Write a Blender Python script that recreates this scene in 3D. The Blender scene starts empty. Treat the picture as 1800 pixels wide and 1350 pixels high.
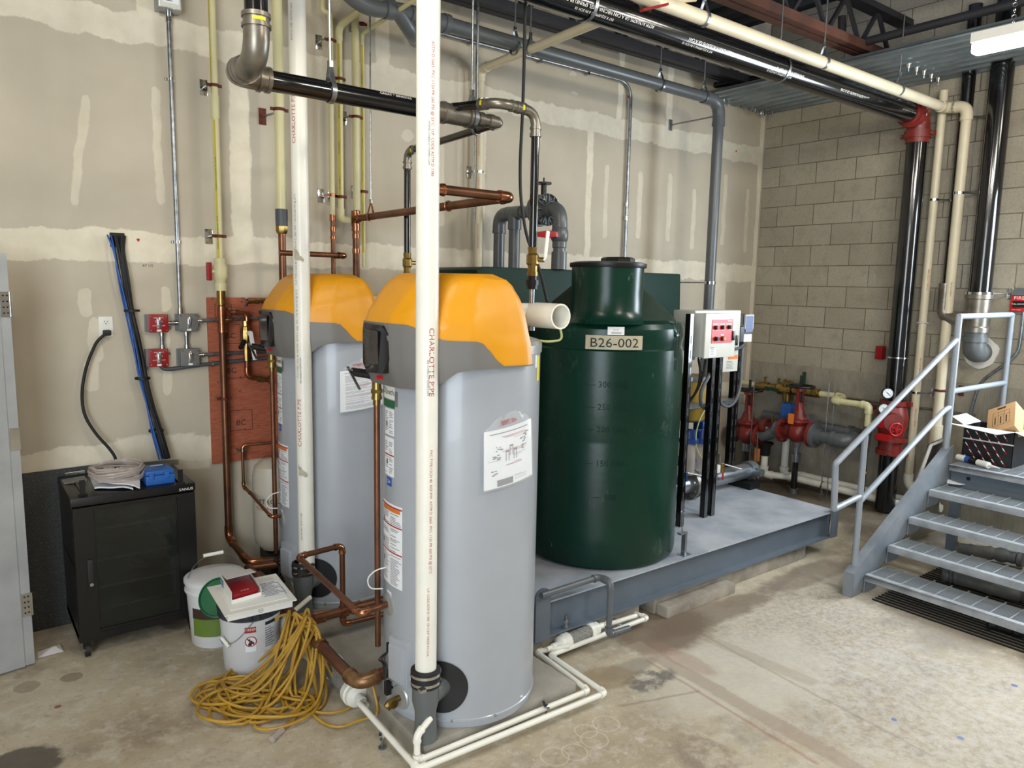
import bpy, bmesh, math, random
from mathutils import Vector as V, Matrix
sc = bpy.context.scene
COL = sc.collection
PI = math.pi
random.seed(7)

# ------------------------------------------------------------------ camera
F, YAW, PITCH, ROLL = 1297.94, math.radians(52.606), math.radians(7.5893), math.radians(1.1214)
CAM = V((-6.9417, -4.8021, 1.9807))
_f = V((math.cos(PITCH)*math.cos(YAW), math.cos(PITCH)*math.sin(YAW), -math.sin(PITCH)))
_r0 = V((math.sin(YAW), -math.cos(YAW), 0)); _u0 = _r0.cross(_f)
_r = _r0*math.cos(ROLL)+_u0*math.sin(ROLL); _u = -_r0*math.sin(ROLL)+_u0*math.cos(ROLL)
cd = bpy.data.cameras.new('camera'); cam = bpy.data.objects.new('camera', cd); COL.objects.link(cam)
cd.sensor_width = 36; cd.lens = F/1800*36; cd.clip_start = .05
cam.matrix_world = Matrix(((_r.x, _u.x, -_f.x, CAM.x), (_r.y, _u.y, -_f.y, CAM.y), (_r.z, _u.z, -_f.z, CAM.z), (0, 0, 0, 1)))
sc.camera = cam
# survey helpers: where a sight line meets a known plane of the room
def _d(u, v): return _f+_r*((u-900)/F)+_u*((675-v)/F)
def ax(u, v, x): d = _d(u, v); return CAM+d*((x-CAM.x)/d.x)
def ay(u, v, y): d = _d(u, v); return CAM+d*((y-CAM.y)/d.y)
def az(u, v, z): d = _d(u, v); return CAM+d*((z-CAM.z)/d.z)

# ------------------------------------------------------------------ world, lights, exposure
w = bpy.data.worlds.new('world'); sc.world = w; w.use_nodes = True
w.node_tree.nodes['Background'].inputs[0].default_value = (.62, .72, .9, 1)
w.node_tree.nodes['Background'].inputs[1].default_value = .25
sc.view_settings.view_transform = 'Standard'; sc.view_settings.look = 'None'
sc.view_settings.exposure = 0.63; sc.view_settings.gamma = 1; sc.view_settings.use_curve_mapping = False
def area(name, loc, target, sx, sy, power, color):
    l = bpy.data.lights.new(name, 'AREA'); l.shape = 'RECTANGLE'; l.size = sx; l.size_y = sy; l.energy = power; l.color = color
    o = bpy.data.objects.new(name, l); COL.objects.link(o); o.location = loc
    o.rotation_euler = (V(target)-V(loc)).to_track_quat('-Z', 'Y').to_euler(); return o
area('daylight_door_left', (-9.35, -5.6, 1.75), (-4.8, -2.2, .9), 3.6, 3.2, 225, (.80, .90, 1))
area('daylight_stair_door', (-.06, -3.35, 1.85), (-3.4, -2.2, .9), 1.1, 2.1, 130, (.78, .89, 1))
def lamp(name, loc, power, color, radius=.22):
    l = bpy.data.lights.new(name, 'POINT'); l.energy = power; l.color = color; l.shadow_soft_size = radius
    o = bpy.data.objects.new(name, l); COL.objects.link(o); o.location = loc; return o
for i, (x, y) in enumerate(((-6.9, -2.9), (-6.1, -2.9), (-4.0, -5.2), (-4.0, -6.0), (-8.6, -4.6), (-1.2, -4.4))):
    lamp('unseen_ceiling_lamp', (x, y, 3.75), (32, 32, 60, 60, 32, 28)[i], (1, .93, .80))  # unseen lamps under the roof; brighter middle pair added as frontal fill

# ------------------------------------------------------------------ materials
def srgb(r, g, b):
    f = lambda c: (c/12.92 if c <= .04045 else ((c+.055)/1.055)**2.4)
    return (f(r/255), f(g/255), f(b/255), 1)
class X:                                   # tiny node expression builder
    def __init__(s, nt, sock): s.nt, s.s = nt, sock
    def _m(s, op, *a, clamp=False):
        n = s.nt.nodes.new('ShaderNodeMath'); n.operation = op; n.use_clamp = clamp
        for i, q in enumerate((s,)+a):
            if isinstance(q, X): s.nt.links.new(q.s, n.inputs[i])
            else: n.inputs[i].default_value = q
        return X(s.nt, n.outputs[0])
    def __add__(s, o): return s._m('ADD', o)
    def __sub__(s, o): return s._m('SUBTRACT', o)
    def __mul__(s, o): return s._m('MULTIPLY', o)
    def abs(s): return s._m('ABSOLUTE')
    def max(s, o): return s._m('MAXIMUM', o)
    def min(s, o): return s._m('MINIMUM', o)
    def lt(s, edge, soft):                 # 1 where value < edge
        n = s.nt.nodes.new('ShaderNodeMapRange'); n.interpolation_type = 'SMOOTHSTEP'
        s.nt.links.new(s.s, n.inputs[0]); n.inputs[1].default_value = edge-soft; n.inputs[2].default_value = edge+soft
        n.inputs[3].default_value = 1; n.inputs[4].default_value = 0
        return X(s.nt, n.outputs[0])
def coords(nt, kind='Object'):
    t = nt.nodes.new('ShaderNodeTexCoord'); s = nt.nodes.new('ShaderNodeSeparateXYZ')
    nt.links.new(t.outputs[kind], s.inputs[0]); return t.outputs[kind], [X(nt, s.outputs[i]) for i in range(3)]
def noise(nt, vec, scale, detail=4, rough=.55, stretch=None):
    if stretch:
        m = nt.nodes.new('ShaderNodeMapping'); m.inputs['Scale'].default_value = stretch; nt.links.new(vec, m.inputs[0]); vec = m.outputs[0]
    n = nt.nodes.new('ShaderNodeTexNoise'); n.inputs['Scale'].default_value = scale; n.inputs['Detail'].default_value = detail
    n.inputs['Roughness'].default_value = rough; nt.links.new(vec, n.inputs['Vector']); return X(nt, n.outputs[0])
def mixc(nt, fac, a, b):
    n = nt.nodes.new('ShaderNodeMix'); n.data_type = 'RGBA'
    if isinstance(fac, X): nt.links.new(fac.s, n.inputs[0])
    else: n.inputs[0].default_value = fac
    for q, i in ((a, 6), (b, 7)):
        if hasattr(q, 'is_linked'): nt.links.new(q, n.inputs[i])
        else: n.inputs[i].default_value = q
    return n.outputs[2]
def ramp(x, lo, hi):
    n = x.nt.nodes.new('ShaderNodeMapRange'); x.nt.links.new(x.s, n.inputs[0]); n.inputs[1].default_value = lo; n.inputs[2].default_value = hi
    return X(x.nt, n.outputs[0])
def bump(nt, b, h, dist=.002, strength=.5):
    n = nt.nodes.new('ShaderNodeBump'); n.inputs['Distance'].default_value = dist; n.inputs['Strength'].default_value = strength
    nt.links.new(h.s if isinstance(h, X) else h, n.inputs['Height']); nt.links.new(n.outputs[0], b.inputs['Normal'])
def newmat(name):
    m = bpy.data.materials.new(name); m.use_nodes = True; nt = m.node_tree; return m, nt, nt.nodes['Principled BSDF']
def mat(name, c, rough=.5, metal=0, var=.12, scale=6, c2=None, bmp=0, spec=.5, alpha=1, trans=0, emit=0, coat=0):
    m, nt, b = newmat(name); col = srgb(*c)
    vec, _ = coords(nt); n = noise(nt, vec, scale)
    dark = srgb(*c2) if c2 else tuple(q*(1-var*1.6) for q in col[:3])+(1,)
    nt.links.new(mixc(nt, ramp(n, .3, .7), dark, col), b.inputs['Base Color'])
    b.inputs['Roughness'].default_value = rough; b.inputs['Metallic'].default_value = metal
    b.inputs['Specular IOR Level'].default_value = spec; b.inputs['Coat Weight'].default_value = coat
    if alpha < 1: b.inputs['Alpha'].default_value = alpha
    if trans: b.inputs['Transmission Weight'].default_value = trans
    if emit: b.inputs['Emission Color'].default_value = col; b.inputs['Emission Strength'].default_value = emit
    if bmp: bump(nt, b, noise(nt, vec, scale*12), bmp)
    return m
M = dict(
 heater=mat('grey_enamel', (161, 165, 171), .3, var=.03, coat=.2), heaterrim=mat('pale_grey_metal', (170, 172, 168), .3, .4, var=.05),
 yellow=mat('yellow_plastic', (218, 148, 14), .42, var=.04), skirt=mat('dark_grey_plastic', (112, 110, 106), .5, var=.05),
 display=mat('black_glossy_plastic', (28, 28, 28), .2, var=.1), screen=mat('smoky_screen', (72, 68, 66), .12, var=.3, scale=20),
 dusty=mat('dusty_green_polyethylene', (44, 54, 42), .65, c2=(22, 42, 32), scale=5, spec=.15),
 green=mat('green_polyethylene', (4, 40, 30), .3, c2=(8, 46, 36), scale=3, bmp=.002, spec=.25), greenback=mat('green_plastic', (6, 44, 32), .5, var=.1, spec=.15),
 pvc=mat('white_pvc', (233, 230, 218), .35, var=.05), cream=mat('cream_pvc', (214, 203, 175), .4, var=.06), cpvc=mat('pale_yellow_cpvc', (212, 204, 158), .4, var=.05),
 stripe=mat('yellow_print_stripe', (196, 178, 52), .5), copper=mat('copper', (138, 92, 66), .36, .75, c2=(88, 60, 44), scale=5),
 copperjoint=mat('soldered_copper', (186, 130, 98), .25, .9, c2=(140, 84, 52), scale=20), bronze=mat('dull_bronze', (176, 138, 100), .38, .8, c2=(104, 74, 50), scale=12), brass=mat('brass', (168, 142, 84), .3, .9, c2=(120, 96, 52), scale=15),
 black=mat('black_pipe_lacquer', (18, 18, 20), .16, var=.3, coat=.4), steel=mat('galvanised_steel', (168, 172, 176), .32, .9, c2=(120, 124, 128), scale=25),
 fitting=mat('stainless_press_fitting', (150, 144, 132), .35, .75, c2=(110, 104, 95), scale=10), greypvc=mat('dark_grey_pvc', (92, 96, 98), .35, var=.06),
 greyvalve=mat('grey_plastic', (94, 98, 98), .4, var=.05), red=mat('red_plastic', (178, 24, 34), .35, var=.1), redbox=mat('red_painted_metal', (150, 16, 26), .35, var=.1),
 redvalve=mat('red_oxide_enamel', (132, 40, 32), .4, c2=(96, 26, 22), scale=9), redbright=mat('bright_red_enamel', (196, 26, 32), .35, var=.15),
 wheel=mat('black_iron', (24, 26, 26), .4, .3), brown=mat('rusty_clamp', (104, 42, 24), .6, .2, var=.3, scale=30),
 skid=mat('blue_grey_paint', (96, 106, 116), .45, var=.1), skidtop=mat('worn_grey_blue_deck', (184, 188, 194), .5, c2=(142, 150, 160), scale=4),
 stair=mat('stair_grey_paint', (132, 138, 144), .5, c2=(104, 112, 120), scale=6), rail=mat('grey_rail_paint', (148, 156, 164), .35, var=.1),
 nosing=mat('worn_checker_plate', (186, 190, 194), .45, c2=(146, 150, 154), scale=9, metal=.2), grate=mat('grating_steel', (158, 164, 168), .45, .3),
 galv=mat('duct_galvanised', (170, 174, 178), .28, .8, c2=(120, 128, 136), scale=4), blackrack=mat('black_rack_enamel', (14, 14, 15), .35, var=.2),
 blackmatte=mat('black_rubber', (20, 20, 21), .6, var=.2), blue=mat('blue_plastic', (38, 98, 176), .42, var=.08), bluecable=mat('blue_cable', (28, 82, 160), .45),
 white=mat('white_plastic', (232, 230, 222), .4, var=.04), paper=mat('white_paper', (232, 234, 236), .6, var=.04), ink=mat('black_ink', (30, 30, 32), .7), redink=mat('red_ink', (176, 40, 40), .6),
 greyink=mat('grey_ink', (120, 120, 124), .7), orange=mat('orange_card', (226, 122, 40), .6), labelgreen=mat('green_print', (30, 96, 60), .5), labelblue=mat('blue_print', (34, 84, 170), .5),
 tape=mat('masking_tape', (182, 174, 150), .7, var=.1, scale=30), panelgrey=mat('panel_enamel', (204, 204, 194), .4, var=.03), cord=mat('yellow_cord', (186, 146, 48), .5, c2=(160, 120, 40), scale=9),
 doormetal=mat('bare_door_metal', (172, 174, 174), .4, .25, c2=(146, 148, 150), scale=3), card=mat('brown_cardboard', (184, 144, 98), .7, var=.06), cardwhite=mat('white_cardboard', (218, 212, 212), .65, var=.04),
 blackcard=mat('black_printed_card', (26, 26, 32), .4), bucket=mat('white_bucket', (214, 214, 214), .4, var=.05), bucketgreen=mat('green_bucket', (22, 98, 58), .4), lidblack=mat('black_lid', (24, 28, 32), .5, c2=(60, 64, 68), scale=30),
 olive=mat('olive_print', (104, 130, 48), .5), brownprint=mat('dark_brown_print', (58, 40, 34), .5), putty=mat('rough_white_plaster', (228, 224, 216), .8, bmp=.004, scale=9), joist=mat('red_oxide_joist', (104, 66, 52), .6, c2=(74, 48, 40)), darkjoist=mat('dark_steel', (46, 46, 50), .6),
 beige=mat('beige_expansion_tank', (190, 182, 164), .45, var=.04), amber=mat('amber_tank', (150, 122, 40), .4, var=.1), darkblue=mat('blue_filter_housing', (26, 58, 120), .35), hose=mat('grey_hose', (76, 80, 84), .5), yellowlabel=mat('yellow_sticker', (232, 220, 30), .5),
 pad=mat('pad_concrete', (158, 152, 140), .8, c2=(128, 122, 110), scale=5, bmp=.003), block=mat('block_concrete', (168, 160, 146), .85, c2=(124, 116, 104), scale=7, bmp=.004), dirt=mat('dark_insulation_wrap', (72, 78, 84), .6, c2=(104, 98, 86), scale=7), media=mat('grey_filter_media', (152, 150, 142), .8, c2=(96, 94, 88), scale=120),
 tubeclear=mat('clear_vinyl_tube', (196, 184, 176), .12, var=.05, alpha=.55), clear=mat('clear_film', (235, 235, 235), .08, var=0, alpha=.22), glass=mat('smoked_glass', (40, 42, 38), .05, var=0, alpha=.5), greenvinyl=mat('pale_green_tube', (176, 184, 120), .4), led=mat('led_diffuser', (255, 255, 250), .5, var=0, emit=9),
 chrome=mat('chrome', (210, 212, 214), .15, 1, var=.05), gauge=mat('gauge_face', (222, 226, 228), .4, var=.02), bluegrey=mat('blue_grey_sticker', (110, 124, 160), .5), darkgreen=mat('dark_green_handle', (18, 66, 50), .4))

def drywall():
    m, nt, b = newmat('taped_drywall'); vec, (x, y, z) = coords(nt)
    n1 = noise(nt, vec, 7, 3)-.5; n2 = noise(nt, vec, 30, 3)-.5; n3 = noise(nt, vec, 2.2, 2)-.5
    wob = n1*.075+n2*.03+n3*.12
    mask = None
    def add(q, soft=.006, amp=1.0):
        nonlocal mask
        q = q.lt(0, soft)*amp; mask = q if mask is None else mask.max(q)
    for zc, h in ((.943, .075), (2.163, .085), (3.38, .085), (4.6, .08)): add((z-zc+wob).abs()-h)
    # vertical butt joints, each in one course of sheets: (x, z0, z1, half width)
    for xc, z0, z1, hw in ((-6.78, 2.1, 5, .05), (-5.93, 3.35, 5, .06), (-5.43, 2.1, 3.4, .06), (-2.48, 2.16, 3.38, .035), (-2.14, 3.38, 5, .03), (-1.50, 3.38, 4.6, .04), (-4.45, 3.38, 5, .05), (-3.62, 2.16, 3.38, .05), (-.62, 2.16, .9, .05), (-.03, 0, 5, .045), (-.55, .9, 2.16, .05)):
        z0, z1 = min(z0, z1), max(z0, z1)
        add(((x-xc+wob*.5).abs()-hw).max((z-(z0+z1)/2).abs()-(z1-z0)/2))
    # screw-line patches
    for u, v0, v1, hw, lean in ((140, 165, 365, .022, .02), (278, 152, 360, .022, 0), (150, 505, 560, .03, 0), (168, 560, 640, .03, .0), (160, 635, 690, .04, 0), (293, 500, 545, .025, 0), (293, 560, 690, .026, 0), (1065, 290, 420, .025, 0), (1124, 300, 420, .03, 0), (1176, 305, 425, .03, 0), (1219, 330, 438, .03, 0), (1273, 305, 430, .03, 0), (1312, 330, 445, .03, 0), (716, 230, 250, .05, 0), (803, 100, 115, .06, 0), (1008, 125, 135, .05, 0), (1010, 160, 168, .06, 0), (775, 240, 400, .03, 0)):
        a = ay(u, v0, 0); c = ay(u, v1, 0); h = abs(a.z-c.z)/2
        q = (x-(a.x+c.x)/2+(z-(a.z+c.z)/2)*(-lean)*8+n1*.05).abs()
        q2 = ((z-(a.z+c.z)/2+n1*.1).abs()-h+hw).max(0)
        add((q._m('POWER', 2)+q2._m('POWER', 2))._m('SQRT')-hw, .004, .62)
    add((((x+6.33+wob).abs()-.1).max((z-.97+wob*.6).abs()-.04)), .01, 1)
    add((((x+5.98+wob).abs()-.22).max((z-.99+wob*.8).abs()-.045)), .01, 1)
    add((((x+5.95+wob).abs()-.3).max((z-.86+wob*.5).abs()-.05)), .01, .7)
    paper = mixc(nt, ramp(noise(nt, vec, 3), .3, .7), srgb(184, 174, 154), srgb(194, 184, 165))
    comp = mixc(nt, ramp(noise(nt, vec, 9), .3, .7), srgb(214, 204, 182), srgb(228, 219, 198))
    col = mixc(nt, mask, paper, comp)
    # scuffs
    sc1 = ramp(noise(nt, vec, 16, 6, .7, (1, 1, 3)), .68, .74)
    col = mixc(nt, sc1*.35, col, srgb(120, 110, 98))
    nt.links.new(col, b.inputs['Base Color']); b.inputs['Roughness'].default_value = .75
    bump(nt, b, mask*.6+noise(nt, vec, 60)*.2, .002, .5); return m
def cmu():
    m, nt, b = newmat('concrete_block_wall'); vec, (x, y, z) = coords(nt)
    cmb = nt.nodes.new('ShaderNodeCombineXYZ'); s = y*-1+.195
    nt.links.new(s.s, cmb.inputs[0]); nt.links.new(z.s, cmb.inputs[1])
    br = nt.nodes.new('ShaderNodeTexBrick'); nt.links.new(cmb.outputs[0], br.inputs[0]); br.offset = .5; br.offset_frequency = 2; br.squash = 1
    br.inputs['Scale'].default_value = 1; br.inputs['Mortar Size'].default_value = .0042; br.inputs['Mortar Smooth'].default_value = .25
    br.inputs['Brick Width'].default_value = .4064; br.inputs['Row Height'].default_value = .2032; br.inputs['Bias'].default_value = -.1
    br.inputs['Color1'].default_value = srgb(164, 156, 138); br.inputs['Color2'].default_value = srgb(150, 142, 124); br.inputs['Mortar'].default_value = srgb(104, 94, 78)
    n = noise(nt, vec, 55, 6, .7); n2 = noise(nt, vec, 1.6, 3)
    col = mixc(nt, ramp(n, .45, .7)*.35, br.outputs[0], srgb(110, 100, 84))
    col = mixc(nt, ramp(n2, .5, .72)*.35, col, srgb(176, 168, 150))
    col = mixc(nt, ramp(noise(nt, vec, 7, 5, .7), .5, .7)*.4, col, srgb(122, 113, 96)); col = mixc(nt, ramp(noise(nt, vec, 11, 6, .75, (1, 1, .5)), .6, .72)*.4, col, srgb(188, 182, 164))
    conc = mixc(nt, ramp(noise(nt, vec, 5, 5, .6, (1, 1, .6)), .3, .7), srgb(128, 122, 108), srgb(158, 150, 134))
    conc = mixc(nt, ramp(noise(nt, vec, 60, 5, .7, (1, 1, .15)), .45, .7)*.3, conc, srgb(84, 80, 72))
    low = z.lt(1.225, .004)
    nt.links.new(mixc(nt, low, col, conc), b.inputs['Base Color']); b.inputs['Roughness'].default_value = .9
    h = X(nt, br.outputs[1])*-1.0*(low*-1+1)+n*.5
    bump(nt, b, h, .008, .8); return m
def floormat():
    m, nt, b = newmat('stained_concrete_floor'); vec, (x, y, z) = coords(nt)
    n = noise(nt, vec, 1.3, 5, .6); n2 = noise(nt, vec, 9, 8, .75); n3 = noise(nt, vec, 70, 4, .7)
    col = mixc(nt, ramp(n, .38, .66), srgb(164, 150, 126), srgb(192, 181, 158))
    col = mixc(nt, ramp(n2, .50, .64)*.5, col, srgb(208, 203, 192))
    col = mixc(nt, ramp(noise(nt, vec, 3.2, 6, .65), .53, .7)*.6, col, srgb(118, 104, 88))
    col = mixc(nt, ramp(n3, .62, .72)*.3, col, srgb(112, 98, 84))
    fine = noise(nt, vec, 26, 10, .8); wob = (noise(nt, vec, 4, 8, .65)-.5)*1.0
    col = mixc(nt, ramp(fine, .54, .6)*.30, col, srgb(120, 108, 92)); col = mixc(nt, ramp(noise(nt, vec, 17, 9, .78), .56, .62)*.35, col, srgb(212, 208, 198))
    def spot(u, v, rx, ry, c, amt, soft=.22, gate=None):
        p = az(u, v, 0)
        d = (((x-p.x)*(1/rx))._m('POWER', 2)+((y-p.y)*(1/ry))._m('POWER', 2))._m('SQRT')+wob*1.5
        m_ = d.lt(1, soft)*amt
        if gate: m_ = m_*ramp(noise(nt, vec, gate, 9, .75), .42, .56)
        nonlocal col; col = mixc(nt, m_, col, c)
    def strip(p0, p1, w0, c, amt, wb=.05, soft=.012):
        P, Q = az(*p0, 0), az(*p1, 0); L = math.hypot(Q.x-P.x, Q.y-P.y)
        d = ((x-P.x)*((Q.y-P.y)/L)+(y-P.y)*(-(Q.x-P.x)/L)+wob*wb).abs()-w0
        along = (((x-P.x)*((Q.x-P.x)/L)+(y-P.y)*((Q.y-P.y)/L))-L/2).abs()-L/2
        nonlocal col; col = mixc(nt, d.max(along+wob*.1).lt(0, soft)*amt, col, c)
    # dry pale area, wet brown ground by the skid, reddish filled channel, cracks
    spot(1480, 1130, 1.3, .55, srgb(150, 144, 134), .5, .3, 6); spot(1450, 1090, 1.1, .5, srgb(214, 210, 202), .38, .3, 30); spot(1640, 1240, .7, .6, srgb(212, 210, 204), .4, .3, 20)
    spot(1300, 1180, .55, .35, srgb(196, 190, 176), .6, .3)
    spot(1165, 1110, .34, .22, srgb(112, 96, 80), .85); spot(1260, 1075, .55, .12, srgb(112, 96, 80), .7); spot(1420, 1010, .5, .12, srgb(116, 100, 84), .6); spot(1430, 880, .9, .55, srgb(84, 74, 62), .8); spot(1330, 850, .8, .55, srgb(70, 60, 50), .8); spot(1560, 920, .5, .5, srgb(100, 88, 74), .6)
    strip((1112, 1130), (1520, 1360), .05, srgb(156, 138, 120), .6, .09); strip((1135, 1160), (1440, 1345), .007, srgb(150, 96, 84), .6, .03); spot(1205, 1160, .07, .20, srgb(152, 116, 102), .4)
    strip((1225, 1110), (1640, 1330), .006, srgb(122, 106, 90), .5, .06); strip((1240, 1120), (1430, 1200), .045, srgb(152, 136, 118), .4, .05)
    strip((1090, 1240), (1230, 1215), .004, srgb(96, 82, 66), .6, .06)
    spot(1140, 1195, .16, .09, srgb(96, 92, 86), .85, .3, 12); spot(1105, 1175, .20, .07, srgb(130, 124, 114), .6); spot(1060, 1195, .2, .1, srgb(138, 118, 86), .6); spot(1240, 1325, .14, .16, srgb(126, 110, 96), .7, .2, 8)
    spot(40, 1345, .17, .12, srgb(72, 66, 60), .85, .12); spot(125, 1190, .05, .05, srgb(136, 120, 98), .7, .06); spot(47, 1208, .05, .06, srgb(140, 124, 102), .6, .06); spot(310, 1090, .1, .12, srgb(86, 72, 60), .7); spot(1740, 1060, .9, .5, srgb(126, 116, 102), .6)
    for u, v, rr_ in ((975, 1330, .06), (1010, 1322, .055), (1045, 1300, .06), (1065, 1272, .06), (1030, 1285, .05)):
        p = az(u, v, 0); d = ((((x-p.x)._m('POWER', 2)+(y-p.y)._m('POWER', 2))._m('SQRT')-rr_)+wob*.01).abs(); col = mixc(nt, d.lt(.003, .004)*.35, col, srgb(222, 214, 198))
    for u, v, c_ in ((102, 1242, srgb(140, 60, 50)), (1783, 1205, srgb(60, 90, 160)), (1572, 1265, srgb(70, 110, 180)), (1688, 1297, srgb(90, 120, 190))):
        p = az(u, v, 0); d = ((x-p.x)._m('POWER', 2)+(y-p.y)._m('POWER', 2))._m('SQRT')+wob*.02; col = mixc(nt, d.lt(.014, .004)*.8, col, c_)
    nt.links.new(col, b.inputs['Base Color'])
    r = ramp(n2, .3, .7)*.25+.5; nt.links.new(r.s, b.inputs['Roughness'])
    bump(nt, b, n2*.6+n3*.4, .003, .4); return m
def checker():
    m, nt, b = newmat('dark_diamond_plate'); vec, (x, y, z) = coords(nt)
    def tiles(ax_, ay_): 
        a = (ax_+ay_)*28; c = (ax_-ay_)*28
        return a._m('SINE')*1.0, c._m('SINE')
    s = x+y*.7
    g = ((s*105)._m('SINE')*((z*105)._m('SINE'))).abs()
    k = ((s+z)*150)._m('SINE').abs()
    h = ramp(k*g, .35, .6)
    nt.links.new(mixc(nt, h*.5, srgb(62, 64, 64), srgb(96, 98, 98)), b.inputs['Base Color'])
    b.inputs['Roughness'].default_value = .4; b.inputs['Metallic'].default_value = .1; bump(nt, b, h, .003, .8); return m
def plywood():
    m, nt, b = newmat('red_stained_plywood'); vec, (x, y, z) = coords(nt)
    g = noise(nt, vec, 14, 6, .65, (1, 1, 9)); col = mixc(nt, ramp(g, .3, .7), srgb(146, 72, 48), srgb(182, 104, 72))
    col = mixc(nt, ramp(noise(nt, vec, 34, 3), .66, .72)*.8, col, srgb(40, 22, 18))
    for zz in (1.57, 1.34, 1.68, 1.12): col = mixc(nt, (z-zz).abs().lt(.0025, .002)*.5, col, srgb(88, 34, 24))
    nt.links.new(col, b.inputs['Base Color']); b.inputs['Roughness'].default_value = .6; bump(nt, b, g, .001); return m
def tankmat():
    m, nt, b = newmat('scuffed_green_polyethylene'); vec, (x, y, z) = coords(nt)
    col = mixc(nt, ramp(noise(nt, vec, 3), .3, .7), srgb(8, 40, 31), srgb(11, 50, 38))
    col = mixc(nt, ramp(noise(nt, vec, 3.5, 9, .8, (1, 1, .5)), .58, .68)*.28, col, srgb(96, 116, 104))
    col = mixc(nt, ramp(noise(nt, vec, 9, 8, .8, (1, 1, .35)), .64, .7)*.35, col, srgb(150, 160, 150))
    nt.links.new(col, b.inputs['Base Color']); b.inputs['Roughness'].default_value = .27; b.inputs['Specular IOR Level'].default_value = .3
    bump(nt, b, noise(nt, vec, 5, 3), .006, .3); return m
M['green'] = tankmat()
M['drywall'] = drywall(); M['cmu'] = cmu(); M['floor'] = floormat(); M['checker'] = checker(); M['plywood'] = plywood()
M['deckmetal'] = mat('corrugated_deck', (150, 160, 164), .35, .6, c2=(112, 122, 128), scale=3)
M['roofdark'] = mat('dark_roof_deck', (52, 56, 64), .6, .2, c2=(38, 40, 48))
M['plainwall'] = mat('plain_wall', (176, 168, 154), .8)

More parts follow.
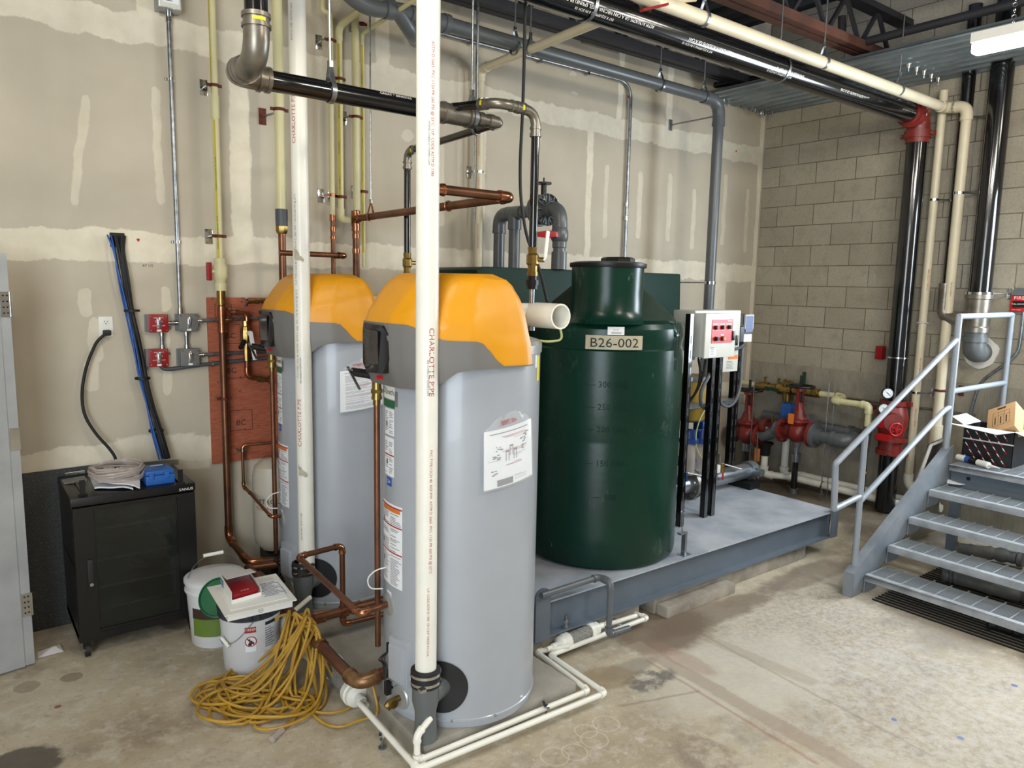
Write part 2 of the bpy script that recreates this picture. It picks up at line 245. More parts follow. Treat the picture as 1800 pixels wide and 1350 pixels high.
# ------------------------------------------------------------------ mesh helpers
class MB:
    def __init__(s): s.v = []; s.f = []
    def add(s, vs, fs):
        o = len(s.v); s.v += [V(q) for q in vs]; s.f += [tuple(i+o for i in q) for q in fs]; return s
    def box(s, a, b, c=None, R=None):
        """box from corner a to corner b; optional rotation matrix R about its centre"""
        a, b = V(a), V(b); ctr = (a+b)/2; h = (b-a)/2
        vs = [V((sx*h.x, sy*h.y, sz*h.z)) for sx in (-1, 1) for sy in (-1, 1) for sz in (-1, 1)]
        if R: vs = [R@q for q in vs]
        return s.add([ctr+q for q in vs], [(0, 1, 3, 2), (4, 6, 7, 5), (0, 4, 5, 1), (2, 3, 7, 6), (0, 2, 6, 4), (1, 5, 7, 3)])
    def bar(s, p, q, wx, wz, up=(0, 0, 1)):
        """rectangular bar along p-q, width wx sideways and wz along up"""
        p, q = V(p), V(q); d = (q-p).normalized(); up = V(up); sd = d.cross(up).normalized(); u2 = sd.cross(d)
        vs = [e+sd*(i*wx/2)+u2*(j*wz/2) for e in (p, q) for i, j in ((-1, -1), (1, -1), (1, 1), (-1, 1))]
        return s.add(vs, [(3, 2, 1, 0), (4, 5, 6, 7), (0, 1, 5, 4), (1, 2, 6, 5), (2, 3, 7, 6), (3, 0, 4, 7)])
    def sweep(s, pts, r, n=16, closed=False, cap=True):
        pts = [V(q) for q in pts]; L = len(pts)
        rr = r if isinstance(r, (list, tuple)) else [r]*L
        T = []
        for i in range(L):
            a = pts[i-1] if (i or closed) else pts[i]; c = pts[(i+1) % L] if (i < L-1 or closed) else pts[i]
            t = (c-a); T.append(t.normalized() if t.length > 1e-9 else V((0, 0, 1)))
        up = V((0, 0, 1)) if abs(T[0].z) < .9 else V((1, 0, 0))
        nrm = (up-T[0]*up.dot(T[0])).normalized(); vs = []
        for i in range(L):
            nrm = nrm-T[i]*nrm.dot(T[i]); nrm.normalize(); bn = T[i].cross(nrm)
            for k in range(n):
                a = 2*PI*k/n; vs.append(pts[i]+(nrm*math.cos(a)+bn*math.sin(a))*rr[i])
        fs = []
        for i in range(L if closed else L-1):
            j = (i+1) % L
            for k in range(n): fs.append((i*n+k, i*n+(k+1) % n, j*n+(k+1) % n, j*n+k))
        if cap and not closed: fs += [tuple(range(n-1, -1, -1)), tuple((L-1)*n+k for k in range(n))]
        return s.add(vs, fs)
    def cyl(s, p, q, r, r2=None, n=24): return s.sweep([p, q], [r, r if r2 is None else r2], n)
    def tubewall(s, p, q, ro, ri, n=32):
        p, q = V(p), V(q); d = (q-p).normalized(); up = V((0, 0, 1)) if abs(d.z) < .9 else V((1, 0, 0)); a_ = (up-d*up.dot(d)).normalized(); b_ = d.cross(a_)
        vs = []
        for e, r in ((p, ro), (q, ro), (q, ri), (p, ri)):
            vs += [e+(a_*math.cos(2*PI*k/n)+b_*math.sin(2*PI*k/n))*r for k in range(n)]
        fs = [(i*n+k, i*n+(k+1) % n, ((i+1) % 4)*n+(k+1) % n, ((i+1) % 4)*n+k) for i in range(4) for k in range(n)]
        return s.add(vs, fs)
    def lathe(s, prof, c=(0, 0, 0), axis=(0, 0, 1), n=48):
        c, d = V(c), V(axis).normalized(); up = V((0, 0, 1)) if abs(d.z) < .9 else V((1, 0, 0)); a_ = (up-d*up.dot(d)).normalized(); b_ = d.cross(a_)
        vs = []; fs = []
        for r, z in prof: vs += [c+d*z+(a_*math.cos(2*PI*k/n)+b_*math.sin(2*PI*k/n))*max(r, 1e-5) for k in range(n)]
        for i in range(len(prof)-1): fs += [(i*n+k, i*n+(k+1) % n, (i+1)*n+(k+1) % n, (i+1)*n+k) for k in range(n)]
        return s.add(vs, fs)
    def torus(s, c, axis, R, r, n=36, m=10):
        d = V(axis).normalized(); up = V((0, 0, 1)) if abs(d.z) < .9 else V((1, 0, 0)); a_ = (up-d*up.dot(d)).normalized(); b_ = d.cross(a_)
        return s.sweep([V(c)+(a_*math.cos(2*PI*k/n)+b_*math.sin(2*PI*k/n))*R for k in range(n)], r, m, closed=True)
    def prism(s, poly, h):
        """poly: list of 3-D points (planar); extruded by vector h"""
        n = len(poly); h = V(h); vs = [V(q) for q in poly]; vs += [q+h for q in vs]
        return s.add(vs, [tuple(range(n-1, -1, -1)), tuple(range(n, 2*n))]+[(i, (i+1) % n, (i+1) % n+n, i+n) for i in range(n)])
    def sphere(s, c, r, n=16, sq=1):
        return s.lathe([(r*math.sin(PI*i/(n//2)), -r*sq*math.cos(PI*i/(n//2))) for i in range(n//2+1)], c, n=n)
    def build(s, name, m, parent=None, ang=35, bevel=0, seg=2):
        o0 = V(parent['_o']) if parent is not None else V((0, 0, 0))
        me = bpy.data.meshes.new(name); me.from_pydata([tuple(q-o0) for q in s.v], [], s.f); me.validate()
        bm = bmesh.new(); bm.from_mesh(me); bmesh.ops.remove_doubles(bm, verts=bm.verts, dist=1e-5); bmesh.ops.recalc_face_normals(bm, faces=bm.faces)
        if bevel: 
            ed = [e for e in bm.edges if len(e.link_faces) == 2 and e.calc_face_angle(0) > .6]
            bmesh.ops.bevel(bm, geom=ed, offset=bevel, segments=seg, affect='EDGES', profile=.6, clamp_overlap=True)
        bm.to_mesh(me); bm.free()
        for p in me.polygons: p.use_smooth = True
        me.set_sharp_from_angle(angle=math.radians(ang))
        me.materials.append(M[m]); o = bpy.data.objects.new(name, me); COL.objects.link(o)
        if parent is not None:
            o.parent = parent; o['_o'] = list(parent['_o'])
        else: o['_o'] = [0, 0, 0]
        return o
def tag(o, label=None, cat=None, group=None, kind=None):
    if label: o['label'] = label
    if cat: o['category'] = cat
    if group: o['group'] = group
    if kind: o['kind'] = kind
    return o
def thing(name, loc, label, cat, group=None):
    o = bpy.data.objects.new(name, None); COL.objects.link(o); o.empty_display_size = .05; o.location = V(loc); o['_o'] = list(V(loc)); return tag(o, label, cat, group)
def recenter(o, loc=None):                  # give a single-mesh thing an origin at its base
    me = o.data; xs = [q.co for q in me.vertices]
    c = V(loc) if loc else V((sum(q.x for q in xs)/len(xs), sum(q.y for q in xs)/len(xs), min(q.z for q in xs)))
    me.transform(Matrix.Translation(-c)); o.location = c; o['_o'] = list(c); return o
def solo(mb, name, m, label, cat, group=None, **k): return tag(recenter(mb.build(name, m, None, **k)), label, cat, group)
def struct(mb, name, m, **k): return tag(mb.build(name, m, None, **k), kind='structure')
def dup(root, loc, label=None, group=None):
    r = root.copy(); COL.objects.link(r); r.location = V(loc)
    if label: r['label'] = label
    if group: r['group'] = group
    r['_o'] = list(V(loc))
    for ch in list(root.children):
        c = ch.copy(); COL.objects.link(c); c.parent = r
        for g in ch.children:
            d = g.copy(); COL.objects.link(d); d.parent = c
    return r
def arcs(pts, rad, n=7):
    """polyline with its corners rounded; returns points and the corner arcs"""
    pts = [V(q) for q in pts]; out = [pts[0]]; cor = []
    for i in range(1, len(pts)-1):
        a, b, c = pts[i-1], pts[i], pts[i+1]; d1 = (a-b).normalized(); d2 = (c-b).normalized()
        rr = min(rad[i-1] if isinstance(rad, (list, tuple)) else rad, (a-b).length*.48, (c-b).length*.48)
        p, q = b+d1*rr, b+d2*rr
        arc = [p.lerp(b, t).lerp(b.lerp(q, t), t) for t in [k/n for k in range(n+1)]]
        out += arc; cor.append((arc, d1, d2))
    out.append(pts[-1]); return out, cor
def pipe(name, label, cat, pts, r, m='copper', fm='copperjoint', rad=None, fit=True, group=None, t=None, fk=1.18, couplings=(), clen=None, en='elbow'):
    """a run of pipe: one thing, tube and each elbow or coupling a part"""
    t = t or thing(name, pts[0], label, cat, group)
    rad = rad or r*2.2; P, cor = arcs(pts, rad); MB().sweep(P, r, 20).build('pipe', m, t)
    cl = clen or r*.9
    if fit:
        for arc, d1, d2 in cor:
            e = MB().sweep([arc[0]+d1*cl]+arc+[arc[-1]+d2*cl], r*fk, 20)
            for a, d in ((arc[0], d1), (arc[-1], d2)): e.cyl(a+d*cl*.1, a+d*cl, r*fk*1.1, n=20)
            e.build(en, fm, t)
    for i, k, L in couplings:                # (segment, fraction, length)
        a, b = V(pts[i]), V(pts[i+1]); d = (b-a).normalized(); c = a.lerp(b, k)
        MB().cyl(c-d*L/2, c+d*L/2, r*fk*1.06, n=20).build('coupling', fm, t)
    return t
# lettering: flat mesh glyphs laid on a surface
_glyph = {}
def glyphs(body):
    if body not in _glyph:
        cu = bpy.data.curves.new('g', 'FONT'); cu.body = body; cu.resolution_u = 2; cu.align_x = 'CENTER'; cu.align_y = 'CENTER'
        ob = bpy.data.objects.new('g', cu); COL.objects.link(ob); bpy.context.view_layer.update()
        me = bpy.data.meshes.new_from_object(ob.evaluated_get(bpy.context.evaluated_depsgraph_get()))
        _glyph[body] = ([v.co.copy() for v in me.vertices], [tuple(p.vertices) for p in me.polygons])
        bpy.data.objects.remove(ob); bpy.data.meshes.remove(me)
    return _glyph[body]
def letter(mb, body, size, o, xd, yd, off=.0006, sx=1, curve=None):
    """curve=(centre xy, radius): wrap round a vertical cylinder; o then is (angle, z)"""
    vs, fs = glyphs(body)
    if curve:
        (cx, cy), R = curve; a0, z0 = o; c2, s2 = xd  # xd = (cos, sin) of reading direction in the unrolled surface
        q = [((p.x*size*sx)*c2-(p.y*size)*s2, (p.x*size*sx)*s2+(p.y*size)*c2) for p in vs]
        out = [V((cx+(R+off)*math.cos(a0+h/R), cy+(R+off)*math.sin(a0+h/R), z0+z)) for h, z in q]
    else:
        o, xd, yd = V(o), V(xd).normalized(), V(yd).normalized(); n = xd.cross(yd)
        out = [o+xd*p.x*size*sx+yd*p.y*size+n*off for p in vs]
    mb.add(out, fs); return mb
def quad(mb, o, xd, yd, x0, x1, y0, y1, off=.0004, th=.0):
    o, xd, yd = V(o), V(xd).normalized(), V(yd).normalized(); n = xd.cross(yd)
    mb.add([o+xd*x+yd*y+n*off for x, y in ((x0, y0), (x1, y0), (x1, y1), (x0, y1))], [(0, 1, 2, 3)]); return mb
def cquad(mb, c, R, a0, a1, z0, z1, off=.001, n=8):
    """patch on a vertical cylinder (degrees)"""
    vs = []
    for i in range(n+1):
        a = math.radians(a0+(a1-a0)*i/n)
        for z in (z0, z1): vs.append((c[0]+(R+off)*math.cos(a), c[1]+(R+off)*math.sin(a), z))
    mb.add(vs, [(2*i, 2*i+2, 2*i+3, 2*i+1) for i in range(n)]); return mb

# ================================================================== the setting
struct(MB().box((-9.8, -9.2, -.12), (.3, .2, 0)), 'floor', 'floor')
struct(MB().box((-9.8, 0, 0), (0, .15, 5.1)), 'wall_back', 'drywall')
struct(MB().box((0, -9.2, 0), (.2, .15, 5.1)), 'wall_right', 'cmu')
struct(MB().box((-9.8, -9.2, 0), (-9.65, 0, 5.1)), 'wall_left', 'plainwall')
struct(MB().box((-9.8, -9.35, 0), (.2, -9.2, 5.1)), 'wall_front', 'plainwall')
def corr(x0, x1, y0, y1, z, pitch, depth, th=.003):
    mb = MB(); prof = []; x = x0
    while x < x1:
        prof += [(x, z), (x+pitch*.35, z), (x+pitch*.5, z+depth), (x+pitch*.85, z+depth)]; x += pitch
    n = len(prof)
    vs = [(px, y, pz+t) for t in (0, th) for y in (y0, y1) for px, pz in prof]
    fs = [(i, i+1, i+1+n, i+n) for i in range(n-1)]+[(2*n+i, 3*n+i, 3*n+i+1, 2*n+i+1) for i in range(n-1)]
    return mb.add(vs, fs)
struct(corr(-9.8, -1.1, -9.2, .1, 4.34, .3, .07), 'ceiling', 'roofdark', ang=20)
struct(corr(-1.12, 0, -9.2, 0, 3.80, .135, .045), 'ceiling_low', 'deckmetal', ang=20)
struct(MB().box((-.012, -.012, 0), (0, 0, 3.8)), 'trim_1', 'plainwall')
# concrete pads
solo(MB().box((-5.49, -2.35, 0), (-4.64, -.12, .085)), 'equipment_pad', 'pad', 'low concrete pad under the two grey water heaters', 'concrete pad', bevel=.008)
solo(MB().box((-3.62, -1.93, 0), (-1.95, -.4, .12)), 'support_block', 'block', 'long rough concrete curb under the middle of the steel skid', 'concrete block', bevel=.01)
solo(MB().box((-3.60, -2.02, 0), (-2.93, -1.932, .07)), 'support_block', 'block', 'lower concrete ledge poured against the front of the long curb', 'concrete block', bevel=.008)
solo(MB().box((-4.62, -1.93, 0), (-3.75, -1.80, .10)), 'support_block', 'block', 'low concrete curb under the left end of the skid beside the front heater', 'concrete block', bevel=.008)
# roof steel
def joist(y, z, m, label):
    t = thing('steel_joist', (-5, y, z), label, 'joist')
    MB().bar((-8.5, y-.045, z), (-.15, y-.045, z), .06, .07).bar((-8.5, y+.045, z), (-.15, y+.045, z), .06, .07).build('bottom_chord', m, t)
    MB().box((-8.5, y-.06, z+.32), (-.15, y+.06, z+.37)).build('top_chord', 'darkjoist', t)
    mb = MB(); x = -8.4; k = 0
    while x < -.7:
        mb.bar((x, y, z+.02), (x+.25, y, z+.34), .028, .028).bar((x+.25, y, z+.34), (x+.5, y, z+.02), .028, .028); x += .5
    mb.build('web', 'darkjoist', t)
joist(-1.46, 3.95, 'joist', 'rust brown open-web roof joist above the white and black overhead pipes')
joist(-3.1, 3.95, 'darkjoist', 'dark open-web roof joist above the tube light')
joist(-.25, 3.96, 'darkjoist', 'dark open-web roof joist close along the plasterboard wall')
# ================================================================== water heaters
def hood_plan(lv):
    xf, xr, hw = lv
    ctl = [(xf, 0), (xf, .105), (xf*.93, .175), (xf*.70, hw*.84), (xf*.42, hw*.985), (-.02, hw), (xr*.7, hw*.985), (xr*.97, hw*.955), (xr, hw*.90), (xr, 0)]
    return ctl
LV = [(1.52, -.365, .115, .350), (1.60, -.40, .118, .364), (1.66, -.415, .118, .368), (1.76, -.418, .108, .362), (1.82, -.415, .098, .354), (1.86, -.402, .092, .346), (1.93, -.352, .074, .332), (1.98, -.308, .050, .314), (2.005, -.275, .028, .297), (2.020, -.24, .0, .277), (2.026, -.22, -.02, .25)]
def lv_at(z):
    for i in range(len(LV)-1):
        if z <= LV[i+1][0]:
            k = max(0, (z-LV[i][0])/(LV[i+1][0]-LV[i][0])); return [LV[i][j]+(LV[i+1][j]-LV[i][j])*k for j in (1, 2, 3)]
    return LV[-1][1:]
def interp(tab, x):
    if x <= tab[0][0]: return tab[0][1]
    for i in range(len(tab)-1):
        if x <= tab[i+1][0]: k = (x-tab[i][0])/(tab[i+1][0]-tab[i][0]); return tab[i][1]+(tab[i+1][1]-tab[i][1])*k
    return tab[-1][1]
SPLIT = [(-.46, 1.822), (-.38, 1.818), (-.33, 1.785), (-.29, 1.762), (-.16, 1.757), (-.135, 1.745), (-.06, 1.656), (.3, 1.652)]
LOW = [(-.46, 1.555), (-.38, 1.558), (-.33, 1.572), (-.25, 1.635), (-.18, 1.648), (.3, 1.652)]
def hood_rows(c, zf0, zf1, rows, off=0, sub=5):
    """zf0/zf1: z limits as function of the x offset of each plan station"""
    ctl0 = hood_plan(lv_at(1.7)); npt = (len(ctl0)-1)*sub+1; vs = []
    def station(i, z):
        ctl = hood_plan(lv_at(z)); k = i/sub; a = min(int(k), len(ctl)-2); f = k-a
        return ctl[a][0]*(1-f)+ctl[a+1][0]*f, ctl[a][1]*(1-f)+ctl[a+1][1]*f
    order = [(i, 1) for i in range(npt-1, -1, -1)]+[(i, -1) for i in range(1, npt)]
    for j in range(rows+1):
        for i, sgn in order:
            xo = station(i, 1.7)[0]; a, b = zf0(xo), zf1(xo); z = a+(b-a)*j/rows
            x, y = station(i, z); L = math.hypot(x, y) or 1
            zc = 1.915+.22*(x+.05); y += .008*min(1, max(0, (zc-z)/.022))*min(1, y/.15); zl = 1.775; y += .005*min(1, max(0, (zl-z)/.02))*min(1, y/.15)*(x > -.08)
            vs.append((c[0]+x*(1+off/L), c[1]+sgn*y*(1+off/L), z))
    n = len(order); fs = [(j*n+i, j*n+i+1, (j+1)*n+i+1, (j+1)*n+i) for j in range(rows) for i in range(n-1)]
    fs += [(j*n+n-1, j*n, (j+1)*n, (j+1)*n+n-1) for j in range(rows)]
    return vs, fs, n
def heater(c, label, flip=1):
    cx, cy = c; R = .3525; t = thing('water_heater', (cx, cy, .085), label, 'water heater')
    MB().lathe([(R-.02, .085), (R-.004, .086), (R, .10), (R, .112), (R+.004, .116), (R+.004, .124), (R, .128), (R, 1.69)], (cx, cy, 0), n=96).build('body', 'heater', t)
    MB().lathe([(R, 1.69), (R+.006, 1.692), (R+.006, 1.728), (R-.005, 1.742), (R-.04, 1.752), (0, 1.758)], (cx, cy, 0), n=96).build('top_rim', 'heaterrim', t)
    vs, fs, n = hood_rows(c, lambda x: interp(SPLIT, x)+.0, lambda x: 2.026, 16)
    # crease bands moulded into the cover
    fs.append(tuple(range(len(vs)-n, len(vs))))
    y = MB().add(vs, fs).build('hood_cover', 'yellow', t, ang=28)
    vs, fs, n = hood_rows(c, lambda x: interp(LOW, x), lambda x: interp(SPLIT, x)+.001, 8, .006)
    MB().add(vs, fs).build('hood_skirt', 'skirt', t, ang=28)
    # display on the nose: a hexagonal bezel, its screen a sub-part
    dx = cx-.424
    hexa = [(-.09, 1.815), (.075, 1.81), (.125, 1.77), (.135, 1.71), (.09, 1.615), (-.06, 1.605), (-.115, 1.64), (-.12, 1.77)]
    def nose(yy): return -max(0, abs(yy)-.10)*-.62
    bz = MB(); P = [(dx+nose(a)-.012, cy+.01-a, b) for a, b in hexa]; bz.prism(P, (.05, 0, 0))
    d = bz.build('display_bezel', 'display', t, bevel=.006)
    MB().prism([(dx-.014, cy+.01-a, b) for a, b in ((-.075, 1.79), (.045, 1.785), (.05, 1.65), (-.065, 1.64))], (.003, 0, 0)).build('screen', 'screen', d)
    mb = MB(); letter(mb, 'A', .001, (dx, cy, 1.6), (0, -1, 0), (0, 0, 1))
    MB().box((dx-.006, cy-.02, 1.585), (dx+.02, cy+.0, 1.597)).build('status_label', 'redbright', t)
    # badge and rating plates
    b = cquad(MB(), c, R, 165, 184, 1.492, 1.556).build('badge', 'white', t)
    cquad(MB(), c, R, 165, 184, 1.455, 1.488, .0014).build('band', 'labelgreen', b)
    mb = MB(); letter(mb, 'Smith.', .036, (math.radians(177.4), 1.522), (1, 0), 0, off=.002, curve=(c, R)); mb.build('lettering', 'ink', b)
    mb = MB(); vsr = []; 
    letter(mb, 'O', .040, (math.radians(167.3), 1.524), (1, 0), 0, off=.002, curve=(c, R)); mb.build('emblem', 'labelgreen', b)
    e = MB(); cquad(e, c, R, 184, 187.5, 1.465, 1.53, .0008); e.build('tab', 'skirt', b)
    def plate(name, a0, a1, z0, z1, seed, reds=(), big=False):
        o = cquad(MB(), c, R, a0, a1, z0, z1).build(name, 'paper', t); rnd = random.Random(seed); ink = MB(); rk = MB(); 
        z = z1-.015
        for rz, h in reds: cquad(MB(), c, R, a0+.2, a1-.2, rz, rz+h, .0018).build('red_band', 'redink', o)
        mid = (a0+a1)/2
        while z > z0+.008:
            for l, r in ((a0+1, mid-.6), (mid+.6, a1-1)):
                if rnd.random() < .84 and not any(rz-.006 < z < rz+h+.004 for rz, h in reds):
                    cquad(ink, c, R, l, l+(r-l)*rnd.uniform(.5, 1), z, z+.0028, .0016, 2)
            z -= .0075
        for k in range(3 if big else 1):
            aa = a0+rnd.uniform(1, 4); zz = rnd.uniform(z0+.03, z1-.06); cquad(ink, c, R, aa, aa+2.6, zz, zz+.022, .0022, 2)
        ink.build('print', 'greyink', o)
    plate('rating_label', 168, 183.3, 1.335, 1.45, 1)
    plate('caution_label', 167.5, 183, 1.155, 1.325, 2, ((1.245, .006),))
    bl = cquad(MB(), c, R, 171.5, 179.5, 1.11, 1.148).build('efficiency_label', 'labelblue', t)
    mb = MB(); letter(mb, 'CSA', .022, (math.radians(174.6), 1.129), (1, 0), 0, off=.002, curve=(c, R)); mb.build('lettering', 'white', bl)
    plate('warning_label', 161.5, 192.5, .665, 1.035, 3, ((1.018, .007), (.935, .006), (.815, .006)), True)
    cquad(MB(), c, R, 164, 190, 1.0, 1.017, .0016).build('warning_stripe', 'orange', t)
    cquad(MB(), c, R, 171, 179, .60, .632).build('inlet_label', 'paper', t)
    # element access cover low on the front
    def cp(a, z, r=R): a = math.radians(a); return V((cx+r*math.cos(a), cy+r*math.sin(a), z))
    n_ = V((math.cos(math.radians(191)), math.sin(math.radians(191)), 0)); s_ = V((-n_.y, n_.x, 0))
    def slab(mb, w, z0, z1, r0, r1, inset=.012):
        o = V((cx, cy, 0)); A = [o+n_*r0+s_*x+V((0, 0, z)) for x, z in ((-w, z0), (w, z0), (w, z1), (-w, z1))]
        B = [o+n_*r1+s_*x+V((0, 0, z)) for x, z in ((-w+inset, z0+inset), (w-inset, z0+inset), (w-inset, z1-inset), (-w+inset, z1-inset))]
        return mb.add(A+B, [(4, 5, 6, 7), (0, 1, 5, 4), (1, 2, 6, 5), (2, 3, 7, 6), (3, 0, 4, 7), (3, 2, 1, 0)])
    g = slab(MB(), .073, .235, .455, R-.03, R+.018); slab(g, .058, .25, .425, R+.01, R+.034)
    g.build('access_cover', 'heater', t, bevel=.002)
    # black vent flange and grey condensate boot with the rubber coupling
    a = math.radians(224); d = V((math.cos(a), math.sin(a), 0)); s = V((-d.y, d.x, 0)); mb = MB(); vs = [cp(224, .275, R+.006)]
    for k in range(40):
        th = 2*PI*k/40; hh = .118*math.cos(th); vs.append(cp(math.degrees(a+hh/R), .275+.118*math.sin(th), R+.006))
    mb.add(vs, [(0, 1+k, 1+(k+1) % 40) for k in range(40)]); mb.build('flange_cover', 'blackmatte', t)
    bx, by = cx-.345, cy-.275; MB().cyl(cp(224, .275, R-.03), V((bx, by, .275)), .05, n=24).build('vent_nozzle', 'greyvalve', t)
    MB().lathe([(0, .088), (.05, .088), (.052, .10), (.048, .13), (.044, .19), (.046, .22), (.056, .26), (.057, .33), (.05, .34)], (bx, by, 0), n=40).build('condensate_boot', 'greyvalve', t)
    MB().lathe([(.05, .33), (.062, .332), (.062, .40), (.047, .405)], (bx, by, 0), n=40).build('rubber_coupling', 'blackmatte', t)
    g = MB()
    for z in (.35, .385): g.lathe([(.062, z-.006), (.065, z-.006), (.065, z+.006), (.062, z+.006)], (bx, by, 0), n=40)
    g.box((bx-.066, by-.075, .343), (bx-.04, by-.05, .357)); g.build('hose_clamp', 'chrome', t)
    # relief valve and drain valve
    q = cp(157, 1.56, R); tx, ty = cx-.355, cy+.135
    g = MB().cyl(q-V((.03, 0, 0)), V((tx, ty, 1.57)), .022, n=16); g.cyl((tx, ty, 1.60), (tx, ty, 1.49), .021, n=16); g.cyl((tx, ty, 1.52), (tx, ty, 1.505), .028, n=6); g.cyl((tx, ty, 1.49), (tx, ty, 1.475), .023, n=16)
    rv = g.build('relief_valve', 'brass', t)
    MB().cyl((tx-.02, ty+.01, 1.585), (tx-.105, ty+.03, 1.60), .021, .018, n=20).build('valve_bonnet', 'display', rv)
    g = MB().bar((tx-.105, ty+.03, 1.605), (tx-.122, ty+.035, 1.612), .02, .012); g.bar((tx-.12, ty+.035, 1.622), (tx-.10, ty-.04, 1.53), .014, .003).bar((tx-.122, ty+.035, 1.60), (tx-.122, ty+.035, 1.635), .02, .004); g.build('lever', 'chrome', rv)
    g = MB().cyl(cp(190, .17, R-.02), cp(190, .17, R+.05), .014, n=14); g.cyl(cp(190, .17, R+.045), cp(190, .15, R+.075), .018, n=8); g.cyl(cp(190, .17, R+.05), cp(194, .17, R+.055), .02, n=8); g.build('drain_valve', 'brass', t)
    MB().lathe([(0, .006), (.05, .006), (.056, .0), (.056, -.03)], cp(190, .17), cp(190, 0)-V((cx, cy, 0)), n=32).build('escutcheon', 'heaterrim', t)
    for az_, zz in ((173.6, .568),):
        MB().lathe([(0, .008), (.04, .007), (.052, .002), (.052, -.03)], cp(az_, zz), cp(az_, 0)-V((cx, cy, 0)), n=32).build('escutcheon', 'heaterrim', t)
    # igniter wires
    q = cp(172, .63, R+.004); g = MB(); pts = [q+V((-.01, .02, 0)), q+V((-.06, .05, .0)), q+V((-.07, .055, .05)), q+V((-.04, .03, .09)), q+V((0, .01, .10))]
    g.sweep(arcs(pts, .03)[0], .003, 6); g.build('sensor_wire', 'white', t)
    q = cp(181, .40, R+.01); g = MB()
    for k in range(4):
        pts = [q+V((0, 0, -.02)), q+V((-.03-.01*k, .015, -.06)), q+V((-.01, .02+.012*k, -.11)), q+V((-.035, -.01, -.17)), q+V((-.01+.01*k, .0, -.215))]
        g.sweep(arcs(pts, .03)[0], .0025, 6)
    g.box(q+V((-.02, -.008, -.03)), q+V((0, .008, .01))); g.box(q+V((-.03, -.012, -.23)), q+V((-.005, .012, -.17))); g.build('wiring_harness', 'blackmatte', t)
    # rear: short vent stub, gas nipple, condensate tube
    vz = 1.845; x0, x1 = cx+.06, cx+.56; vy = cy-.115
    g = MB().tubewall((x0, vy, vz), (x1-.19, vy, vz), .0505, .045, 40); g = MB(); ex, ez = cx+.395, vz-.0; g.sweep(arcs([(cx+.1, cy+.02, ez), (ex, cy+.02, ez), (ex, cy-.06, ez)], .06)[0], .054, 36); g.tubewall((ex, cy-.04, ez), (ex, cy-.215, ez), .0585, .051, 44); g.build('air_intake_stub', 'pvc', t)
    g = MB().sweep(arcs([(cx+.2, cy-.06, vz-.08), (cx+.36, cy-.16, vz-.12), (cx+.44, cy-.18, vz-.11), (cx+.44, cy-.16, vz-.055)], .05)[0], .0055, 8); g.build('condensate_tube', 'greenvinyl', t)
    s1 = cquad(MB(), c, R, 300, 303.6, 1.63, 1.685).build('rating_tag', 'paper', t)
    cquad(MB(), c, R, 304.2, 310, 1.57, 1.68).build('warning_tag', 'yellowlabel', t)
    g = MB()
    for q_, zz in ((240, 1.72), (300, 1.72)): pass
    for a_, zz in ((232, .123), (263, .123), (214, 1.775-.03)): g.cyl(cp(a_, zz, R+.004), cp(a_, zz, R+.012), .006, n=8)
    g.build('screw', 'chrome', t)
    return t
H1, H2 = (-5.114, -2.036), (-5.08, -.62)
heater(H1, 'nearest grey water heater with a yellow hood, standing at the front of the pad')
heater(H2, 'second grey water heater with a yellow hood, behind the nearest one')
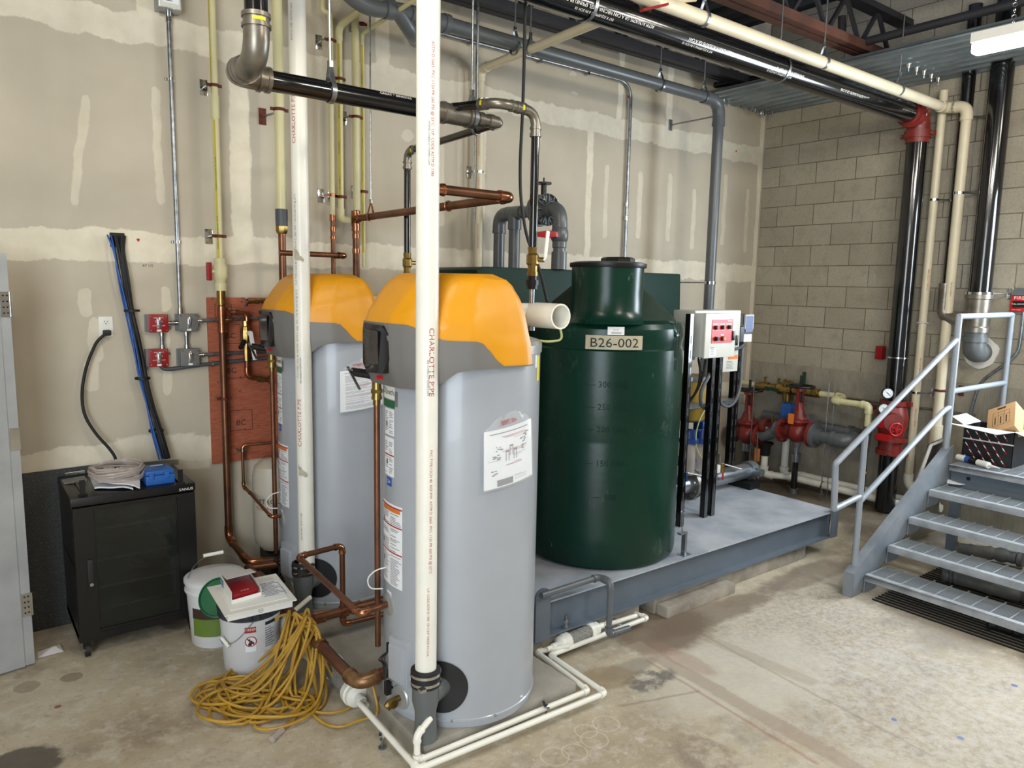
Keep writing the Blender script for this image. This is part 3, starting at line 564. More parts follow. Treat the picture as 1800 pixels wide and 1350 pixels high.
# manual pouches taped to the heaters
def pouch(c, a0, a1, z0, z1, lean, label, seed, figs):
    R = .3525; off = .012; am = (a0+a1)/2; t = thing('manual_pouch', (c[0]+R*math.cos(math.radians(am)), c[1]+R*math.sin(math.radians(am)), z0), label, 'document pouch')
    def P(u, v, o=0):
        z = z0+(z1-z0)*v+lean*(u-.5); a = math.radians(a0+(a1-a0)*u)-.008*(v-.5)*0; r = R+off+.012*(1-v)+o; return V((c[0]+r*math.cos(a), c[1]+r*math.sin(a), z))
    def patch(mb, u0, u1, v0, v1, o, n=8):
        vs = [P(u0+(u1-u0)*i/n, v, o) for i in range(n+1) for v in (v0, v1)]; return mb.add(vs, [(2*i, 2*i+2, 2*i+3, 2*i+1) for i in range(n)])
    g = MB(); patch(g, 0, 1, 0, 1, 0); patch(g, 0, 1, 0, 1, -.009)
    for (u0, v0, u1, v1) in ((0, 0, 1, 0), (1, 0, 1, 1), (0, 1, 1, 1), (0, 0, 0, 1)):
        n = 8; vs = [P(u0+(u1-u0)*i/n, v0+(v1-v0)*i/n, o) for i in range(n+1) for o in (0, -.009)]; g.add(vs, [(2*i, 2*i+2, 2*i+3, 2*i+1) for i in range(n)])
    bk = g.build('manual', 'paper', t)
    rnd = random.Random(seed); k = MB(); r_ = MB()
    patch(k, .09, .88, .925, .94, .001)
    if figs:
        for (u, v, s) in ((.80, .80, .1), (.72, .70, .11), (.75, .58, .1), (.24, .66, .09), (.18, .52, .1), (.16, .25, .1)):
            for q in range(6):
                uu = u+rnd.uniform(-.5, .5)*s; vv = v+rnd.uniform(-.4, .4)*s; patch(k, uu, uu+s*rnd.uniform(.3, .7), vv, vv+s*.16, .001, 2)
        for u, v in ((.38, .48), (.46, .56), (.54, .48)):
            for q in (0, .055): patch(k, u+q, u+q+.012, v-.05, v+.1, .0012, 2)
            patch(k, u, u+.07, v+.1, v+.13, .0012, 2)
        patch(k, .22, .52, .02, .13, .0008); 
    for v in (.86, .845, .83, .62, .605, .59, .36, .35): patch(r_, .35+rnd.uniform(-.05, .05), .72+rnd.uniform(-.1, .1), v+rnd.uniform(0, .004), v+.006, .0014, 4)
    for v in [x*.022+.05 for x in range(38)]:
        if not figs and rnd.random() < .8: patch(k, .1, .1+rnd.uniform(.3, .75), v, v+.007, .0011, 4)
        elif figs and rnd.random() < .35: u = rnd.choice((.06, .55)); patch(k, u, u+rnd.uniform(.1, .3), v, v+.005, .0011, 3)
    k.build('print', 'greyink', bk); r_.build('red_print', 'redink', bk)
    # clear plastic bag, gathered above the manual
    g = MB(); n = 8; top = [(0.02, 1.0), (.12, 1.10), (.30, 1.235), (.62, 1.25), (.80, 1.19), (1.01, 1.01)]
    vs = []; m_ = 14
    for i in range(m_+1):
        u = i/m_; vt = interp([(a, b) for a, b in top], u); vs += [P(u, -.02, .004), P(u, .5, .006), P(u, .98, .005), P(u, (vt+1)/2, -.004+.006*math.sin(i*2.1)), P(u, vt, -.010+.003*math.sin(i))]
    g.add(vs, [(5*i+j, 5*i+5+j, 5*i+6+j, 5*i+1+j) for i in range(m_) for j in range(4)]); g.build('plastic_bag', 'clear', t, ang=60)
    g = MB(); 
    for v in (1.13, 1.115, 1.10, 1.085, 1.07, 1.055): patch(g, .28+rnd.uniform(-.05, .03), .62+rnd.uniform(-.1, .05), v, v+.006, -.001, 5)
    g.build('bag_warning', 'redink', t)
pouch(H1, 251.5, 291.5, 1.158, 1.40, .035, 'plastic pouch with an illustrated manual taped to the nearest water heater', 5, True)
pouch(H2, 248, 292, 1.27, 1.50, .03, 'plastic pouch with a text covered manual taped to the second water heater', 8, False)

# ================================================================== pipework along the plasterboard wall
def stripe(t, x, y, z0, z1, r, m='stripe', a=225, w=14, text=None, tsize=.012, up=True, tm='ink'):
    """printed line down a vertical pipe, with optional lettering (a in degrees)"""
    if m: cquad(MB(), (x, y), r, a-w/2, a+w/2, z0, z1, .0006, 2).build('printed_stripe', m, t)
    if text:
        mb = MB(); L = len(text)*tsize*.62; z = z0+L/2+.05
        while z < z1-L/2: letter(mb, text, tsize, (math.radians(a), z), (0, 1 if up else -1), 0, off=.0012, curve=((x, y), r)); z += L+.12
        o = mb.build('lettering', tm, t)
def clamp(x, y, z, r, label, m='brown', plate='chrome', off=-.035, wall=0, horiz=True):
    """split ring on a stub from a wall plate (drywall side)"""
    t = thing('pipe_clamp', (x, wall, z-.03), label, 'pipe clamp', )
    px_ = x+off
    MB().box((px_-.022, wall-.008, z-.045), (px_+.022, wall, z+.045)).build('wall_plate', plate, t, bevel=.002)
    MB().cyl((px_, wall-.005, z), (px_ if abs(off) > r else x, y, z), .005, n=10).build('stub', 'steel', t)
    g = MB().tubewall((x, y, z-.009), (x, y, z+.009), r+.004, r-.001, 28); g.box((x-r-.022, y-.004, z-.009), (x-r, y+.004, z+.009)).box((x+r, y-.004, z-.009), (x+r+.022, y+.004, z+.009)); g.build('ring', m, t)
    return t
def hanger(p, r, ztop, label, axis='x', m='steel', clevis=False, name='pipe_hanger'):
    """threaded rod and ring carrying a horizontal pipe"""
    p = V(p); t = thing(name, p-V((0, 0, r)), label, 'pipe hanger')
    d = V((1, 0, 0)) if axis == 'x' else V((0, 1, 0)); s = V((0, 0, 1)).cross(d)
    MB().cyl(p+V((0, 0, r+.07)), (p.x, p.y, ztop), .0055, n=10).build('rod', 'steel', t)
    n = 26; path = []
    for k in range(n+1):
        a = math.radians(-62)+2*PI*k/n*(304/360)*-1 if 0 else math.radians(50)-math.radians(280)*k/n
        path.append(p+s*(r+.003)*math.cos(a)+V((0, 0, 1))*(r+.003)*math.sin(a))
    path = [p+V((0, 0, r+.07))]+path+[p+V((0, 0, r+.07))]
    g = MB(); w_ = .011
    vs = []
    for i, q in enumerate(path):
        for o in (-w_, w_): vs += [q+d*o, q+d*o+(q-p).normalized()*.004]
    g.add(vs, [f for i in range(len(path)-1) for f in ((4*i, 4*i+2, 4*i+6, 4*i+4), (4*i+1, 4*i+5, 4*i+7, 4*i+3), (4*i, 4*i+4, 4*i+5, 4*i+1), (4*i+2, 4*i+3, 4*i+7, 4*i+6))])
    g.build('ring', m, t, ang=50)
    MB().cyl(p+V((0, 0, r+.06)), p+V((0, 0, r+.085)), .014, n=6).build('nut', 'chrome', t)
    return t
TOP = 4.33
# galvanised conduit down to the grey switches, with its box
xc = -5.825
t = thing('electrical_box', (xc, -.05, 3.49), 'grey steel electrical box with a white label at the top of the wall conduit', 'electrical box')
MB().box((xc-.068, -.11, 3.49), (xc+.055, 0, 3.66)).build('box', 'galv', t, bevel=.004)
MB().box((xc-.060, -.114, 3.495), (xc+.047, -.108, 3.655)).build('cover', 'panelgrey', t, bevel=.002)
g = MB(); quad(g, (xc-.006, -.1145, 3.56), (1, 0, 0), (0, 0, 1), -.04, .045, -.04, .06); lb = g.build('label_plate', 'paper', t)
g = MB(); [quad(g, (xc-.006, -.1152, 3.56), (1, 0, 0), (0, 0, 1), -.034, .01+.025*((k*7) % 3)/2, -.03+k*.012, -.026+k*.012) for k in range(7)]; g.build('print', 'ink', lb)
t = pipe('conduit', 'galvanised steel conduit running down the wall from the label box to the grey switches', 'conduit', [(xc, -.03, 3.5), (xc, -.03, 1.775)], .0125, 'steel', fit=False)
for z in (3.13, 2.2):
    g = MB().box((xc-.03, -.004, z-.008), (xc+.03, 0, z+.008)).tubewall((xc, -.03, z-.008), (xc, -.03, z+.008), .0155, .0125); g.build('strap', 'chrome', t)
MB().cyl((xc, -.03, 3.49), (xc, -.03, 3.44), .019, n=14).build('connector', 'chrome', t); MB().cyl((xc, -.03, 1.81), (xc, -.03, 1.77), .018, n=14).build('connector', 'chrome', t)
# yellow-striped riser with the red-handled valve, turning to copper
x, y, r = -5.603, -.1, .0205
t = thing('water_pipe', (x, y, .35), 'pale plastic riser with a red-handled valve that turns to copper beside the switches', 'pipe')
MB().cyl((x, y, 1.9), (x, y, TOP), r, n=24).build('plastic_pipe', 'cpvc', t)
MB().cyl((x, y, 2.93), (x, y, 3.06), r*1.2, n=24).build('coupling', 'cpvc', t)
stripe(t, x, y, 2.1, 2.92, r, 'stripe', 235, 34, 'CORZAN CPVC 4120 ASTM F441 SCH 80', .011)
stripe(t, x, y, 3.07, 4.5, r, 'stripe', 205, 26)
g = MB().lathe([(0, 1.915), (.034, 1.915), (.034, 1.96), (.028, 1.965), (.034, 1.985), (.042, 2.0), (.042, 2.06), (.034, 2.075), (.034, 2.11), (0, 2.11)], (x, y, 0), n=32)
va = g.build('valve_body', 'cpvc', t); MB().cyl((x, y, 2.03), (x-.06, y-.02, 2.03), .012, n=12).build('stem', 'cpvc', va); MB().box((x-.085, y-.035, 1.975), (x-.055, y-.0, 2.085)).build('handle', 'redbox', va, bevel=.008)
P, cor = arcs([(x, y, 1.93), (x, y, .345), (-5.585, -.42, .28), (-5.36, -.46, .265)], .05)
MB().sweep(P, .027 if 0 else .0215, 20).build('copper_pipe', 'copper', t)
g = MB().cyl((x, y, 1.93), (x, y, 1.83), .026, n=20); g.cyl((x, y, 1.86), (x, y, 1.84), .029, n=20); g.build('adapter', 'brass', t)
g = MB().cyl((x, y, 1.67), (x, y, 1.82), .0265, n=20); g.cyl((x, y, 1.66), (x, y, 1.68), .028, n=20).cyl((x, y, 1.75), (x, y, 1.765), .0285, n=20); g.cyl((x, y, 1.735), (x+.05, y, 1.735), .022, n=16); g.build('tee', 'copperjoint', t)
for arc, d1, d2 in cor: MB().sweep([arc[0]+d1*.03]+arc+[arc[-1]+d2*.03], .026, 18).build('elbow', 'copperjoint', t)
# bypass loop with the balancing valve, on the plywood
t = thing('valve_assembly', (-5.46, -.1, 1.47), 'copper and brass valve loop with a white lever in front of the red plywood', 'valve')
def wy(u, v, y=-.1): return ay(u, v, y)
A = [wy(404, 549), wy(434, 550), wy(434, 662), wy(473, 668)]; P, cor = arcs(A, .035)
MB().sweep(P, .0145, 16).build('copper_pipe', 'copper', t)
for arc, d1, d2 in cor: MB().sweep([arc[0]+d1*.02]+arc+[arc[-1]+d2*.02], .018, 16).build('elbow', 'copperjoint', t)
g = MB(); g.cyl(wy(407, 549), wy(413, 549), .02, n=16).cyl(wy(416, 549), wy(420, 549), .021, n=16); g.build('union', 'copperjoint', t)
c = wy(432, 595); g = MB().lathe([(.016, -.14), (.018, -.09), (.017, -.03), (.026, -.02), (.031, .0), (.031, .05), (.026, .07), (.02, .08), (.02, .11)], c, n=8)
bv = g.build('valve_body', 'brass', t, ang=20)
g = MB().cyl(c, c+V((-.05, -.05, -.055)), .016, .014, n=12); g.build('strainer_port', 'blackmatte', bv)
g = MB().cyl(c+V((.01, -.03, .035)), c+V((.012, -.06, .035)), .016, n=8); g.bar(c+V((.012, -.06, .035)), c+V((.03, -.075, -.13)), .026, .004, (0, 1, 0)); g.build('lever', 'white', bv)
g = MB(); q = wy(473, 668); g.cyl(wy(452, 666), wy(464, 667), .02, n=14); g.cyl(q, q+V((.006, 0, 0)), .03, n=18); g.build('flange', 'brass', t)
# temperature gauge stub over the plywood
t = thing('temperature_gauge', wy(428, 537, 0), 'round dial thermometer on a brass stub above the valve loop', 'gauge'); a, b = wy(434, 531, -.14), wy(486, 528, -.10)
MB().cyl(a+V((-.0, -.0, 0)), a+V((-.012, 0, 0)), .028, n=28).build('dial', 'chrome', t)
g = MB().cyl(a, b, .012, n=14)
for k in (.3, .5, .8): g.cyl(a.lerp(b, k), a.lerp(b, k+.08), .017, n=8)
g.build('stem', 'brass', t)
# big pale riser on the standoff, turning to copper behind the left heater
x, y, r = -5.50, -.26, .030
t = thing('water_pipe', (x, y, 1.7), 'thick pale plastic riser turning to copper just behind the second water heater', 'pipe')
zt = ay(497, 368, y).z; zb = ay(497, 398, y).z; x = ay(491, 200, y).x
MB().cyl((x, y, zt), (x, y, TOP), r, n=24).build('plastic_pipe', 'cpvc', t)
MB().lathe([(0, zb), (.036, zb), (.036, zt-.07), (.037, zt-.07), (.037, zt), (0, zt)], (x, y, 0)).build('adapter', 'hose', t)
g = MB().lathe([(.02, zb-.045), (.03, zb-.045), (.038, zb-.03), (.038, zb), (0, zb)], (x, y, 0), n=8); g.build('union', 'brass', t)
MB().cyl((x, y, 1.0), (x, y, zb-.03), .0225, n=20).build('copper_pipe', 'copper', t)
zz = ay(491, 195, y).z; t2 = thing('pipe_clamp', (x, 0, zz), 'rust brown standoff clamp with a long stub holding the thick pale riser', 'pipe clamp')
q = ay(461, 205, 0); MB().box((q.x-.022, -.008, q.z-.05), (q.x+.022, 0, q.z+.05)).build('wall_plate', 'brown', t2); MB().cyl((q.x, -.005, q.z), (x+.03, y, q.z), .007, n=10).build('stub', 'steel', t2)
g = MB().tubewall((x, y, q.z-.009), (x, y, q.z+.009), r+.004, r, 28).box((x-r-.025, y-.004, q.z-.009), (x-r, y+.004, q.z+.009)).box((x+r, y-.004, q.z-.009), (x+r+.025, y+.004, q.z+.009)); g.build('ring', 'brown', t2)
# group of four pale risers behind the second heater
def riser(u, v, r, ub, vb, label, top=TOP, y=-.1, m='cpvc'):
    x = ay(u, v, y).x; zb = ay(ub, vb, y).z; t = thing('water_pipe', (x, y, zb), label, 'pipe')
    MB().cyl((x, y, zb), (x, y, top), r, n=20).build('plastic_pipe', m, t); return t, x, y, zb
t, x1, y1, z1 = riser(583, 240, .0165, 585, 380, 'thin pale riser with a copper lower end, leftmost of the four behind the second heater', ay(578, 28, -.1).z)
MB().sweep(arcs([(x1, y1, ay(578, 28, -.1).z-.03), (x1, y1, ay(578, 28, -.1).z+.02), (x1-.05, y1, ay(578, 28, -.1).z+.02), (x1-.05, y1, ay(578, 28, -.1).z+.3)], .03)[0], .018, 16).build('elbow', 'cpvc', t)
MB().cyl((x1, y1, 1.9), (x1, y1, z1), .0145, n=16).build('copper_pipe', 'copper', t); g = MB().cyl((x1, y1, z1-.03), (x1, y1, z1+.01), .02, n=16); g.cyl((x1, y1, z1-.1), (x1, y1, z1-.07), .018, n=16).cyl((x1, y1, z1-.15), (x1, y1, z1-.13), .018, n=16); g.build('adapter', 'copperjoint', t)
ze = ay(598, 50, -.1).z
t, x2, y2, z2 = riser(598, 240, .0195, 598, 378, 'pale riser with a yellow printed line and an elbow at its foot and head', ze)
stripe(t, x2, y2, z2+.1, ze-.1, .0195, 'stripe', 228, 50, 'CPVC 4120 SDR 11', .011)
MB().sweep(arcs([(x2, y2, ze-.08), (x2, y2, ze+.01), (x2+.14, y2-.35, ze+.16), (x2+.15, y2-.38, ze+.6)], .06)[0], .023, 18).build('elbow', 'cpvc', t)
MB().sweep(arcs([(x2, y2, z2+.04), (x2, y2, z2-.03), (x2+.06, y2, z2-.03)], .04)[0], .024, 18).build('elbow', 'cpvc', t)
t, x3, y3, z3 = riser(626, 240, .0255, 627, 370, 'thick pale riser ending in the copper tee behind the second heater')
t, x4, y4, z4 = riser(638, 240, .0125, 643, 470, 'thin yellow-striped pale riser, rightmost of the four behind the second heater', ay(637, 62, -.08).z, -.08)
stripe(t, x4, y4, z4+.1, ay(637, 80, -.08).z, .0125, 'stripe', 228, 70, 'CPVC 4120 SDR 11', .009)
zz = ay(637, 62, -.08).z; MB().sweep(arcs([(x4, y4, zz-.03), (x4, y4, zz+.01), (x4+.02, y4-1.2, zz+.06)], .03)[0], .0135, 16).build('upper_run', 'cpvc', t)
# clamps
for (u, v, X_, Y_, R_, lab, m, off) in ((375, 150, -5.603, -.1, .0205, 'rust brown clamp at the upper end of the striped riser near the conduit', 'brown', -.035), (381, 415, -5.603, -.1, .0205, 'rust brown clamp just above the red-handled valve', 'brown', -.035),
        (579, 70, x1, y1, .0165, 'rust brown clamp at the top of the leftmost thin riser', 'brown', -.04), (585, 343, x1, y1, .0165, 'bright copper clamp low on the leftmost thin riser', 'copperjoint', -.04),
        (598, 139, x2, y2, .0195, 'rust brown clamp just above the black gas pipe', 'brown', -.03), (598, 346, x2, y2, .0195, 'rust brown clamp low on the striped riser by the copper tee', 'brown', -.03), (627, 206, x3, y3, .0255, 'rust brown clamp on the thick riser just under the black gas pipe', 'brown', -.045),
        (637, 42, x4, y4, .0125, 'rust brown clamp near the top of the rightmost thin striped riser', 'brown', -.03), (641, 337, x4, y4, .0125, 'small rust brown clamp low on the rightmost thin striped riser', 'brown', -.03)):
    clamp(X_, Y_, ay(u, v, Y_).z, R_, lab, m, off=off)
zc = ay(402, 700, -.1).z; clamp(-5.603, -.1, zc, .0215, 'rusty clamp on the copper pipe in front of the plywood', 'brown')
# heavy copper run from the front heater to the tee at the wall
xe = -4.705; zc = 2.412
t = thing('copper_pipe', (xe, -.1, 2.36), 'heavy copper pipe running from behind the front vent to the risers', 'pipe')
zc = ax(900, 347, xe).z; ye = ax(900, 347, xe).y; xs = ay(753, 330, ye).x
P, cor = arcs([(xs, ye, 1.9), (xs, ye, zc), (xe, ye, zc), (xe, -.1, zc), (xe, -.1, 1.85)], .05); MB().sweep(P, .0225, 20).build('pipe', 'copper', t)
for arc, d1, d2 in cor: 
    g = MB().sweep([arc[0]+d1*.03]+arc+[arc[-1]+d2*.03], .0265, 20); g.cyl(arc[0]+d1*.02, arc[0]+d1*.032, .029, n=20); g.cyl(arc[-1]+d2*.02, arc[-1]+d2*.032, .029, n=20); g.build('elbow', 'copperjoint', t)
for k in (.33,): q = V((xe, ye, zc)).lerp(V((xe, -.1, zc)), k); MB().torus(q, (0, 1, 0), .026, .004).build('clamp_ring', 'copperjoint', t)
g = MB().cyl((xe, -.1, zc+.05), (xe, -.1, zc-.05), .029, n=20); g.build('tee', 'copperjoint', t)
for dz in (.1, .2): MB().cyl((xe, -.1, zc-dz), (xe, -.1, zc-dz-.03), .0255, n=20).build('coupling', 'copperjoint', t)
k = (ax(652, 370, xe).y); hanger((xe, k, zc), .024, TOP, 'thin blue-grey hanger rod holding the heavy copper run', 'y', 'copperjoint')
# short copper stub behind the left vent pipe
xq = ay(585, 450, -.1).x; zq = ay(608, 450, -.22).z
pipe('copper_pipe', 'short horizontal copper pipe with an elbow behind the second heater vent', 'pipe', [(-5.3, -.28, zq), (ay(608, 450, -.28).x, -.28, zq), (ay(608, 450, -.28).x, -.1, zq+.0)], .0165, 'copper', 'copperjoint', .04)
# thin copper drop on the plywood, running out to the second heater
pts = [ay(487, 777, -.12), ay(428, 783, -.1), ay(428, 884, -.1), ay(413, 887, -.2), V((-5.475, -.475, .57)), V((-5.43, -.575, .585))]
q0 = ay(487, 777, -.12); q1 = ay(426, 783, -.08)
pts = [q0, V((q1.x, -.08, q1.z)), V((q1.x, -.08, .66)), V((q1.x-.0, -.18, .655)), V((-5.50, -.60, .60)), V((-5.40, -.60, .59))]
pipe('copper_pipe', 'thin copper pipe dropping from the plywood edge to the second water heater', 'pipe', pts, .0095, 'copper', 'copperjoint', .025)
clamp(q1.x, -.08, q1.z-.03, .0095, 'small bright clamp on the thin copper pipe at the plywood edge', 'chrome', off=-.02)
# relief pipes
for (cx, cy), lab in ((H1, 'copper relief pipe down the front of the nearest water heater'), (H2, 'copper relief pipe down the front of the second water heater')):
    x, y = cx-.355, cy+.135; t = thing('copper_pipe', (x, y, .32), lab, 'pipe'); MB().cyl((x, y, .33), (x, y, 1.475), .0135, n=18).build('pipe', 'copper', t); MB().cyl((x, y, 1.45), (x, y, 1.48), .0165, n=18).build('adapter', 'brass', t)
# big copper supply low on the floor joining both heaters
e1 = V((H1[0]-.34, H1[1]+.065, .235)); c1 = V((-5.60, e1.y, .215)); c2 = V((-5.60, -1.40, .20)); c3 = V((-5.60, -.46, .26))
t = pipe('copper_pipe', 'heavy copper feed along the pad edge ending in a brass elbow at the nearest heater', 'pipe', [e1, c1, c3], .0275, 'copper', 'bronze', .07, couplings=((1, .28, .05), (1, .75, .05)))
t = pipe('copper_pipe', 'copper cross pipe low between the two heaters with two tees', 'pipe', [(-5.60, -1.28, .235), (-4.72, -1.28, .235)], .025, 'copper', 'copperjoint', couplings=((0, .12, .06), (0, .28, .04), (0, .36, .05)))
# cold branch: nipple, elbow, slanting pipe, riser frame
n1 = V((H1[0]-.35, H1[1]+.04, .568)); n2 = V((-5.60, n1.y, .555))
t = pipe('copper_pipe', 'copper nipple and slanting pipe in the pipe frame between the heaters', 'pipe', [n1, n2, V((-5.60, -1.28, .59)), V((-5.36, -1.28, .60)), V((-5.36, -1.28, .16)), V((-5.05, -1.28, .15))], .0145, 'copper', 'copperjoint', .03, couplings=((3, .85, .04),))
# second heater lower stubs
pipe('copper_pipe', 'short copper stub into the lower front of the second water heater', 'pipe', [(-5.60, -.46, .26), (-5.42, -.50, .26)], .024, 'copper', 'copperjoint')
# ================================================================== vent pipes
def mark(c, ax_, R, par, w_=.012):
    ax_ = V(ax_).normalized(); n = V((-6.9, -4.8, 2.4))-c; n = (n-ax_*n.dot(ax_)).normalized(); b = ax_.cross(n); vs = []
    for i in range(5):
        a = math.radians(-28+14*i+12); p = c+(n*math.cos(a)+b*math.sin(a))*(R+.0008); vs += [p-ax_*w_/2, p+ax_*w_/2]
    MB().add(vs, [(2*i, 2*i+2, 2*i+3, 2*i+1) for i in range(4)]).build('yellow_mark', 'yellowlabel', par)
def vent(x, y, label, z0, txts, a, up, ytop=TOP):
    t = thing('vent_pipe', (x, y, z0), label, 'vent pipe'); MB().cyl((x, y, z0), (x, y, TOP), .0445, n=40).build('pipe', 'pvc', t)
    for body, z, s, aa, m, sx in txts:
        mb = MB(); letter(mb, body, s, (math.radians(aa), z), (0, 1 if up else -1), 0, off=.0008, sx=sx, curve=((x, y), .0445)); mb.build('lettering', m, t)
    return t
V1 = (H1[0]-.345, H1[1]-.275); V2 = (H2[0]-.325, H2[1]-.28)
m_ = 'PVC TYPE I SCH 40  NSF-PW  ASTM D 2665  PVC 1120 PR 260 PSI @ 23°C'
vent(*V1, 'white plastic vent pipe in front of the nearest heater, printed CHARLOTTE PIPE', .36, (('CHARLOTTE PIPE', 1.68, .030, 262, 'redink', 1.15), (m_, 1.08, .016, 262, 'redink', 1), ('U.P. CODE ASTM D 1785  CP-110-P  MADE IN U.S.A.', .62, .013, 250, 'redink', 1), ('ASTM D 2665  PVC 1120 PR 260 PSI @ 23°C  U.P. CODE ASTM D 1785', 2.62, .016, 262, 'redink', 1), ('SEE CHARLOTTEPIPE.COM', 1.62, .012, 244, 'greyink', 1), ('WWW.CHARLOTTEPIPE.COM', 2.5, .012, 244, 'greyink', 1)), 0, False)
vent(*V2, 'white plastic vent pipe in front of the second heater, with a torn tape scrap', .36, (('CHARLOTTE PIPE', 2.83, .030, 212, 'redink', 1.15), ('CHARLOTTE PIPE', 1.21, .030, 214, 'redink', 1.15), (m_, 1.7, .015, 210, 'greyink', 1), (m_, 2.2, .015, 210, 'greyink', 1), ('ASTM D 1785  ASTM D 2665', 3.3, .015, 210, 'greyink', 1), ('SEE CHARLOTTEPIPE.COM', 1.5, .012, 230, 'ink', 1), ('SCH 40 DWV  ASTM D 2665', .62, .013, 214, 'ink', 1)), 0, True)
for zz, (x, y) in ((.95, V2), (2.13, V2)):
    g = MB(); rnd = random.Random(int(zz*100)); vs = []
    for i in range(7):
        for j in range(4): a = math.radians(205+i*9+rnd.uniform(-3, 3)); vs.append((x+(.047+rnd.uniform(0, .012))*math.cos(a), y+(.047+rnd.uniform(0, .012))*math.sin(a), zz+(j-1.5)*.018*(1-.12*i)-i*.006+rnd.uniform(-.004, .004)))
    g.add(vs, [(4*i+j, 4*i+4+j, 4*i+5+j, 4*i+1+j) for i in range(6) for j in range(3)])
    solo(g, 'tape_scrap', 'tape', 'torn scrap of tape on the second heater vent, %s' % ('lower of the two' if zz < 1 else 'upper of the two'), 'tape')
# ================================================================== black gas line
HY, HZ = -1.63, 2.805
t = thing('gas_pipe', (-5.8, HY, 2.76), 'thick black gas main with steel press fittings crossing above the heaters', 'gas pipe')
xa = -5.83; ya = HY-.30; yb = HY; vx = xa
xv = -5.83; zv = 2.93
A = [V((xv+.01, ya, TOP)), V((xv, ya, zv)), V((xv-.0, yb, HZ+.0)), V((-4.98, yb, HZ))]
A[1] = V((ay(452, 100, ya).x, ya, ay(440, 112, ya).z)); A[0] = V((A[1].x, ya, TOP)); A[2] = V((A[1].x, yb, HZ)); r = .0425
P, cor = arcs(A, [.13, .10], 10); MB().sweep(P, r, 28).build('pipe', 'black', t)
for arc, d1, d2 in cor:
    g = MB().sweep([arc[0]+d1*.05]+arc+[arc[-1]+d2*.045], r*1.12, 28)
    for a, d in ((arc[0], d1), (arc[-1], d2)): g.cyl(a+d*.0, a+d*.012, r*1.26, n=28).cyl(a+d*.035, a+d*.05, r*1.24, n=28)
    g.build('elbow', 'fitting', t)
    mark(arc[0]+d1*.024, d1, r*1.135, t)
g = MB(); letter(g, 'GREAT * BIN03763', .02, (ay(690, 178, HY).x, HY-r*.78, HZ+r*.63), (1, 0, 0), (0, .63, .78)); g.build('lettering', 'white', t)
# tee, reducers, far branch and drop
xt0 = ay(770, 200, HY).x; xt1 = ay(829, 210, HY).x; xr = ay(868, 214, HY).x; XD = -4.63
g = MB().cyl((xt0-.05, HY, HZ), (xt1, HY, HZ), r*1.13, n=28)
for q in (xt0-.05, xt0+.02, xt1-.03): g.cyl((q, HY, HZ), (q+.014, HY, HZ), r*1.25, n=28)
g.build('tee', 'fitting', t)
g = MB()
for k, rr in ((0, .033), (.25, .036), (.5, .030), (.72, .034), (.95, .029)): g.cyl((xt1+(xr-xt1)*k, HY, HZ), (xt1+(xr-xt1)*(k+.24), HY, HZ), rr, n=20)
g.build('reducer', 'fitting', t)
rb = .0205
def gasbranch(pts, label, rads):
    t = thing('gas_pipe', pts[-1], label, 'gas pipe'); P, cor = arcs(pts, rads, 9); MB().sweep(P, rb, 20).build('pipe', 'black', t)
    for arc, d1, d2 in cor:
        g = MB().sweep([arc[0]+d1*.04]+arc+[arc[-1]+d2*.04], rb*1.16, 20)
        for a, d in ((arc[0], d1), (arc[-1], d2)): g.cyl(a, a+d*.01, rb*1.38, n=20).cyl(a+d*.03, a+d*.045, rb*1.38, n=20)
        e = g.build('elbow', 'fitting', t); mark(arc[0]+d1*.02, d1, rb*1.19, e)
    return t
y2 = ax(716, 268, XD).y
gasbranch([V((xr, HY, HZ)), V((XD, HY, HZ)), V((XD, y2, HZ-.02)), V((XD, y2, 2.0))], 'black gas branch dropping behind the second water heater', .06)
y1 = -1.925; xb = ay(800, 206, HY).x; zt_ = HZ+.03
q = ay(876, 180, y1)
t = gasbranch([V((xb-.02, HY-.01, zt_+.0)), V((q.x, y1, q.z)), V((XD, y1, q.z-.01)), V((XD, y1, 2.14))], 'black gas branch dropping behind the nearest water heater', .07)
def gasdrop(x, y, z, cy, label, lever):
    t = thing('gas_valve', (x, y, 1.76), label, 'gas valve')
    g = MB().lathe([(.02, z-.02), (.026, z-.02), (.026, z), (.023, z+.0), (.024, z+.03), (.031, z+.04), (.031, z+.08), (.024, z+.09), (.026, z+.12), (.02, z+.12)], (x, y, 0), n=8); g.cyl((x, y, z+.06), (x+.05, y-.03, z+.06), .012, n=10); b = g.build('valve_body', 'brass', t, ang=20)
    g = MB().bar((x+.045, y-.03, z+.055), (x+.055, y-.035, z+.075), .02, .012).bar((x+.05, y-.035, z+.07), (x+.062, y-.04, z+.2), .02, .008, (0, 1, 0)); g.build('lever', 'white', b, bevel=.003)
    g = MB().cyl((x, y, 1.78), (x, y, z), .014, n=16); g.build('nipple', 'steel', t)
    g = MB().cyl((x, y, 1.985), (x, y, 2.01), .032, n=8).cyl((x, y, 1.965), (x, y, 1.985), .027, n=8).cyl((x, y, 2.01), (x, y, 2.035), .023, n=8); g.build('union', 'wheel', t)
    g = MB().cyl((x, y, 1.76), (x, y, 1.80), .02, n=12).cyl((x, y, 1.80), (x, y, 1.815), .05, .05, n=16); g.build('drip_cap', 'steel', t)
gasdrop(XD, y1, 2.05, 0, 'brass gas valve with a white lever behind the nearest water heater', 1)
gasdrop(XD, y2, 2.05, 0, 'brass gas valve with a white lever seen between the two vents', 1)
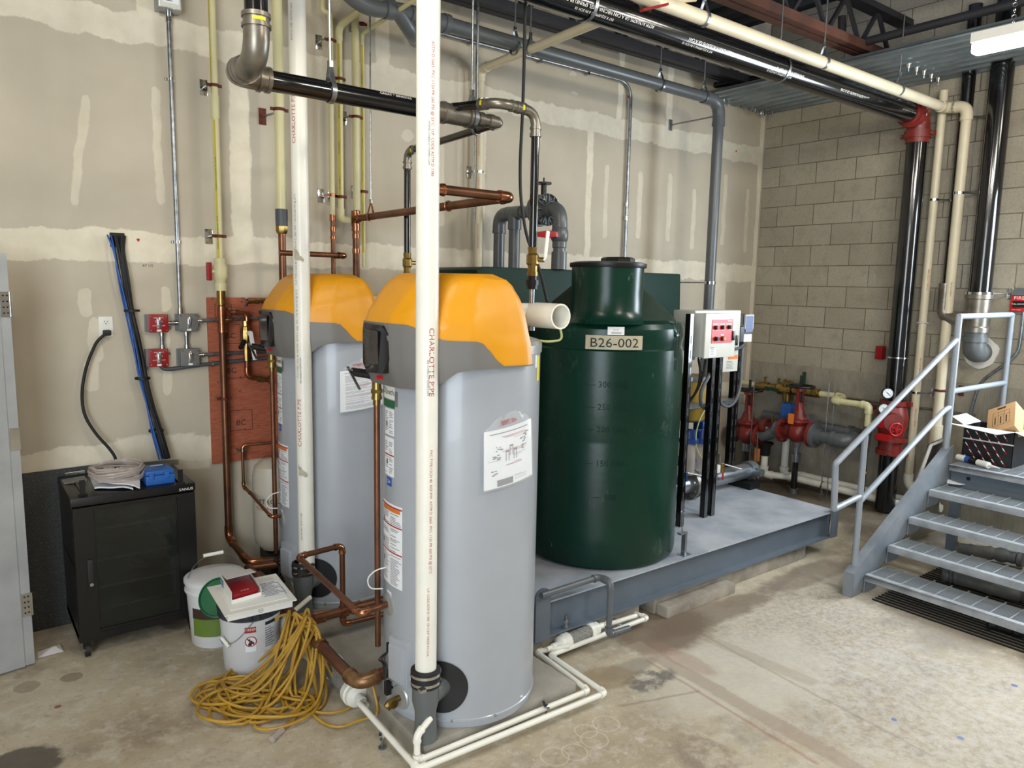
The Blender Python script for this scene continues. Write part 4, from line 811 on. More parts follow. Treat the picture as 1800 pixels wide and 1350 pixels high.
# hangers on the gas line
q = ay(581, 160, HY); hanger((q.x, HY, HZ), r, TOP, 'threaded hanger rod carrying the thick black gas main near its left end', 'x')
q = ay(829, 212, HY); hanger((q.x, HY, HZ), r*1.1, TOP, 'threaded hanger rod at the right end of the thick black gas main', 'x')
q = ax(838, 235, XD); hanger((XD, q.y, HZ-.005), rb, TOP, 'threaded rod with a slim ring under the thin black gas branch', 'y')
# loose black cable hanging beside the front gas drop
g = MB(); pts = [ay(919, 0, -1.6), ay(920, 170, -1.6), ay(914, 290, -1.62), ay(915, 350, -1.62), ay(926, 420, -1.66), ay(948, 470, -1.72), ay(962, 530, -1.8)]; pts[0] = V((pts[1].x, pts[1].y, TOP))
solo(MB().sweep(arcs(pts, .3)[0], .0085, 10), 'power_cable', 'blackmatte', 'loose black cable hanging from the roof to the nearest water heater', 'cable')

# ================================================================== steel skid with the green tanks
SZ, SY = .32, -1.97
t = thing('equipment_skid', (-3.1, -1.1, .12), 'long blue-grey steel skid carrying the green tank and the pump equipment', 'steel skid')
MB().box((-4.60, SY+.005, SZ-.008), (-1.61, -.30, SZ)).build('deck_plate', 'skidtop', t)
def channel(mb, x0, x1, y, sgn):
    mb.box((x0, y, SZ-.200), (x1, y+sgn*.007, SZ-.008)); mb.box((x0, min(y, y-sgn*.055), SZ-.2), (x1, max(y, y-sgn*.055), SZ-.190)); mb.box((x0, min(y, y-sgn*.02), SZ-.02), (x1, max(y, y-sgn*.02), SZ-.009)); return mb
channel(MB(), -4.60, -1.61, SY+.055, 1).build('side_rail', 'skid', t); channel(MB(), -4.60, -1.61, -.36, -1).build('side_rail', 'skid', t)
MB().box((-1.62, SY+.055, .12), (-1.61, -.36, SZ-.008)).build('end_rail', 'skid', t); MB().box((-4.60, SY+.055, .12), (-4.59, -.36, SZ-.008)).build('end_rail', 'skid', t)
def lug(x0, x1, name='lifting_lug'):
    w_ = x1-x0; P = [(x0, SY-.012, .12), (x1, SY-.012, .12), (x1, SY-.012, .37)]+[(x0+w_/2+w_/2*math.cos(a), SY-.012, .37+w_/2*.8*math.sin(a)) for a in [PI*k/8 for k in range(1, 8)]]+[(x0, SY-.012, .37)]
    l = MB().prism(P, (0, .012, 0)).build(name, 'skid', t); g = MB(); c = V(((x0+x1)/2, SY-.013, .375)); g.cyl(c, c+V((0, .002, 0)), .012, n=16); g.build('lug_hole', 'wheel', l)
lug(-1.70, -1.615); lug(-4.60, -4.50)
g = MB(); g.cyl((-4.36, SY+.02, .13), (-4.36, SY+.02, .20), .008, n=8); g.cyl((-4.36, SY+.02, .13), (-4.36, SY+.02, .145), .016, n=6).cyl((-4.36, SY+.02, .16), (-4.36, SY+.02, .175), .014, n=6); g.build('anchor_bolt', 'steel', t)
# main tank
TC = (-3.655, -1.452); TR = .492
t = thing('storage_tank', (TC[0], TC[1], SZ), 'large dark green round tank with a wide neck, marked B26-002 on tape', 'tank')
prof = [(0, SZ), (TR-.03, SZ), (TR-.006, SZ+.02), (TR, SZ+.05), (TR, .52), (TR-.001, .53), (TR-.001, 1.08), (TR-.002, 1.09), (TR-.001, 1.10), (TR-.001, 1.30), (TR-.004, 1.62), (TR-.012, 1.63), (TR-.008, 1.66), (TR, 1.70), (TR-.004, 1.745), (TR-.022, 1.775), (TR-.06, 1.795)]
MB().lathe(prof, (*TC, 0), n=96).build('shell', 'green', t, ang=25)
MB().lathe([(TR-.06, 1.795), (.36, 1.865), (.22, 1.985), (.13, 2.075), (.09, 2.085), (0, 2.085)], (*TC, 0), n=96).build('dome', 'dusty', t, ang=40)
NC = (-3.835, -1.645); nr = .212
MB().lathe([(nr+.05, 1.775), (nr+.02, 1.80), (nr, 1.85), (nr-.003, 1.95), (nr, 2.095), (nr+.006, 2.10), (nr+.006, 2.112), (0, 2.112)], (*NC, 0), n=72).build('manway_neck', 'green', t)
lid = MB().lathe([(nr+.010, 2.095), (nr+.013, 2.10), (nr+.013, 2.12), (nr-.02, 2.128), (nr-.06, 2.13), (0, 2.13)], (*NC, 0), n=72).build('lid', 'wheel', t)
MB().lathe([(.10, 2.128), (.10, 2.15), (.085, 2.158), (0, 2.158)], (NC[0]+.07, NC[1]-.01, 0), n=8).build('lid_grip', 'wheel', lid, ang=20)
t1 = MB(); cquad(t1, TC, TR, 212.5, 252, 1.655, 1.73) if 0 else cquad(t1, TC, TR, 213.2, 251.5, 1.632, 1.712, .0015, 16); tp = t1.build('tape_label', 'tape', t)
mb = MB(); letter(mb, 'B26-002', .074, (math.radians(232.4), 1.668), (1, 0), 0, off=.0032, sx=1.13, curve=(TC, TR)); mb.build('lettering', 'ink', tp)
cq = cquad(MB(), TC, TR, 227.5, 238.5, 1.716, 1.762, .0035, 6).build('barcode_label', 'paper', t)
g = MB(); letter(g, 'L26-002', .010, (math.radians(233), 1.745), (1, 0), 0, off=.0048, curve=(TC, TR))
for k in range(12): a = 230.2+k*.55; cquad(g, TC, TR, a, a+(.22 if k % 3 else .35), 1.722, 1.734, .0046, 1)
g.build('print', 'greyink', cq)
for z, b in ((1.46, '— 300 GAL'), (1.33, '— 250 GAL'), (1.20, '— 200 GAL'), (1.0, '— 150 GAL'), (.80, '— 100')):
    g = MB(); letter(g, b, .05, (math.radians(229.5), z-.03), (1, 0), 0, off=.001, curve=(TC, TR)); g.build('moulded_mark', 'greenback', t)
def tp_(a, z, r=TR): a = math.radians(a); return V((TC[0]+r*math.cos(a), TC[1]+r*math.sin(a), z))
g = MB().bar(tp_(283, 1.775, TR-.09), tp_(287, 1.785, TR-.015), .05, .025); g.bar(tp_(285, 1.78, TR-.03), tp_(285, 1.70, TR+.005), .05, .02); g.build('tie_down_lug', 'green', t, bevel=.006)
g = MB(); pts = [tp_(283, 1.75, TR+.01), tp_(284.5, 1.62, TR+.006), tp_(286, 1.56, TR+.004), tp_(287, 1.63, TR+.006), tp_(288, 1.76, TR+.01)]; g.sweep(arcs(pts, .03)[0], .003, 6); g.sweep([tp_(286, 1.56, TR+.004), tp_(286, 1.50, TR+.004)], .0035, 6); g.build('lashing_cord', 'blackmatte', t)
# restraint bracket at the tank foot
q = V((-3.35, -1.90, SZ)); g = MB().box(q+V((-.006, -.03, 0)), q+V((.012, .0, .14))).box(q+V((-.05, -.03, .14)), q+V((.012, .0, .152))).box(q+V((-.03, -.05, 0)), q+V((.04, .01, .006))); tb = tag(recenter(g.build('tie_down_bracket', 'galv', None)), 'small grey bracket holding the foot of the green round tank', 'bracket')
g = MB(); g.cyl(q+V((-.02, -.012, .15)), q+V((-.02, -.012, .26)), .004, n=8); g.torus(q+V((-.02, -.012, .28)), (0, 1, 0), .014, .004, 14, 6); solo(g, 'turnbuckle_hook', 'steel', 'small steel hook hanging above the bracket at the tank foot', 'hook')
# green rectangular tank behind
x0, x1 = ay(838, 472, -.84).x, ay(1197, 478, -.84).x; zt = 2.10
P = [(x0-.0, -.84, SZ), (x1+.03, -.84, SZ), (x1+.03, -.84, 1.5), (x1, -.84, zt), (x0+.10, -.84, zt), (x0, -.84, zt-.02)]
P = [(a+.0, -.84, z) for a, _, z in P]
solo(MB().prism(P, (0, .62, 0)), 'rectangular_tank', 'greenback', 'dark green flat-sided tank against the wall behind the round tank', 'tank', bevel=.012)
# grey plastic transfer piping with the butterfly valve
GX = -3.52
def gy(u, v): return ax(u, v, GX)
cA, cB, cC = gy(878, 378), gy(905, 376), gy(985, 366); zp = (cA.z+cC.z)/2
t = thing('transfer_pipe', (GX, cC.y, zt), 'dark grey plastic piping with two legs standing on the rectangular green tank', 'pipe'); r = .043
P, cor = arcs([(GX, cA.y, zt), (GX, cA.y, zp), (GX, cC.y, zp), (GX, cC.y, zt)], .09, 10); MB().sweep(P, r, 28).build('pipe', 'greypvc', t)
for arc, d1, d2 in cor:
    g = MB().sweep([arc[0]+d1*.04]+arc+[arc[-1]+d2*.03], r*1.2, 28); g.cyl(arc[0]+d1*.03, arc[0]+d1*.05, r*1.25, n=28).cyl(arc[-1]+d2*.02, arc[-1]+d2*.04, r*1.25, n=28); g.build('elbow', 'greypvc', t)
g = MB().cyl((GX, cB.y-.09, zp), (GX, cB.y+.07, zp), r*1.2, n=28); g.cyl((GX, cB.y, zp), (GX, cB.y, zp-.12), r*1.2, n=28); g.build('tee', 'greypvc', t)
MB().cyl((GX, cB.y, zt), (GX, cB.y, zp), r, n=28).build('pipe', 'greypvc', t)
MB().cyl((GX, cC.y, zt+.0), (GX, cC.y, zt+.12), r*1.25, n=28).build('coupling', 'greypvc', t)
b = MB().lathe([(r, 2.245), (r*1.15, 2.25), (r*1.15, 2.29), (r*1.35, 2.30), (r*1.42, 2.33), (r*1.38, 2.36), (r*1.2, 2.385), (r*1.15, 2.39), (r*1.15, 2.43), (r, 2.435)], (GX, cC.y, 0), n=36).build('ball_valve_body', 'greypvc', t)
g = MB(); c = V((GX-.05, cC.y, 2.335)); g.cyl(c+V((.03, 0, 0)), c+V((-.03, 0, 0)), .013, n=12); s_ = V((-.6, .8, 0)); g.prism([c+V((-.028, 0, 0))+s_*a+V((0, 0, z)) for a, z in ((-.05, -.018), (.0, -.026), (.13, -.012), (.13, .012), (.0, .026), (-.05, .018))], (-.024, 0, 0)); g.build('handle', 'redbright', b, bevel=.003)
# wafer valve with flanges
fv = ax(955, 363, GX).y; t2 = thing('butterfly_valve', (GX, fv, zp-.12), 'black ribbed flanged valve with a flat handle plate above the rectangular green tank', 'valve')
for s in (-1, 1):
    yy = fv+s*.035; g = MB().lathe([(r*1.2, 0), (.108, 0), (.112, .006), (.112, .02), (.108, .024)], (GX, yy, zp), (0, s, 0), n=48); g.cyl((GX, yy, zp), (GX, yy+s*.06, zp), r*1.3, n=28)
    for k in range(12): a = PI*k/6; d = V((math.cos(a), 0, math.sin(a))); g.bar(V((GX, yy+s*.02, zp))+d*r*1.2, V((GX, yy+s*.02, zp))+d*.108, .006, .022, (0, 1, 0))
    g.build('flange', 'greyvalve', t2)
MB().cyl((GX, fv-.033, zp), (GX, fv+.033, zp), .10, n=48).build('disc_body', 'wheel', t2)
for k in range(4):
    a = PI/4+k*PI/2; c = V((GX+.09*math.cos(a), fv, zp+.09*math.sin(a))); MB().cyl(c-V((0, .085, 0)), c+V((0, .07, 0)), .007, n=8).build('bolt', 'chrome', t2)
g = MB().cyl((GX, fv, zp+.09), (GX, fv, zp+.18), .02, n=16); g.cyl((GX, fv, zp+.18), (GX, fv, zp+.192), .055, n=20).cyl((GX, fv, zp+.19), (GX, fv, zp+.225), .006, n=8); g.build('stem', 'wheel', t2)
# grey drain elbow hooking off the skid edge
pts = [V((-4.52, SY-.012, .42)), az(1035, 1012, .42), az(1052, 1012, .42)+V((0, 0, 0))]
a = V((-4.55, -1.945, .36)); b = ay(1035, 1013, -1.96); c = ay(1066, 1020, -2.06); d = ay(1063, 1085, -2.06); d2_ = V((c.x+.22, -2.06, .10))
pts = [V((-4.58, -2.0, b.z-.005)), V((b.x+.04, -2.0, b.z)), V((b.x+.04, -2.09, b.z)), V((b.x+.04, -2.09, .09)), V((b.x+.20, -2.09, .085))]
pipe('drain_pipe', 'grey plastic drain pipe lying on the skid edge and dropping to the floor', 'pipe', pts, .0165, 'greypvc', 'greypvc', .03)
# ================================================================== wall items on the plasterboard
x0, x1 = -5.665, -4.45; solo(MB().box((x0, -.018, .82), (x1, 0, 1.872)), 'plywood_board', 'plywood', 'red stained plywood board on the wall behind the second heater', 'plywood')
g = MB()
for zz, xx, w_, h_ in ((1.58, -5.60, .13, .12), (1.36, -5.6, .15, .10), (1.02, -5.55, .14, .13), (1.75, -5.62, .1, .08)):
    for a, b, c, d in ((0, 0, w_, .003), (0, h_, w_, .003), (0, 0, .003, h_), (w_, 0, .003, h_)): quad(g, (xx, -.0185, zz), (1, 0, 0), (0, 0, 1), a, a+c, b, b+d)
    letter(g, 'BC', .05, (xx+.07, -.0187, zz+.05), (1, 0, 0), (0, 0, 1))
o_ = g.build('stamp_print', 'ink', None); bpy.context.view_layer.update(); pb = bpy.data.objects['plywood_board']; o_.data.transform(Matrix.Translation(-pb.location)); o_.parent = pb
def switch(u0, v0, u1, v1, red, label, txt):
    a, b = ay(u0, v0, 0), ay(u1, v1, 0); xm, zm = (a.x+b.x)/2, (a.z+b.z)/2; W, H_ = .11, .108
    t = thing('switch_box', (xm, 0, zm-H_/2), label, 'switch')
    MB().box((xm-W/2-.012, -.035, zm-H_/2+.004), (xm+W/2-.004, 0, zm+H_/2-.002)).build('back_box', 'galv', t)
    m = 'redbox' if red else 'skirt'
    MB().box((xm-W/2, -.058, zm-H_/2), (xm+W/2, -.034, zm+H_/2)).build('cover', m, t, bevel=.008)
    for sx in (-1, 1):
        for sz in (-1, 1): MB().cyl((xm+sx*.043, -.0585, zm+sz*.042), (xm+sx*.043, -.0605, zm+sz*.042), .004, n=10).build('screw', 'chrome', t)
    if red:
        g = MB()
        for q, zz, s in (('EMERGENCY', .032, .0095), ('TURN', .010, .016), ('HEATING CUTOFF', -.014, .0085)): letter(g, q, s, (xm, -.0584, zm+zz), (1, 0, 0), (0, 0, 1))
        g.build('lettering', 'white', t)
    else:
        MB().torus((xm+.01, -.060, zm), (0, 1, 0), .021, .003, 24, 8).build('switch_ring', 'skirt', t)
    g = MB().box((xm-.012, -.066, zm-.030), (xm+.012, -.058, zm+.034)); g.box((xm-.007, -.082, zm-.012), (xm+.007, -.064, zm+.026)); g.build('toggle_guard', 'chrome', t, bevel=.002)
    MB().box((xm-.012, -.0605, zm-H_/2+.006), (xm+.012, -.058, zm-H_/2+.018)).build('tag', 'paper', t); return xm, zm
s1 = switch(258, 552, 292, 583, True, 'upper red emergency switch box on the plasterboard wall', 0); s2 = switch(258, 612, 293, 643, True, 'lower red emergency switch box on the plasterboard wall', 0)
s3 = switch(312, 552, 343, 581, False, 'upper grey switch box fed by the steel conduit from above', 0); s4 = switch(314, 612, 346, 641, False, 'lower grey switch box beside the plywood board', 0)
def stub(a, b, label):
    t = thing('conduit_nipple', a, label, 'conduit'); MB().cyl(a, b, .0115, n=16).build('pipe', 'steel', t); a, b = V(a), V(b); d = (b-a).normalized()
    for q in (a, b-d*.022): MB().cyl(q, q+d*.022, .0165, n=12).build('connector', 'chrome', t)
yy = -.028
stub((s1[0]+.055, yy, s1[1]), (s3[0]-.055, yy, s1[1]), 'short conduit joining the upper red and upper grey switch boxes'); stub((s1[0]+.02, yy, s1[1]-.054), (s1[0]+.02, yy, s2[1]+.054), 'short vertical conduit between the two red switch boxes'); stub((s3[0]-.01, yy, s3[1]-.054), (s3[0]-.01, yy, s4[1]+.054), 'short vertical conduit between the two grey switch boxes')
for s, q, lab in ((s3, (455, 556), 'upper flexible steel conduit running from the grey switch over the plywood'), (s4, (462, 616), 'lower flexible steel conduit running from the grey switch over the plywood')):
    a = V((s[0]+.055, -.03, s[1]+.01)); b = V((-5.12, -.035, ay(q[0], q[1]+1, -.035).z)); n = 260; pts = [a.lerp(b, k/n) for k in range(n+1)]; t = thing('flexible_conduit', a, lab, 'conduit')
    MB().sweep(pts, [.0125 if (k//2) % 2 else .0105 for k in range(n+1)], 12).build('corrugated_sleeve', 'steel', t); MB().cyl(a, a+V((.03, 0, 0)), .017, n=14).build('connector', 'chrome', t)
pts = [ay(283, 643, -.03), ay(287, 648, -.03), ay(300, 649, -.03), ay(340, 643, -.03), ay(384, 638, -.03), ay(470, 629, -.035)]; t = thing('grey_conduit', pts[0], 'grey plastic flexible conduit running from the lower red switch behind the copper pipe', 'conduit'); MB().sweep(arcs(pts, .05)[0], .0125, 14).build('sleeve', 'hose', t)
q = ay(373, 640, -.03); MB().tubewall(q-V((.006, 0, 0)), q+V((.006, 0, 0)), .0165, .0125).build('strap', 'chrome', t)
# outlet with the plugged cable
q = ay(186, 574, 0); t = thing('wall_outlet', (q.x, 0, q.z-.06), 'white double socket on the plasterboard wall with a black plug in it', 'outlet'); MB().box((q.x-.037, -.006, q.z-.058), (q.x+.037, 0, q.z+.058)).build('face_plate', 'white', t, bevel=.003)
for dz in (.026, -.026):
    o = MB().box((q.x-.018, -.009, q.z+dz-.017), (q.x+.018, -.005, q.z+dz+.017)).build('socket', 'white', t, bevel=.002); g = MB()
    for dx, h in ((-.007, .008), (.007, .007)): quad(g, (q.x+dx, -.0093, q.z+dz+.003), (1, 0, 0), (0, 0, 1), -.0015, .0015, -h/2, h/2)
    quad(g, (q.x, -.0093, q.z+dz-.009), (1, 0, 0), (0, 0, 1), -.0025, .0025, -.0025, .0025); g.build('slots', 'ink', o)
c0 = V((q.x+.0, -.02, q.z-.034)); t = thing('power_cable', c0, 'thick black cord hanging in a curve from the white socket to the rack', 'cable'); MB().box(c0+V((-.02, -.028, -.016)), c0+V((.02, .012, .016))).build('plug', 'blackmatte', t, bevel=.007)
pts = [c0+V((-.012, -.03, -.005))]+[ay(u, v, y) for u, v, y in ((170, 600, -.05), (152, 640, -.05), (143, 690, -.05), (147, 730, -.06), (170, 765, -.07), (192, 788, -.08), (204, 805, -.09), (203, 822, -.12))]; MB().sweep(arcs(pts, .2, 5)[0], .0085, 12).build('cord', 'blackmatte', t)
# cable bundle
t = thing('cable_bundle', ay(207, 412, 0), 'thick bundle of black and blue cables coming out of the wall down to the rack', 'cable'); rnd = random.Random(3)
a = ay(207, 425, 0); g = MB().box((a.x-.04, -.004, a.z-.03), (a.x+.036, .0, a.z+.05)); g.build('wall_opening', 'wheel', t)
spine = [(207, 414, -.02), (210, 440, -.05), (218, 490, -.05), (228, 545, -.05), (241, 600, -.055), (252, 660, -.06), (264, 710, -.07), (276, 755, -.08), (291, 806, -.10)]
def strand(dx, dz, w_, ph, m, r_):
    pts = []
    for i, (u, v, y) in enumerate(spine):
        q = ay(u, v, y); k = 1.0+(.9 if i < 1 else 0)-.35*math.sin(PI*min(1, max(0, (i-1)/6.5)))*.2; tie = .65 if i in (3, 6) else 1
        pts.append(q+V((dx*k*tie+math.sin(i*1.3+ph)*w_, dz*tie+math.cos(i*1.7+ph)*w_*.6, 0)))
    MB().sweep(arcs(pts, .3, 4)[0], r_, 8).build('cable', m, t)
for k in range(13): strand(rnd.uniform(-.017, .022), rnd.uniform(-.016, .016), .004, k, 'blackmatte', .0055)
strand(-.032, -.015, .006, 1, 'bluecable', .0045); strand(-.028, -.02, .005, 4, 'bluecable', .0045); strand(-.024, -.012, .01, 2.2, 'bluecable', .004)
for u, v in ((232, 546), (251, 665), (275, 757)):
    c = ay(u-1, v, -.058); MB().tubewall(c-V((-.002, 0, -.006)), c+V((.002, 0, -.006)), .042, .039).build('cable_tie', 'blackmatte', t)
# pencil and marker notes on the wall
g = MB(); q = ay(260, 467, 0); letter(g, '67 1/2', .022, (q.x, -.0008, q.z), (1, 0, 0), (0, 0, 1)); q = ay(298, 577, 0); letter(g, 'B', .03, (q.x, -.0008, q.z), (1, 0, 0), (0, 0, 1)); q = ay(298, 622, 0); letter(g, 'A', .03, (q.x, -.0008, q.z), (1, 0, 0), (0, 0, 1)); tag(g.build('trim_2', 'ink', None), kind='structure')
g = MB()
for u, v, s in ((243, 422, .012), (1105, 170, .016), (1294, 266, .014), (1243, 184, .012)):
    q = ay(u, v, 0); vs = [(q.x+s*math.cos(a)*(.7+.3*math.sin(3*a)), -.0008, q.z+s*.8*math.sin(a)) for a in [2*PI*k/9 for k in range(9)]]; g.add(vs, [tuple(range(9))])
tag(g.build('trim_3', 'redbright', None), kind='structure')
# diamond plate leaning on the wall
t = solo(MB().add([(-6.69, -.075, 0), (-6.12, -.06, 0), (-6.17, -.014, .905), (-6.69, -.02, .90), (-6.69, -.070, 0), (-6.12, -.055, 0), (-6.17, -.009, .905), (-6.69, -.015, .90)], [(0, 1, 2, 3), (7, 6, 5, 4), (0, 4, 5, 1), (1, 5, 6, 2), (2, 6, 7, 3), (3, 7, 4, 0)]), 'diamond_plate', 'checker', 'dark diamond-pattern steel sheet leaning on the wall behind the black rack', 'steel sheet')
# steel door leaf at the left edge
t = thing('steel_door', (-7.1, -.52, 0), 'bare metal door leaf with hinges standing open at the left edge', 'door')
d = (V((-6.851, -.522, 0))-V((-6.701, -.505, 0))).normalized(); d = V((-.985, -.17, 0)).normalized(); n_ = V((d.y, -d.x, 0)); n_ = V((-.17, .985, 0)).normalized()
e = V((-6.70, -.505, 0)); th = .045
def slabd(mb, a, b, z0, z1, o0, o1): A = [e+d*a+n_*o0, e+d*b+n_*o0, e+d*b+n_*o1, e+d*a+n_*o1]; return mb.prism([q+V((0, 0, z0)) for q in A], (0, 0, z1-z0))
slabd(MB(), .045, .9, .012, 2.085, .0, th).build('leaf', 'doormetal', t); slabd(MB(), 0, .048, .012, 2.085, .006, th+.004).build('edge_channel', 'doormetal', t)
for zc in (1.86, .338+.0, 1.12 if 0 else .34):
    pass
for zc in (1.845, .335, 1.09):
    if zc == 1.09: continue
    g = MB(); slabd(g, -.002, .04, zc-.06, zc+.06, -.002, .006); g.cyl(e+V((.004, -.003, zc-.06)), e+V((.004, -.003, zc+.06)), .006, n=10); h = g.build('hinge', 'chrome', t)
    g = MB()
    for k in range(4):
        for dd in (.012, .028): c = e+d*dd+n_*-.003+V((0, 0, zc-.042+k*.028)); g.cyl(c, c-n_*.0015, .004, n=8)
    g.build('hinge_screws', 'wheel', h)
q = ay(22, 772, -.507); g = MB(); slabd(g, -.002, .04, q.z-.055, q.z+.055, -.002, .006); g.build('hinge', 'chrome', t)
# dirty strip on floor by the door
g = MB(); q = [az(66, 1147, .003), az(66, 1157, .003), az(112, 1145, .003), az(105, 1133, .012), az(96, 1136, .02)]; solo(g.prism(q, (0, 0, .002)), 'paper_scrap', 'cardwhite', 'crumpled paper scrap on the floor beside the open metal door', 'paper scrap')

# ================================================================== equipment rack and what lies on it
RX0, RX1, RY0, RY1, RZ0, RZ1 = -6.505, -5.912, -.565, -.03, .085, .862
t = thing('equipment_rack', (-6.21, -.30, 0), 'black equipment rack on castors with a smoked glass door, lettered SANUS', 'rack cabinet')
g = MB().box((RX0, RY0+.02, RZ0), (RX0+.012, RY1, RZ1-.04)).box((RX1-.012, RY0+.02, RZ0), (RX1, RY1, RZ1-.04)).box((RX0, RY1-.01, RZ0), (RX1, RY1, RZ1-.04)).box((RX0, RY0, RZ0), (RX1, RY1, RZ0+.04)).box((RX0, RY0+.02, RZ0+.4), (RX0+.012, RY1, RZ0+.41))
g.build('carcass', 'blackrack', t)
MB().box((RX0-.004, RY0-.004, RZ1-.045), (RX1+.004, RY1, RZ1)).build('top_panel', 'blackrack', t, bevel=.004)
g = MB()
for z in (.70, .52, .33): g.cyl((RX0-.001, -.3, z), (RX0-.0025, -.3, z), .006, n=8)
g.build('side_screws', 'wheel', t)
d = MB().box((RX0+.002, RY0-.012, RZ0+.045), (RX0+.095, RY0+.012, RZ1-.05)).box((RX1-.095, RY0-.012, RZ0+.045), (RX1-.002, RY0+.012, RZ1-.05)).box((RX0+.09, RY0-.010, RZ0+.045), (RX1-.09, RY0+.01, RZ0+.06)).box((RX0+.09, RY0-.010, RZ1-.066), (RX1-.09, RY0+.01, RZ1-.05)).build('door', 'blackrack', t)
MB().box((RX0+.09, RY0-.004, RZ0+.055), (RX1-.09, RY0+.0, RZ1-.06)).build('glass', 'glass', d)
g = MB().box((RX0+.052, RY0-.022, .385), (RX0+.082, RY0-.010, .535)); g.build('handle', 'blackmatte', d, bevel=.006); MB().cyl((RX0+.067, RY0-.022, .40), (RX0+.067, RY0-.026, .40), .009, n=16).build('lock', 'chrome', d)
g = MB(); letter(g, 'SANUS', .020, (RX1-.045, RY0-.005, RZ1-.030), (1, 0, 0), (0, 0, 1), sx=1.2); g.build('lettering', 'white', t)
for i, z in enumerate((.66, .49, .34, .22)): MB().box((RX0+.03, RY0+.06, z), (RX1-.03, RY1-.04, z+.012)).build('shelf', 'hose', t)
for x in (RX0+.10, RX1-.11): MB().box((x, RY0+.03, RZ0+.05), (x+.012, RY0+.05, RZ1-.06)).build('rack_post', 'wheel', t)
for x, y in ((RX0+.035, RY0+.03), (RX1-.035, RY0+.04), (RX1-.035, RY1-.06), (RX0+.06, RY1-.06)):
    g = MB().cyl((x-.012, y-.01, .034), (x+.012, y-.01, .034), .034, n=20); c = g.build('castor', 'blackmatte', t); g = MB().box((x-.018, y-.02, .045), (x+.018, y+.02, .088)); g.build('fork', 'wheel', c); MB().cyl((x-.0135, y-.01, .034), (x+.0135, y-.01, .034), .012, n=12).build('hub', 'chrome', c)
rnd = random.Random(5); g = MB()
for k in range(9):
    c = V((-6.08+rnd.uniform(-.03, .03), -.36+rnd.uniform(-.03, .03), .35+k*.006)); a0 = rnd.uniform(0, 6)
    g.sweep([c+V(((.10+.02*math.sin(k))*math.cos(a0+i*.35), (.07)*math.sin(a0+i*.35), .02*math.sin(i*.5+k)+.004*i/3)) for i in range(17)], .004, 6)
solo(g, 'coiled_cable', 'blackmatte', 'tangle of black cable behind the smoked glass of the rack', 'cable', None) 
g = MB(); n = 10; vs = []
for i in range(n+1):
    for j in range(5): vs.append((-6.33+.26*i/n, -.50+.05*j, .705+.03*math.sin(i*.9+j)*.5+.012*j+.02*(i/n)**2))
g.add(vs, [(5*i+j, 5*i+5+j, 5*i+6+j, 5*i+1+j) for i in range(n) for j in range(4)]); solo(g, 'plastic_bag', 'clear', 'clear plastic bag lying on the top shelf behind the smoked glass', 'plastic bag')
def rk(u, v, z=RZ1): return az(u, v, z)
# open lid flap / brackets
for (u, v), (u2, v2), lab in (((146, 872), (150, 826), 'left black upright bracket on top of the rack'), ((318, 852), (312, 822), 'right black upright bracket on top of the rack')):
    a = rk(u, v); g = MB().box((a.x-.022, a.y, RZ1), (a.x+.022, a.y+.006, RZ1+.012)); g.box((a.x-.004, a.y, RZ1), (a.x+.004, a.y+.30, RZ1+.012)); g.box((a.x-.014, a.y-.002, RZ1), (a.x+.012, a.y+.004, RZ1+.085)); solo(g, 'rack_bracket', 'blackrack', lab, 'bracket')
a, b = rk(114, 834, RZ1+.04), rk(149, 829, RZ1+.04); solo(MB().bar(a, b, .02, .012), 'hinge_bar', 'chrome', 'shiny metal bar on the left rear of the rack top', 'metal bar')
a, b, c, d_ = rk(108, 843, RZ1+.012), rk(148, 836, RZ1+.03), rk(153, 843, RZ1+.02), rk(112, 850, RZ1+.006)
solo(MB().prism([a, b, c, d_], (0, 0, -.005)), 'rack_flap', 'skirt', 'grey hinged flap resting at the left of the rack top', 'flap')
# stack of papers
def sheet(pts, z, m, label, curl=0, th=.004):
    g = MB(); A, B, C_, D = [rk(u, v, z) for u, v in pts]; n = 8; vs = []
    for i in range(n+1):
        for j in range(n+1):
            p = A.lerp(B, i/n).lerp(D.lerp(C_, i/n), j/n); p.z += curl*math.sin(PI*i/n)*(j/n)+.004*math.sin(i*1.1+j*.9); vs.append(p)
    m1 = len(vs); vs2 = [q+V((0, 0, -th)) for q in vs]; fs = []; N = n+1
    for i in range(n):
        for j in range(n): fs.append((i*N+j, (i+1)*N+j, (i+1)*N+j+1, i*N+j+1)); fs.append((m1+i*N+j, m1+i*N+j+1, m1+(i+1)*N+j+1, m1+(i+1)*N+j))
    for i in range(n):
        fs += [(i*N, m1+i*N, m1+(i+1)*N, (i+1)*N), (i*N+n, (i+1)*N+n, m1+(i+1)*N+n, m1+i*N+n), (i, i+1, m1+i+1, m1+i), (n*N+i, m1+n*N+i, m1+n*N+i+1, n*N+i+1)]
    return solo(g.add(vs+vs2, fs), 'paper_sheet', m, label, 'paper')
sheet(((153, 824), (215, 818), (234, 858), (166, 858)), RZ1+.012, 'paper', 'bottom curled white sheets under the coiled clear tube', .01, .008)
sheet(((160, 828), (246, 820), (246, 857), (172, 848)), RZ1+.035, 'paper', 'upper white sheets held down by the coiled clear tube', .012, .006)
sheet(((182, 822), (240, 822), (243, 838), (186, 836)), RZ1+.055, 'cardwhite', 'printed sheet seen inside the coil of clear tube', .0, .003)
g = MB(); cc = rk(207, 838, RZ1+.05)
